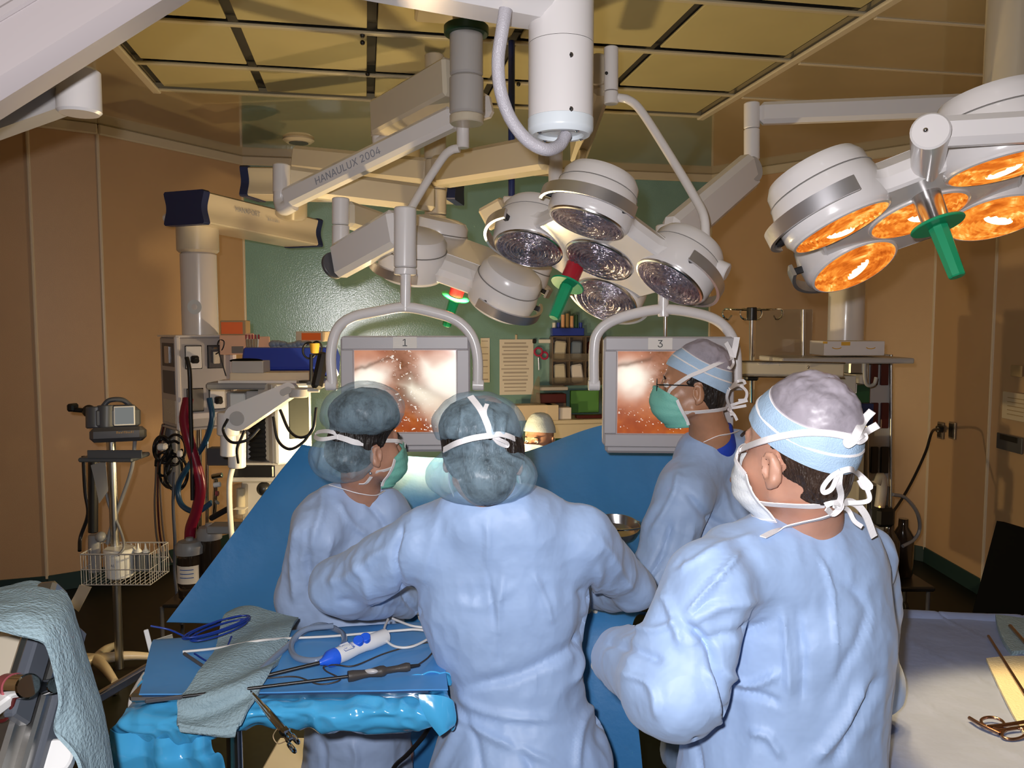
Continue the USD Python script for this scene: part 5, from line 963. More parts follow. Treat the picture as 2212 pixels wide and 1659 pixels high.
# right instrument table
ZR = .92
c = [Z(1925, 1335, ZR), Z(2330, 1352, ZR), Z(2900, 1800, ZR), Z(1862, 1800, ZR)]
t = thing('back_table', 'instrument table under a dull blue drape at the right', 'table', A(*np.mean(c, 0)[:2], 0))
rows = [[A(*lerp(c[0], c[1], k)[:2], ZR - .35) for k in np.linspace(0, 1, 5)], [lerp(c[0], c[1], k) for k in np.linspace(0, 1, 5)], [lerp(lerp(c[0], c[1], k), lerp(c[3], c[2], k), .33) for k in np.linspace(0, 1, 5)], [lerp(lerp(c[0], c[1], k), lerp(c[3], c[2], k), .66) for k in np.linspace(0, 1, 5)], [lerp(c[3], c[2], k) for k in np.linspace(0, 1, 5)], [A(*(lerp(c[3], c[2], k) - A(0, .02, 0))[:2], ZR - .4) for k in np.linspace(0, 1, 5)]]
tp_ = [rows[0]] + [[p + A(0, 0, -.004) for p in rows[1]]] + rows[1:5] + [rows[5]]
obj('drape', cloth(tp_, 90, 80, lambda P, u, v: .010 * (fb(P, (6, 6, 6), 61) - .5) + .003 * (np.abs(np.sin(P[:, 0] * 13 + P[:, 1] * 3)) < .06) * (P[:, 2] > ZR - .05), .004), 'table_drape', t, 60)
cx, cy = np.mean(c, 0)[:2]; obj('tabletop', MB().box(A(1.35, 1.95, ZR - .04), (1.2, .8, .03), None, .01), 'steel', t)
for sx in (.85, 1.85):
    for sy in (1.65, 2.25): obj('leg', MB().cyl(A(sx, sy, 0), A(sx, sy, ZR - .05), .018), 'steel', t)
onR = lambda x, y, dz=.008: Z(x, y, ZR + dz)
obj('towel', cloth([[onR(2130, 1425), onR(2200, 1420), onR(2300, 1425)], [onR(2165, 1500), onR(2240, 1490), onR(2360, 1490)], [onR(2210, 1585), onR(2300, 1590), onR(2400, 1590)]], 24, 24, lambda P, u, v: .004 * (fb(P, (12, 12, 12), 63) - .5), .008), 'towel_cream', None, 50, 'cream towel lying on the right instrument table', 'towel')
obj('towel', cloth([[onR(2150, 1332, .012), onR(2260, 1345, .012)], [onR(2162, 1375, .012), onR(2270, 1378, .012)], [onR(2185, 1412, .008), onR(2290, 1405, .008)]], 16, 16, lambda P, u, v: .006 * (fb(P, (12, 12, 12), 64) - .5), .014), 'towel_grey', None, 50, 'folded grey-green towel at the back of the right instrument table', 'towel')
obj('instrument_rod', MB().cyl(onR(2135, 1374, .012), onR(2240, 1540, .018), .0042), 'instrument_bronze', None, 40, 'long thin bronze rod lying across the cream towel', 'surgical instrument'); obj('instrument_rod', MB().cyl(onR(2182, 1352, .026), onR(2260, 1440, .026), .0055), 'instrument_bronze', None, 40, 'short bronze rod on the folded grey-green towel', 'surgical instrument')
t = thing('needle_holder', 'bronze scissor-handled clamp at the right edge of the instrument table', 'clamp', onR(2170, 1580))
def ringR(cx, cy, a, b, rot=0): return [onR(cx + a * math.cos(x) * math.cos(rot) - b * math.sin(x) * math.sin(rot), cy + a * math.cos(x) * math.sin(rot) + b * math.sin(x) * math.cos(rot), .012) for x in np.linspace(0, 6.28, 21)]
r1 = obj('arm', MB().tube([onR(2094, 1551), onR(2120, 1566, .012), onR(2160, 1585, .012)], .0045, 10), 'instrument_bronze', t); obj('finger_ring', MB().tube(ringR(2144, 1561, 25, 11, .15), .0036, 10, 2), 'instrument_bronze', r1)
r2 = obj('arm', MB().tube([onR(2135, 1570, .014), onR(2180, 1565, .014), onR(2260, 1552, .014)], .0045, 10), 'instrument_bronze', t); obj('finger_ring', MB().tube(ringR(2190, 1585, 26, 12, -.1), .0036, 10, 2), 'instrument_bronze', r2)
obj('arm', MB().tube([onR(2150, 1580, .013), onR(2200, 1572, .013), onR(2260, 1566, .013)], .004, 10), 'instrument_bronze', t)

# towel-covered machine at the lower left
t = thing('towelled_machine', 'grey metal machine with a red-ended knob at the lower left corner', 'machine', A(-.95, 1.15, 0))
a = V(20, 1352, 1.28)
fr = np.stack([unit(A(.75, .66, 0)), unit(A(-.60, .68, .42)), A(0, 0, 0)], 1); 
Ca = V(-20, 1520, 1.22); e1_ = unit(V(40, 1640, 1.15) - V(110, 1400, 1.27)); e2_ = unit(np.cross(A(0, -1, .3), e1_)); e3_ = np.cross(e1_, e2_); Rm2 = np.stack([e2_, -e1_, np.cross(e2_, -e1_)], 1)
obj('housing', MB().box(V(-50, 1610, 1.34), (.20, .36, .16), Rm2, .02), 'cream_paint', t)
obj('side_rail', MB().box(V(52, 1475, 1.255), (.035, .34, .05), Rm2, .006).box(V(82, 1545, 1.25), (.03, .30, .045), Rm2, .005), 'brushed_steel', t)
obj('dark_rail', MB().box(V(70, 1440, 1.245), (.020, .17, .05), Rm2, .004).box(V(110, 1560, 1.26), (.022, .32, .04), Rm2, .004), 'slate_plastic', t)
k0 = V(25, 1483, 1.20); k1 = V(62, 1482, 1.17); kn = obj('knob', MB().cyl(k0, k1, .0185), 'chrome', t); obj('red_band', MB().cyl(k0 - (k1 - k0) * .35, k0 + (k1 - k0) * .25, .020), 'anodised_red', kn); obj('screw_head', MB().cyl(V(100, 1485, 1.24), V(118, 1480, 1.225), .012), 'chrome', t)
obj('white_block', MB().box(V(0, 1520, 1.17), (.026, .075, .02), None, .004), 'white_plastic', t); obj('wire_latch', MB().tube([V(34, 1500, 1.18), V(16, 1550, 1.175), V(-10, 1560, 1.175)], .003, 8), 'dark_red', t)
obj('pedestal', MB().box(A(-.93, 1.33, .42), (.36, .3, .84), None, .03), 'grey_paint', t)
obj('knob_base', MB().cyl(V(118, 1650, 1.24), V(112, 1636, 1.22), .03), 'white_plastic', t)
tw = [[V(-140, 1262, 1.42), V(-20, 1275, 1.40), V(60, 1258, 1.40), V(110, 1268, 1.38), V(145, 1285, 1.36), V(165, 1330, 1.34), V(190, 1420, 1.33), V(222, 1540, 1.31), V(246, 1680, 1.30), V(250, 1760, 1.3)],
      [V(-150, 1300, 1.24), V(-20, 1305, 1.24), V(50, 1308, 1.24), V(100, 1318, 1.24), V(132, 1340, 1.24), V(148, 1390, 1.235), V(165, 1460, 1.23), V(185, 1570, 1.22), V(205, 1690, 1.22), V(215, 1760, 1.22)],
      [V(-150, 1345, 1.14), V(-20, 1356, 1.15), V(30, 1370, 1.16), V(88, 1386, 1.17), V(108, 1410, 1.175), V(122, 1460, 1.17), V(130, 1520, 1.165), V(118, 1576, 1.16), V(155, 1625, 1.16), V(168, 1760, 1.16)]]
obj('draped_towel', cloth(tw, 50, 140, lambda P, u, v: .010 * (fb(P, (12, 12, 6), 71) - .5) + .006 * (fb(P, (30, 30, 9), 72) - .5), .005), 'towel_grey', None, 50, 'grey-blue towel draped over the machine in the lower left corner', 'towel')
# ------------------------------------------------------------------ people: signed distances turned into one skin
def sd_cap(p, a, b, ra, rb):
    a = np.asarray(a, float); b = np.asarray(b, float); ab = b - a; h = np.clip(((p - a) @ ab) / (ab @ ab + 1e-12), 0, 1)
    return np.linalg.norm(p - a - h[:, None] * ab, axis=1) - (ra + (rb - ra) * h)
def sd_ell(p, c, r, R=None):
    q = p - np.asarray(c, float); r = np.asarray(r, float)
    if R is not None: q = q @ R
    k0 = np.linalg.norm(q / r, axis=1); k1 = np.linalg.norm(q / (r * r), axis=1); return k0 * (k0 - 1) / np.maximum(k1, 1e-9)
def smin(a, b, k):
    h = np.clip(.5 + .5 * (b - a) / k, 0, 1); return b + (a - b) * h - k * h * (1 - h)
def surf(fn, lo, hi, res, B=8):
    """naive surface nets on a sparse block grid."""
    lo = np.asarray(lo, float); nb = np.maximum(1, np.ceil((np.asarray(hi) - lo) / (res * B)).astype(int)); n = nb * B + 1
    g = np.stack(np.meshgrid(*[(np.arange(k) + .5) for k in nb], indexing='ij'), -1).reshape(-1, 3); cd = fn(lo + g * res * B)
    D = np.repeat(np.repeat(np.repeat(np.where(cd > 0, 1., -1.).reshape(nb), B, 0), B, 1), B, 2); D = np.pad(D, ((0, 1),) * 3, mode='edge').astype(np.float32)
    act = np.nonzero(np.abs(cd) < res * B * 1.25)[0]; o = np.stack(np.meshgrid(*[np.arange(B + 1)] * 3, indexing='ij'), -1).reshape(-1, 3)
    bi = np.stack(np.unravel_index(act, nb), 1)
    for s in range(0, len(bi), 300):
        idx = (bi[s:s + 300, None] * B + o[None]).reshape(-1, 3); D[tuple(idx.T)] = fn(lo + idx * res)
    S = D < 0; m = np.zeros(n - 1, bool); cnt = np.zeros(n - 1, np.int8)
    for dx in (0, 1):
        for dy in (0, 1):
            for dz in (0, 1): cnt += S[dx:n[0] - 1 + dx, dy:n[1] - 1 + dy, dz:n[2] - 1 + dz]
    cells = np.stack(np.nonzero((cnt > 0) & (cnt < 8)), 1); num = np.zeros((len(cells), 3)); den = np.zeros(len(cells))
    cor = [np.array(c) for c in np.ndindex(2, 2, 2)]
    for c in cor:
        for ax in range(3):
            if c[ax] == 0:
                e = c.copy(); e[ax] = 1; va = D[tuple((cells + c).T)].astype(float); vb = D[tuple((cells + e).T)].astype(float); w = (va < 0) != (vb < 0)
                t = np.where(w, va / np.where(w, va - vb, 1), 0); num += (c + t[:, None] * (e - c)) * w[:, None]; den += w
    v = lo + (cells + num / np.maximum(den, 1)[:, None]) * res; ID = -np.ones(n - 1, np.int64); ID[tuple(cells.T)] = np.arange(len(cells)); F_ = []
    for ax in range(3):
        b, c = (ax + 1) % 3, (ax + 2) % 3; e = np.zeros(3, int); e[ax] = 1
        s0 = S[tuple(slice(0, k - (i == ax)) for i, k in enumerate(n))]; s1 = S[tuple(slice(int(i == ax), None) for i in range(3))]
        for sign in (0, 1):
            P = np.stack(np.nonzero((s0 & ~s1) if sign else (~s0 & s1)), 1); P = P[(P[:, b] > 0) & (P[:, c] > 0) & (P[:, b] < n[b] - 1) & (P[:, c] < n[c] - 1)]
            if not len(P): continue
            def at_(db, dc): q = P.copy(); q[:, b] += db; q[:, c] += dc; return ID[tuple(q.T)]
            q = np.stack([at_(-1, -1), at_(0, -1), at_(0, 0), at_(-1, 0)], 1); F_.append(q if sign else q[:, ::-1])
    q = np.vstack(F_); q = q[(q >= 0).all(1)]; return v, q
def vnorm(v, q):
    n = np.zeros_like(v); a = np.cross(v[q[:, 2]] - v[q[:, 0]], v[q[:, 3]] - v[q[:, 1]])
    for k in range(4): np.add.at(n, q[:, k], a)
    return n / (np.linalg.norm(n, axis=1, keepdims=True) + 1e-12)
def rot(ax, deg):
    a = math.radians(deg); c, s = math.cos(a), math.sin(a)
    return np.array({'x': [[1, 0, 0], [0, c, -s], [0, s, c]], 'y': [[c, 0, s], [0, 1, 0], [-s, 0, c]], 'z': [[c, -s, 0], [s, c, 0], [0, 0, 1]]}[ax])

def head_sd(q):
    d = sd_ell(q, (0, -.012, .027), (.075, .098, .098))
    d = smin(d, sd_ell(q, (0, .035, -.045), (.060, .060, .066)), .03); d = smin(d, sd_cap(q, (-.02, .066, -.092), (.02, .066, -.092), .021, .021), .025)
    d = smin(d, sd_cap(q, (-.052, .0, -.072), (-.02, .062, -.094), .016, .018), .03); d = smin(d, sd_cap(q, (.052, .0, -.072), (.02, .062, -.094), .016, .018), .03)
    d = smin(d, sd_cap(q, (-.03, .082, .020), (.03, .082, .020), .011, .011), .015)
    for s in (-1, 1):
        d = smin(d, sd_ell(q, (s * .043, .058, -.035), (.022, .024, .022)), .02); d = -smin(-d, sd_ell(q, (s * .031, .101, .0), (.017, .015, .011)), .010)
        d = smin(d, sd_ell(q, (s * .012, .101, -.045), (.009, .011, .008)), .008)
        e = sd_ell(q, (s * .083, -.014, -.020), (.0085, .019, .033), rot('z', -s * 20) @ rot('x', -10)); e = -smin(-e, sd_ell(q, (s * .0945, -.009, -.017), (.0115, .0115, .023)), .003); e = smin(e, sd_cap(q, (s * .0865, -.018, .002), (s * .0875, -.016, -.028), .0028, .003), .004); e = smin(e, sd_ell(q, (s * .0835, .000, -.024), (.004, .004, .008)), .005)
        e = smin(e, sd_cap(q, (s * .086, -.022, -.038), (s * .083, -.010, -.05), .006, .0065), .006); d = smin(d, e, .006)
    for s in (-1, 1):
        ld = sd_ell(q, (s * .031, .0815, .0), (.0135, .0132, .0130)); d = np.minimum(d, np.maximum(ld, np.minimum(.003 - q[:, 2], q[:, 2] + .0055)))
    d = smin(d, sd_cap(q, (0, .090, .006), (0, .108, -.034), .0075, .0115), .012); d = smin(d, sd_ell(q, (0, .092, -.066), (.024, .012, .0055)), .008); d = smin(d, sd_ell(q, (0, .090, -.077), (.021, .012, .006)), .008)
    return d
class Person:
    def __init__(s, label, Hc, yaw, pitch, roll, neck, skin, sc=1.0, cat='person', loc=None):
        s.t = thing('person', label, cat, A(Hc[0], Hc[1], 0) if loc is None else loc); s.Hc = np.asarray(Hc, float); s.R = rot('z', yaw) @ rot('x', pitch) @ rot('y', roll); s.sc = sc; s.neck = np.asarray(neck, float); s.skin = skin; s.body = []; s.extra = []
    def L(s, p): return (np.asarray(p, float) - s.Hc) @ s.R / s.sc          # world -> head
    def G(s, q): return s.Hc + (np.asarray(q, float) * s.sc) @ s.R.T
    def head(s, p): return head_sd(s.L(p)) * s.sc
    def full(s, p):
        d = s.head(p)
        for f in s.extra: d = np.minimum(d, f(p))
        return smin(d, sd_cap(p, s.G((0, -.03, -.05)), s.neck, .056 * s.sc, .062 * s.sc), .02)
    def skin_mesh(s, limbs, lo, hi, res=.0046):
        def fn(p):
            d = smin(s.head(p), sd_cap(p, s.G((0, -.03, -.05)), s.neck, .055 * s.sc, .060 * s.sc), .025)
            for a, b, ra, rb in limbs: d = smin(d, sd_cap(p, a, b, ra, rb), .03)
            return d
        v, q = surf(fn, lo, hi, res); obj('body', (v, q), s.skin, s.t, True)
        for x in (-.031, .031):
            e = obj('eye', MB().ball(s.G((x, .0815, .0)), .0115 * s.sc), 'eye_white', s.t, True); obj('iris', MB().ball(s.G((x, .0885, -.001)), .0056 * s.sc), 'eye_dark', e, True)
            obj('eyebrow', MB().tube([s.G((x - .016, .088, .020)), s.G((x, .0915, .025)), s.G((x + .016, .088, .020))], .003 * s.sc, 8), 'hair_dark', s.t)
    def trace(s, px, py, off):
        r = ray(px, py); r = r / np.linalg.norm(r); k = max(.3, (s.Hc[1] - .35) / r[1])
        best = (9, k)
        for _ in range(90):
            d = float(s.full((EYE + r * k)[None])[0]) - off
            if d < best[0]: best = (d, k)
            if d < .0004: return EYE + r * k
            k += max(d * .8, .0004)
            if k * r[1] > s.Hc[1] + .3: break
        return EYE + r * best[1]
    def tape(s, nm, pts, w=.0125, mat='tape_white', off=.003, par=None, label=None, th=.0011):
        P = []; pts = [tuple(q) for q in pts]
        for q in pts:
            if len(q) == 2: P.append(s.trace(*q, off))
            else:
                h = s.trace(q[0], q[1], .004); on = float(s.full(h[None])[0]) < .006; P.append(V(q[0], q[1], min(s.Hc[1] + q[2], h[1] - .008) if on else s.Hc[1] + q[2]))
        return obj(nm, ribbon(P, w, s.Hc - A(0, 0, .02) if all(len(q) == 2 for q in pts) else P[0] + A(.05, .4, -.1), th), mat, par or s.t, 40, label)
    def project(s, P, off):
        P = np.array(P, float)
        for _ in range(14):
            d = s.full(P) - off; e = 1e-3; g = np.stack([s.full(P + e * A(*k)) - s.full(P - e * A(*k)) for k in ((1, 0, 0), (0, 1, 0), (0, 0, 1))], 1); g /= np.linalg.norm(g, axis=1, keepdims=True) + 1e-9; P = P - g * d[:, None] * .9
        return P
    def mask(s, mat, tent=.016):
        from scipy.ndimage import gaussian_filter1d as gf
        us = np.linspace(-1, 1, 31); vs = np.linspace(0, 1, 17); D_, O_ = [], []
        for v in vs:
            for u in us:
                a = u * (1.0 + .42 * v); O_.append((0, .0, -.012 - .112 * v - .030 * u * u * (1 - v) + .006 * u * u * v)); D_.append((math.sin(a), math.cos(a), -.12 * v))
        O_ = s.G(np.array(O_)); D_ = np.array(D_) @ s.R.T; ts = np.linspace(.19, .03, 120) * s.sc; best = np.full(len(O_), .05); done = np.zeros(len(O_), bool)
        for t_ in ts:
            d = s.full(O_ + D_ * t_) - .005; hit = (d < 0) & ~done; best[hit] = t_; done |= hit
        Tm = best.reshape(17, 31); Tm = np.maximum(Tm, gf(gf(Tm, 3, axis=0, mode='nearest'), 3, axis=1, mode='nearest')); Tm = gf(gf(Tm, 1.6, axis=0, mode='nearest'), 1.6, axis=1, mode='nearest')
        uu, vv = np.meshgrid(us, vs); Tm = Tm + tent * np.clip(1 - uu ** 2 * 1.3, 0, 1) * np.sin(np.pi * np.clip(vv, .12, .92)) + .0022 * np.abs(np.sin(vv * 12.5)) + .003
        P = (O_ + D_ * Tm.reshape(-1, 1)).reshape(17, 31, 3); m = obj('mask', sheet(P, .002), mat, s.t, 50)
        ct = s.G((0, 0, -.06)); em = 'tape_white' if mat != 'mask_green' else mat
        obj('mask_edge', ribbon(P[0][::3] + (P[0][::3] - ct) * .02, .008, ct, .0012), em, m); obj('mask_edge', ribbon(P[-1][::3] + (P[-1][::3] - ct) * .02, .008, ct, .0012), em, m)
        for c in (0, -1): obj('mask_binding', ribbon(P[:, c][::3] + (P[:, c][::3] - ct) * .02, .010, ct, .0014), 'tape_white', m)
        return P
    def cap_points(s, th, ph, tilt, grow=0., rad=(.083, .107, .104), puff=0., seed=0):
        Rt = rot('x', tilt); d = np.stack([np.sin(th) * np.cos(ph), np.sin(th) * np.sin(ph), np.cos(th)], -1) @ Rt.T; r = np.array(rad) + grow
        k = 1 / np.sqrt(((d / r) ** 2).sum(-1)); p = d * k[..., None] + A(0, -.012, .026)
        if puff:
            w = fb(d.reshape(-1, 3), (5, 5, 5), seed).reshape(th.shape); p = p + d * (puff * np.clip((math.radians(54) - th) / .5, 0, 1) * (.75 + .7 * (w - .5)))[..., None]
        return s.G(p)
    def surgeon_cap(s, tilt=24, lo=93, mid=53, puff=.018, seed=0):
        rng_ = lambda a, b, n: np.radians(np.linspace(a, b, n)); ph = np.linspace(0, 2 * np.pi, 97)
        T, Pp = np.meshgrid(rng_(mid, lo, 26), ph, indexing='ij'); cp = s.cap_points(T, Pp, tilt); wr = fb(cp.reshape(-1, 3), (28, 28, 28), seed + 3).reshape(T.shape) - .5
        N = cp - s.Hc; N /= np.linalg.norm(N, axis=2, keepdims=True); band = obj('cap_band', sheet(cp + N * (.006 * wr)[..., None], .0016), 'cap_blue', s.t, 60)
        T, Pp = np.meshgrid(rng_(1, mid, 30), ph, indexing='ij'); cr = s.cap_points(T, Pp, tilt, .001, puff=puff, seed=seed); wr = fb(cr.reshape(-1, 3), (22, 22, 22), seed + 5).reshape(T.shape) - .5
        N = cr - s.Hc; N /= np.linalg.norm(N, axis=2, keepdims=True); obj('cap_crown', sheet(cr + N * (.010 * wr * np.clip((math.radians(mid) - T) / .15, 0, 1))[..., None], .0012), 'crown_veil', s.t, 60)
        for a, w in ((73, .0045), (mid, .004)):
            pr = s.cap_points(np.full(49, math.radians(a)), np.linspace(0, 2 * np.pi, 49), tilt, .0012); obj('cap_piping', ribbon(pr, w, s.Hc, .0008, 2), 'tape_white', band)
        s.extra.append(lambda p: sd_ell(s.L(p), (0, -.012, .026), (.084, .108, .105)) * s.sc)
    def hair(s, mat, back=.018, low=-.085, thick=.004):
        Rt = rot('x', 0)
        def fn(p):
            q = s.L(p); d = smin(sd_ell(q, (0, -.012, .027), (.075 + thick, .098 + thick, .098 + thick)), sd_ell(q, (0, -.052, -.045), (.054, .045, .05)), .03)
            ear = np.minimum(sd_ell(q, (.083, -.012, -.02), (.016, .03, .044)), sd_ell(q, (-.083, -.012, -.02), (.016, .03, .044)))
            line = np.maximum(q[:, 1] - back - .6 * (q[:, 2] - .02) - .012 * np.sin(q[:, 2] * 160), low - q[:, 2]); return np.maximum(np.maximum(d, line), -ear) * s.sc
        v, q = surf(fn, s.Hc - .17, s.Hc + .17, .0042); n = vnorm(v, q); v = v + n * (.004 * (fb(s.L(v), (60, 60, 22), 5) - .5))[:, None]; obj('hair', (v, q), mat, s.t, True)
    def garment(s, nm, torso, arms, mat, lo, hi, res=.0062, kt=.06, ka=.022, cut=None, creases=(), amp=(.010, .006), seed=0, stretch=(5, 5, 2), label=None, union_k=.02):
        def fn(p):
            d = None
            for pr in torso:
                e = sd_cap(p, *pr[1:]) if pr[0] == 'c' else sd_ell(p, *pr[1:]); d = e if d is None else smin(d, e, kt)
            for arm in arms:
                e = None
                for pr in arm: x = sd_cap(p, *pr); e = x if e is None else smin(e, x, .03)
                d = smin(d, e, ka)
            if cut is not None: d = np.maximum(d, cut(p))
            return d
        if nm == 'gown': s.gown = fn
        v, q = surf(fn, lo, hi, res); n = vnorm(v, q)
        h = amp[0] * (fb(v, stretch, seed + 1) - .5) * 2 - amp[1] * 2.2 * np.abs(fb(v, (7, 7, 3.6), seed + 2, 2) - .5) - amp[1] * .8 * np.abs(meshkit.noise(v * A(15, 15, 9), seed + 3) - .5) - amp[1] * .45 * np.abs(meshkit.noise(v * A(29, 29, 20), seed + 4) - .5) + amp[1] * .4
        uvp = PX(v); facing_ = (n * (v - EYE)).sum(1) < 0
        for pts, w, ht in creases:
            pl_ = np.asarray(pts, float); pl_ = crom(pl_, 5) if len(pl_) > 2 else pl_; best = np.full(len(v), 1e9); side = np.zeros(len(v)); tt = np.zeros(len(v))
            for i in range(len(pl_) - 1):
                a, b = pl_[i], pl_[i + 1]; ab = b - a; k = np.clip(((uvp - a) @ ab) / (ab @ ab + 1e-9), 0, 1); dd = np.linalg.norm(uvp - a - k[:, None] * ab, axis=1); u_ = dd < best
                sg = np.sign((uvp[:, 0] - a[0]) * ab[1] - (uvp[:, 1] - a[1]) * ab[0]); best = np.where(u_, dd, best); side = np.where(u_, sg, side); tt = np.where(u_, (i + k) / (len(pl_) - 1), tt)
            ends = np.clip(np.minimum(tt, 1 - tt) * 6 + .15, 0, 1)
            if w > 0: f = ht * np.exp(-(best / w) ** 2) * ends
            else: f = ht * (1 / (1 + np.exp(np.clip(best * side / 3.0, -40, 40)))) * np.exp(-(best / -w) ** 2) * ends
            h = h + f * facing_
        v = v + n * h[:, None]; return obj(nm, (v, q), mat, s.t, True, label)
    def glove(s, W_, d, up, mat='glove_cream'):
        d = unit(d); x = unit(np.cross(d, up)); y = np.cross(x, d); P = lambda a, b, c: np.asarray(W_) + x * a + y * b + d * c
        def fn(p):
            e = smin(sd_cap(p, P(0, 0, -.03), P(0, 0, .03), .028, .03), sd_cap(p, P(-.022, 0, .07), P(.024, 0, .07), .017, .015), .03); e = smin(e, sd_cap(p, P(-.012, 0, .02), P(.012, 0, .06), .024, .02), .03)
            for a, l in ((-.030, .075), (-.010, .085), (.011, .08), (.030, .064)):
                k1, k2, k3 = P(a, .0, .085), P(a * 1.08, -.012, .085 + l * .5), P(a * 1.05, -.038, .085 + l * .72)
                e = np.minimum(e, smin(sd_cap(p, k1, k2, .0105, .0095), sd_cap(p, k2, k3, .0095, .0078), .006)) if False else smin(e, smin(sd_cap(p, k1, k2, .0105, .0095), sd_cap(p, k2, k3, .0095, .0078), .006), .007)
            return smin(e, smin(sd_cap(p, P(-.028, -.006, .02), P(-.052, -.02, .06), .015, .012), sd_cap(p, P(-.052, -.02, .06), P(-.048, -.035, .095), .012, .009), .006), .012)
        c = P(0, -.01, .06); v, q = surf(fn, c - .14, c + .14, .004); obj('glove', (v, q), mat, s.t, True)

def lower(hx, y, z0=.86, w=.10, fx=0.):
    """skeleton of pelvis, legs and feet for the body under the clothes."""
    L = []
    for k in (-1, 1):
        h = A(hx + k * w * .8, y, z0); kn = A(hx + k * w * 1.05, y + .02, .48); an = A(hx + k * w * 1.05, y - .01, .09); L += [(h, kn, .068, .052), (kn, an, .055, .036), (an, an + A(0, .13, -.05), .036, .03)]
    return L + [(A(hx - w * .4, y + .01, z0 + .05), A(hx + w * .4, y + .01, z0 + .05), .085, .085)]
def shoes(t, hx, y, w=.10):
    for k in (-1, 1): obj('shoe', MB().ball(A(hx + k * w * 1.05, y + .055, .045), (.052, .145, .046)), 'shoe_dark', t, True)
def veil_shell(t, lobes, k, res, lo, hi, seed, amp=.008, mat='bouffant_veil', cut=None, nm='bouffant_cap', label=None, creases=()):
    def fn(p):
        d = None
        for c, r in lobes: e = sd_ell(p, c, r); d = e if d is None else smin(d, e, k)
        return d if cut is None else np.maximum(d, cut(p))
    v, q = surf(fn, lo, hi, res); n = vnorm(v, q); h = amp * (fb(v, (14, 14, 14), seed) - .5) * 2 - amp * .9 * np.abs(fb(v, (34, 34, 12), seed + 1) - .5) * 2
    uvp = PX(v)
    for a, b, w, ht in creases:
        a = A(*a); b = A(*b); kk = np.clip(((uvp - a) @ (b - a)) / ((b - a) @ (b - a)), 0, 1); h = h + ht * np.exp(-(np.linalg.norm(uvp - a - kk[:, None] * (b - a), axis=1) / w) ** 2)
    v = v + n * h[:, None]
    if cut is not None: q = q[~(cut(v[q].mean(1)) > -.004)]
    return obj(nm, (v, q), mat, t, True, label)

# ---- centre woman, back to the camera
C = Person('person in a pale blue gown and bouffant cap, seen from behind in the centre', V(1045, 972, 1.77), 0, -14, 2, V(1062, 1095, 1.80), 'skin_warm', .97, loc=A(-.02, 1.84, 0))
sl, sr = V(902, 1158, 1.82), V(1262, 1150, 1.84); el, er = V(738, 1268, 1.97), V(1368, 1275, 2.02); wl, wr_ = V(880, 1300, 2.22), V(1290, 1290, 2.3)
hx = V(1120, 1650, 1.84)[0]
C.skin_mesh([(C.neck, V(1080, 1300, 1.85), .06, .09), (V(1080, 1300, 1.85), V(1110, 1600, 1.86), .09, .085), (sl, sr, .042, .042), (sl, el, .042, .036), (el, wl, .036, .028), (sr, er, .042, .036), (er, wr_, .036, .028)] + lower(hx, 1.87), A(-.46, 1.55, -.0), A(.36, 2.4, 1.78))
cre = [([(1292, 1342), (1255, 1395), (1180, 1442), (1100, 1476), (985, 1494)], -26, -.016), ([(1266, 1362), (1256, 1420), (1236, 1475)], 7, .012), ([(1276, 1360), (1288, 1480), (1298, 1600)], 8, -.012), ([(1250, 1370), (1262, 1420), (1262, 1480)], 6, -.010),
       ([(1086, 1240), (1076, 1330), (1072, 1420)], 6, .007), ([(1052, 1230), (1068, 1330), (1080, 1440)], 5, -.006), ([(1150, 1235), (1178, 1300), (1190, 1350)], 8, .007), ([(1050, 1130), (1054, 1170), (1050, 1225)], 6, .006), ([(1255, 1270), (1270, 1300), (1262, 1350)], 12, -.012), ([(1300, 1220), (1285, 1285), (1262, 1345)], 9, .010),
       ([(862, 1125), (846, 1200), (870, 1270), (905, 1335)], 6, -.014), ([(940, 1098), (934, 1190), (905, 1300)], -16, .006), ([(980, 1495), (1060, 1540), (1200, 1555)], 10, .008), ([(960, 1520), (1060, 1590), (1200, 1650)], 10, .010), ([(1000, 1530), (1030, 1600), (1040, 1680)], 9, -.008), ([(1290, 1500), (1255, 1580), (1250, 1680)], 9, .009), ([(1000, 1560), (960, 1620), (930, 1680)], 10, .010), ([(1100, 1600), (1140, 1640), (1150, 1690)], 9, -.008),
       ([(700, 1260), (760, 1240), (830, 1180)], 12, .008), ([(720, 1300), (800, 1310), (900, 1320)], 10, -.008), ([(760, 1200), (790, 1260), (800, 1320)], 9, .007), ([(1310, 1170), (1340, 1230), (1370, 1280)], 8, .006), ([(980, 1300), (1040, 1310), (1120, 1260)], 12, .005)]
C.garment('gown', [('c', V(1000, 1135, 1.80), V(1160, 1128, 1.80), .070, .070), ('c', V(1020, 1122, 1.785), V(1105, 1118, 1.785), .072, .072), ('c', V(930, 1170, 1.83), V(1245, 1160, 1.84), .078, .078), ('e', V(1085, 1290, 1.85), (.205, .135, .24)), ('e', V(1118, 1480, 1.85), (.155, .125, .20)), ('c', V(1095, 1660, 1.85), V(1115, 2180, 1.87), .185, .235), ('c', V(1160, 1660, 1.85), V(1150, 2180, 1.87), .185, .235)],
          [[(sl + A(.01, 0, -.01), el, .085, .072), (el, wl, .074, .045)], [(sr + A(-.01, 0, -.01), er, .082, .052), (er, wr_, .054, .042)]], 'gown_blue', A(-.55, 1.5, .25), A(.5, 2.45, 1.6), creases=cre, seed=3, amp=(.014, .015), cut=lambda p: .32 - p[:, 2])
C.glove(wl, wl - el, A(0, 0, 1)); C.glove(wr_, wr_ - er, A(0, 0, 1)); shoes(C.t, hx, 1.86)
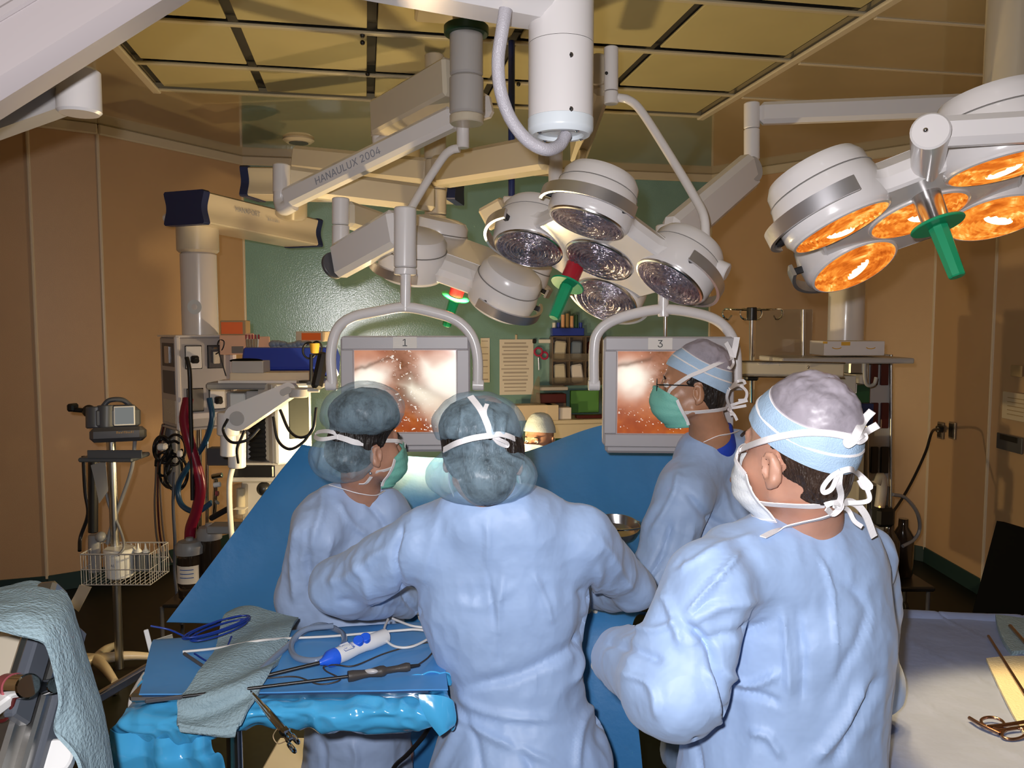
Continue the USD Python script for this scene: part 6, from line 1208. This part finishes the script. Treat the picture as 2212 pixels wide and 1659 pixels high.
def hairC(p):
    q = C.L(p); d = smin(sd_ell(p, V(1035, 922, 1.765), (.090, .108, .068)), sd_ell(p, V(1046, 975, 1.74), (.072, .075, .06)), .02)
    d = smin(d, sd_ell(q, (0, -.022, -.005), (.094, .088, .085)), .02); d = smin(d, sd_ell(p, V(1052, 1030, 1.69), (.060, .052, .062)), .012); return np.maximum(np.maximum(d, q[:, 1] - .05 - .3 * q[:, 2]), 1.405 - p[:, 2])
v, q = surf(hairC, C.Hc - .22, C.Hc + .2, .0045); n = vnorm(v, q); v = v + n * (.006 * (fb(v, (70, 70, 18), 8) - .5))[:, None]; obj('hair', (v, q), 'hair_dark', C.t, True)
up_, lo_ = (V(1034, 918, 1.76), (.104, .120, .077)), (V(1040, 1024, 1.715), (.124, .102, .068))
veil_shell(C.t, [up_, lo_], .022, .0055, C.Hc - .26, C.Hc + .24, 12, .006, creases=[((950, 962), (1110, 948), 9, -.014), ((1060, 890), (1064, 940), 5, .008), ((1000, 880), (995, 945), 5, .006), ((1090, 900), (1085, 945), 5, .006), ((1000, 975), (1020, 1040), 4, .006), ((960, 990), (990, 1040), 4, .006), ((1090, 980), (1130, 1000), 5, .006)], cut=lambda p: np.maximum(1.405 - p[:, 2], p[:, 1] - 1.90))
C.extra += [lambda p: sd_ell(p, *up_), lambda p: sd_ell(p, *lo_)]
C.tape('mask_tie', [(958, 972), (985, 958), (1020, 947), (1058, 941), (1062, 940)], .013); C.tape('mask_tie', [(1058, 942), (1078, 938), (1098, 942), (1112, 948)], .012)
C.tape('mask_tie', [(1060, 940), (1052, 915), (1038, 885), (1016, 856)], .014); C.tape('mask_tie', [(1060, 940), (1052, 915), (1047, 890), (1052, 873)], .009)
C.tape('bow_loop', [(1062, 942), (1080, 950), (1096, 958), (1094, 964), (1078, 958), (1066, 946)], .008)
C.extra = []; C.mask('mask_green')

# ---- left woman, turned to the right
Lw = Person('person in a pale gown and bouffant cap at the left, looking right', V(792, 962, 2.33), -52, 5, 0, V(778, 1068, 2.39), 'skin_warm', .97, loc=A(-.46, 2.4, 0))
sr, sl = V(690, 1145, 2.30), V(835, 1130, 2.52); er, el = V(655, 1290, 2.36), V(870, 1240, 2.6); wr_, wl = V(800, 1300, 2.55), V(915, 1255, 2.62)
hx = V(775, 1600, 2.4)[0]
Lw.skin_mesh([(Lw.neck, V(740, 1250, 2.44), .055, .09), (V(740, 1250, 2.44), V(775, 1500, 2.43), .09, .09), (sr, sl, .042, .042), (sr, er, .048, .04), (er, wr_, .04, .028), (sl, el, .048, .04), (el, wl, .04, .028)] + lower(hx, 2.42), A(-.85, 2.1, -.0), A(.05, 3.0, 1.82), .005)
cre = [([(700, 1050), (690, 1120), (650, 1220)], 9, .012), ([(730, 1080), (760, 1130), (800, 1160)], 8, .010), ([(640, 1130), (630, 1220), (640, 1310)], 8, .012), ([(668, 1140), (665, 1220), (680, 1300)], 9, -.014), ([(720, 1150), (700, 1230), (700, 1300)], 7, .008), ([(790, 1080), (815, 1110), (840, 1150)], 7, -.009), ([(760, 1600), (770, 1640), (760, 1700)], 8, .01), ([(690, 1590), (700, 1640), (690, 1700)], 8, -.01)]
Lw.garment('gown', [('c', V(735, 1100, 2.37), V(812, 1106, 2.42), .080, .080), ('c', V(695, 1132, 2.34), V(835, 1125, 2.48), .088, .084), ('e', V(738, 1260, 2.42), (.185, .15, .24)), ('c', V(770, 1400, 2.42), V(775, 1520, 2.42), .165, .16), ('c', V(770, 1600, 2.42), V(775, 1950, 2.44), .165, .20)], [[(sr, er, .088, .080), (er, wr_, .078, .05)], [(sl, el, .075, .06), (el, wl, .06, .045)]], 'gown_pale', A(-1.0, 2.0, .25), A(.15, 3.0, 1.6), .0075, creases=cre, seed=13, amp=(.013, .014), cut=lambda p: .34 - p[:, 2])
Lw.glove(wr_, wr_ - er, A(0, 0, 1)); Lw.glove(wl, wl - el, A(0, 0, 1)); shoes(Lw.t, hx, 2.42)
def hairL(p):
    q = Lw.L(p); d = smin(sd_ell(p, V(790, 893, 2.325), (.108, .110, .076)), sd_ell(p, V(762, 975, 2.32), (.082, .088, .064)), .03); d = smin(d, sd_ell(q, (0, -.016, .02), (.083, .104, .100)), .02)
    ear = sd_ell(q, (.083, -.008, -.025), (.02, .026, .044)); return np.maximum(np.maximum(d, q[:, 1] - .030 - .9 * np.minimum(q[:, 2] - .02, .05)), -ear)
v, q = surf(hairL, Lw.Hc - .2, Lw.Hc + .2, .005); n = vnorm(v, q); v = v + n * (.006 * (fb(v, (70, 70, 18), 9) - .5))[:, None]; obj('hair', (v, q), 'hair_dark', Lw.t, True)
u2, l2 = (V(786, 888, 2.32), (.126, .128, .088)), (V(748, 984, 2.31), (.108, .115, .080))
veil_shell(Lw.t, [u2, l2], .03, .0062, Lw.Hc - .26, Lw.Hc + .24, 22, .007, creases=[((690, 935), (790, 955), 9, -.012), ((790, 955), (880, 925), 8, -.008), ((740, 960), (720, 1020), 5, .008), ((700, 960), (690, 1010), 5, .007), ((780, 970), (760, 1030), 6, .007)], cut=lambda p: np.maximum(Lw.L(p)[:, 1] - .075 + .9 * np.maximum(0, .05 - Lw.L(p)[:, 2]) - .3 * np.maximum(0, Lw.L(p)[:, 2] - .05), -sd_ell(Lw.L(p), (.10, .02, -.035), (.06, .045, .05))))
Lw.extra += [lambda p: sd_ell(p, *u2), lambda p: sd_ell(p, *l2)]
Lw.tape('mask_tie', [(724, 942), (745, 948), (765, 955), (785, 958)], .016); Lw.tape('mask_tie', [(824, 952), (845, 952), (862, 953), (873, 958)], .012); Lw.tape('bow_loop', [(738, 942), (712, 932), (685, 934), (680, 943), (695, 949), (728, 944)], .012)
Lw.tape('mask_tie', [(874, 958), (872, 990), (855, 1012)], .009)
Lw.extra = []; Lw.mask('mask_green'); Lw.tape('lower_mask_tie', [(812, 1020), (838, 1014), (856, 1004)], .010); Lw.tape('lower_mask_tie', [(775, 1046), (790, 1044), (802, 1030)], .010)
Lw.extra = [Lw.gown]; Lw.tape('gown_collar', [(712, 1048), (740, 1056), (775, 1066), (810, 1070), (830, 1060)], .009, off=.010)
obj('ear_stud', MB().ball(Lw.trace(800, 1022, .004), .005), 'bumper_silver', Lw.t)

# ---- man in glasses, in profile
G3 = Person('person in glasses, blue surgical cap and green mask, in profile in front of monitor 3', V(1497, 832, 2.52), 80, 2, 0, V(1535, 945, 2.56), 'skin_tan', 1.0, loc=A(.65, 2.65, 0))
sl, sr = V(1475, 1075, 2.45), V(1560, 1060, 2.85); el, er = V(1418, 1240, 2.42), V(1440, 1230, 2.86); wl, wr_ = V(1330, 1290, 2.58), V(1350, 1250, 2.78)
hx = V(1545, 1500, 2.68)[0]
G3.skin_mesh([(G3.neck, V(1550, 1150, 2.66), .062, .12), (V(1550, 1150, 2.66), V(1545, 1400, 2.68), .12, .11), (sl, sr, .048, .048), (sl, el, .046, .04), (el, wl, .04, .03), (sr, er, .046, .04), (er, wr_, .043, .03)] + lower(hx, 2.68, .92), A(.3, 2.2, 0), A(1.0, 3.15, 2.0), .005)
cre = [([(1470, 1010), (1450, 1080), (1400, 1160)], 8, .010), ([(1480, 1060), (1530, 1120), (1600, 1150)], 9, -.012), ([(1420, 1080), (1380, 1160), (1360, 1230)], 8, .010), ([(1450, 1120), (1430, 1200), (1380, 1280)], 8, -.012), ([(1500, 1130), (1480, 1200), (1450, 1260)], 8, .010), ([(1560, 1050), (1580, 1110), (1620, 1160)], 8, .008), ([(1440, 1240), (1480, 1200), (1560, 1190)], 9, .010)]
G3.garment('gown', [('c', V(1515, 985, 2.575), V(1580, 980, 2.62), .086, .086), ('c', V(1485, 1050, 2.50), V(1570, 1045, 2.80), .092, .09), ('e', V(1550, 1160, 2.66), (.19, .19, .25)), ('c', V(1550, 1350, 2.68), V(1545, 1500, 2.68), .175, .175), ('c', V(1545, 1500, 2.68), V(1545, 1850, 2.68), .18, .22)], [[(sl, el, .092, .078), (el, wl, .076, .048)], [(sr, er, .08, .065), (er, wr_, .06, .045)]], 'gown_blue', A(.2, 2.1, .28), A(1.15, 3.2, 1.75), .0075, creases=cre, seed=23, amp=(.014, .012), cut=lambda p: .34 - p[:, 2])
G3.garment('scrub_collar', [('c', G3.neck + A(.012, .01, -.03), G3.neck + A(.008, .01, .015), .074, .066)], [], 'scrub_blue', G3.neck - .15, G3.neck + .15, .0055, amp=(.002, .001), cut=lambda p: np.maximum(np.maximum(-sd_cap(p, G3.neck - A(0, 0, .1), G3.neck + A(-.01, 0, .2), .058, .058), (p[:, 2] - G3.neck[2]) - .012 - .55 * (p[:, 0] - G3.neck[0])), G3.neck[2] - .06 - p[:, 2]))
G3.glove(wl, wl - el, A(0, 0, 1)); G3.glove(wr_, wr_ - er, A(0, 0, 1)); shoes(G3.t, hx, 2.68)
G3.hair('hair_dark'); G3.surgeon_cap(24, 93, 54, .020, 31)
G3.tape('mask_tie', [(1443, 850), (1452, 838), (1485, 815), (1520, 800), (1555, 783), (1582, 772)], .013); G3.tape('mask_tie', [(1443, 850), (1441, 865), (1440, 876)], .011)
G3.tape('tie_tail', [(1582, 772), (1576, 755, -.03), (1568, 740, -.04)], .014); G3.tape('tie_tail', [(1583, 772), (1588, 750, -.02), (1592, 728, -.03)], .018); G3.tape('tie_tail', [(1582, 772), (1584, 785, -.02), (1578, 795, -.02), (1572, 793, -.02)], .008)
G3.tape('lower_mask_tie', [(1474, 892), (1510, 890), (1550, 886), (1570, 882)], .014)
for k, pts in enumerate(([(1576, 840, .06), (1590, 826, .03), (1605, 822, .02), (1610, 830, .02)], [(1576, 840, .06), (1595, 832, .03), (1612, 845, .02), (1610, 862, .02), (1595, 865, .03)], [(1574, 842, .05), (1570, 860, .03), (1578, 885, .03), (1580, 898, .03)], [(1572, 878, .05), (1590, 872, .03), (1615, 865, .02)], [(1572, 882, .05), (1590, 880, .03), (1612, 876, .02)], [(1573, 884, .05), (1585, 895, .02), (1592, 908, .02)])): G3.tape('tie_tail', pts, .009)
sv = G3.extra; G3.extra = []; G3.mask('mask_green', .02); G3.extra = sv
lens = G3.G(A(-.033, .112, -.002)); tm = G3.G(A(-.075, .0, .006)); gl = obj('glasses', MB().tube([G3.G(A(-.033 + .022 * math.cos(a), .113, -.004 + .017 * math.sin(a))) for a in np.linspace(0, 6.28, 25)], .0014, 8, 2).tube([G3.G(A(.033 + .022 * math.cos(a), .113, -.004 + .017 * math.sin(a))) for a in np.linspace(0, 6.28, 25)], .0014, 8, 2).tube([G3.G(A(-.055, .113, .0)), G3.G(A(-.072, .09, .002)), G3.G(A(-.083, .02, .004)), G3.G(A(-.084, -.01, .0))], .0018, 8).tube([G3.G(A(-.011, .114, .002)), G3.G(A(.011, .114, .002))], .0016, 8), 'black_plastic', G3.t)
G3.extra = [G3.gown]; G3.tape('gown_collar', [(1520, 955), (1550, 942), (1575, 938), (1594, 932)], .011, off=.008)

# ---- right man, turned to the left
Rm_ = Person('person in a pale blue gown, tied blue cap and white mask, nearest at the right', V(1722, 974, 1.42), 31, 2, -3, V(1738, 1120, 1.47), 'skin_pink', 1.0, loc=A(.55, 1.52, 0))
sl, sr = V(1530, 1265, 1.37), V(1858, 1225, 1.66); el, er = V(1452, 1480, 1.34), V(1880, 1480, 1.80); wl, wr_ = V(1350, 1425, 1.60), V(1620, 1450, 1.95)
hx = V(1680, 1650, 1.52)[0]
Rm_.skin_mesh([(Rm_.neck, V(1700, 1350, 1.52), .062, .12), (V(1700, 1350, 1.52), V(1670, 1650, 1.53), .12, .11), (sl, sr, .045, .045), (sl, el, .045, .04), (el, wl, .04, .03), (sr, er, .045, .04), (er, wr_, .042, .03)] + lower(hx, 1.53), A(.05, 1.1, 0), A(.98, 2.2, 1.84))
cre = [([(1478, 1345), (1530, 1390), (1552, 1470), (1560, 1580)], 8, -.018), ([(1560, 1580), (1540, 1500), (1525, 1440)], 8, .010), ([(1440, 1232), (1560, 1180), (1640, 1150)], 8, .006), ([(1600, 1190), (1540, 1260), (1480, 1330)], 7, .010), ([(1480, 1350), (1560, 1310), (1650, 1295)], 12, .009), ([(1500, 1400), (1580, 1370), (1670, 1340)], 10, -.008), ([(1690, 1310), (1700, 1400), (1705, 1500)], 8, .008), ([(1720, 1300), (1735, 1420), (1730, 1520)], 9, -.007), ([(1770, 1200), (1800, 1280), (1805, 1420)], 5, .006), ([(1820, 1250), (1870, 1290), (1880, 1340), (1840, 1430), (1790, 1530)], -18, -.009), ([(1560, 1450), (1620, 1480), (1690, 1450)], 9, .009), ([(1570, 1490), (1640, 1500), (1690, 1520)], 9, -.008), ([(1620, 1580), (1660, 1590), (1690, 1640)], 9, .009), ([(1870, 1470), (1820, 1570), (1760, 1650)], 12, .014), ([(1900, 1450), (1860, 1560), (1800, 1660)], 11, -.012), ([(1340, 1340), (1400, 1360), (1470, 1340)], 9, .009), ([(1300, 1390), (1360, 1400), (1430, 1430)], 10, -.009), ([(1420, 1270), (1450, 1330), (1470, 1400)], 10, .009), ([(1330, 1450), (1400, 1480), (1420, 1560)], 10, .008), ([(1500, 1590), (1510, 1630), (1520, 1700)], 7, -.010)]
Rm_.garment('gown', [('c', V(1690, 1218, 1.45), V(1798, 1188, 1.50), .070, .068), ('c', V(1705, 1185, 1.50), V(1780, 1180, 1.55), .072, .075), ('c', V(1590, 1225, 1.42), V(1850, 1205, 1.62), .082, .085), ('e', V(1715, 1370, 1.53), (.185, .175, .24)), ('e', V(1700, 1560, 1.53), (.185, .175, .20)), ('c', V(1670, 1700, 1.53), V(1660, 2350, 1.55), .195, .20)], [[(sl, el, .085, .084), (el, wl, .084, .066)], [(sr + A(-.01, 0, 0), er, .088, .07), (er, wr_, .065, .05)]], 'gown_blue', A(-.0, 1.0, .25), A(1.05, 2.25, 1.65), creases=cre, seed=43, amp=(.013, .014), cut=lambda p: .32 - p[:, 2])
Rm_.glove(wl, A(.0, .9, -.25), A(0, 0, 1)); Rm_.glove(wr_, wr_ - er, A(0, 0, 1)); shoes(Rm_.t, hx, 1.53)
Rm_.hair('hair_brown', -.004, -.088); Rm_.surgeon_cap(24, 92, 53, .022, 51)
Rm_.tape('mask_tie', [(1594, 980), (1602, 970), (1640, 955), (1690, 942), (1740, 935), (1790, 936), (1825, 942), (1848, 948)], .0125); Rm_.tape('mask_tie', [(1594, 980), (1592, 1005), (1592, 1030)], .0105)
K = -.02
for pts, w in (([(1846, 946, .0), (1856, 926, -.02), (1868, 905, -.07), (1884, 888, -.08)], .0135), ([(1846, 948, .0), (1862, 938, -.02), (1878, 928, -.06), (1896, 918, -.07)], .0125), ([(1846, 948, .0), (1856, 954, -.02), (1868, 946, -.05), (1866, 938, -.05)], .010), ([(1846, 946, .0), (1828, 952, -.02), (1832, 962, -.02), (1848, 952, -.0)], .010)): Rm_.tape('tie_tail', pts, w)
Rm_.tape('lower_mask_tie', [(1622, 1080), (1650, 1088), (1700, 1092), (1745, 1094), (1782, 1092)], .0135)
for pts, w in (([(1782, 1092, -.05), (1800, 1085, -.07), (1818, 1092, -.07), (1800, 1110, -.06), (1785, 1098, -.05)], .010), ([(1800, 1090, -.05), (1840, 1085, -.03), (1868, 1110, -.02), (1888, 1160, -.01)], .013), ([(1800, 1092, -.05), (1830, 1100, -.03), (1845, 1125, -.03), (1862, 1138, -.03)], .008),
               ([(1814, 1018), (1795, 1030, -.06), (1778, 1052, -.07), (1780, 1064, -.07), (1796, 1056, -.07), (1808, 1030, -.05)], .008), ([(1814, 1018), (1812, 1045, -.06), (1816, 1070, -.07), (1810, 1100, -.07)], .011), ([(1816, 1018), (1838, 1014, -.04), (1856, 1025, -.04), (1880, 1050, -.04), (1866, 1052, -.04), (1856, 1036, -.04)], .010), ([(1858, 1030, -.04), (1872, 1055, -.04), (1878, 1078, -.04), (1862, 1085, -.04), (1830, 1086, -.04)], .008)): Rm_.tape('tie_tail', pts, w)
sv = Rm_.extra; Rm_.extra = []; Rm_.mask('mask_white', .022); Rm_.extra = sv
Rm_.extra = [Rm_.gown]; Rm_.tape('gown_collar', [(1648, 1160), (1685, 1142), (1730, 1130), (1775, 1120), (1808, 1108)], .013, off=.008)

# ---- anaesthetist seated behind the drape
An = Person('person in a pale cap peeping over the blue drape at the back', V(1164, 946, 4.3), 150, -6, 0, V(1166, 1000, 4.34), 'skin_warm', .97, loc=A(.14, 4.4, 0))
hb_ = An.neck; sl, sr = hb_ + A(-.17, .0, -.08), hb_ + A(.17, 0, -.08); hip = A(hb_[0], hb_[1] + .05, .52)
An.skin_mesh([(hb_, hip, .06, .13), (sl, sr, .055, .055), (sl, sl + A(-.05, -.05, -.25), .05, .04), (sl + A(-.05, -.05, -.25), sl + A(.05, -.25, -.28), .04, .03), (sr, sr + A(.05, -.05, -.25), .05, .04), (sr + A(.05, -.05, -.25), sr + A(-.05, -.25, -.28), .04, .03)] + [x for k in (-1, 1) for x in ((hip + A(.09 * k, 0, 0), hip + A(.12 * k, -.4, .0), .085, .06), (hip + A(.12 * k, -.4, 0), A(hip[0] + .12 * k, hip[1] - .38, .09), .055, .04), (A(hip[0] + .12 * k, hip[1] - .38, .08), A(hip[0] + .12 * k, hip[1] - .5, .05), .036, .03))], A(hb_[0] - .36, hb_[1] - .62, 0), A(hb_[0] + .36, hb_[1] + .25, 1.42), .0055)
An.garment('scrub_top', [('c', hb_ + A(-.08, 0, -.05), hb_ + A(.08, 0, -.05), .065, .065), ('c', sl, sr, .075, .075), ('c', hb_ + A(0, .02, -.2), hip, .16, .17)], [[(sl, sl + A(-.04, -.04, -.18), .07, .065)], [(sr, sr + A(.04, -.04, -.18), .07, .065)]], 'scrub_blue', hb_ + A(-.4, -.35, -.75), hb_ + A(.4, .35, .1), .01, cut=lambda p: np.maximum(.5 - p[:, 2], -sd_cap(p, hb_ - A(0, 0, .02), hb_ + A(0, 0, .2), .06, .075)))
sv = An.extra; An.mask('mask_white', .015); T_, P_ = np.meshgrid(np.radians(np.linspace(1, 86, 30)), np.linspace(0, 2 * np.pi, 60), indexing='ij'); obj('cap', sheet(An.cap_points(T_, P_, 12, .002, puff=.012, seed=4), .0016), 'cap_grey', An.t, 60)
st = thing('stool', 'round stool under the person behind the drape', 'stool', A(hip[0], hip[1], 0)); obj('seat', MB().cyl(A(hip[0], hip[1] + .02, .33), A(hip[0], hip[1] + .02, .39), .18), 'black_rubber', st); obj('column', MB().cyl(A(hip[0], hip[1] + .02, .03), A(hip[0], hip[1] + .02, .33), .025), 'chrome', st); obj('foot', MB().cyl(A(hip[0], hip[1] + .02, .0), A(hip[0], hip[1] + .02, .04), .22), 'dark_grey', st)
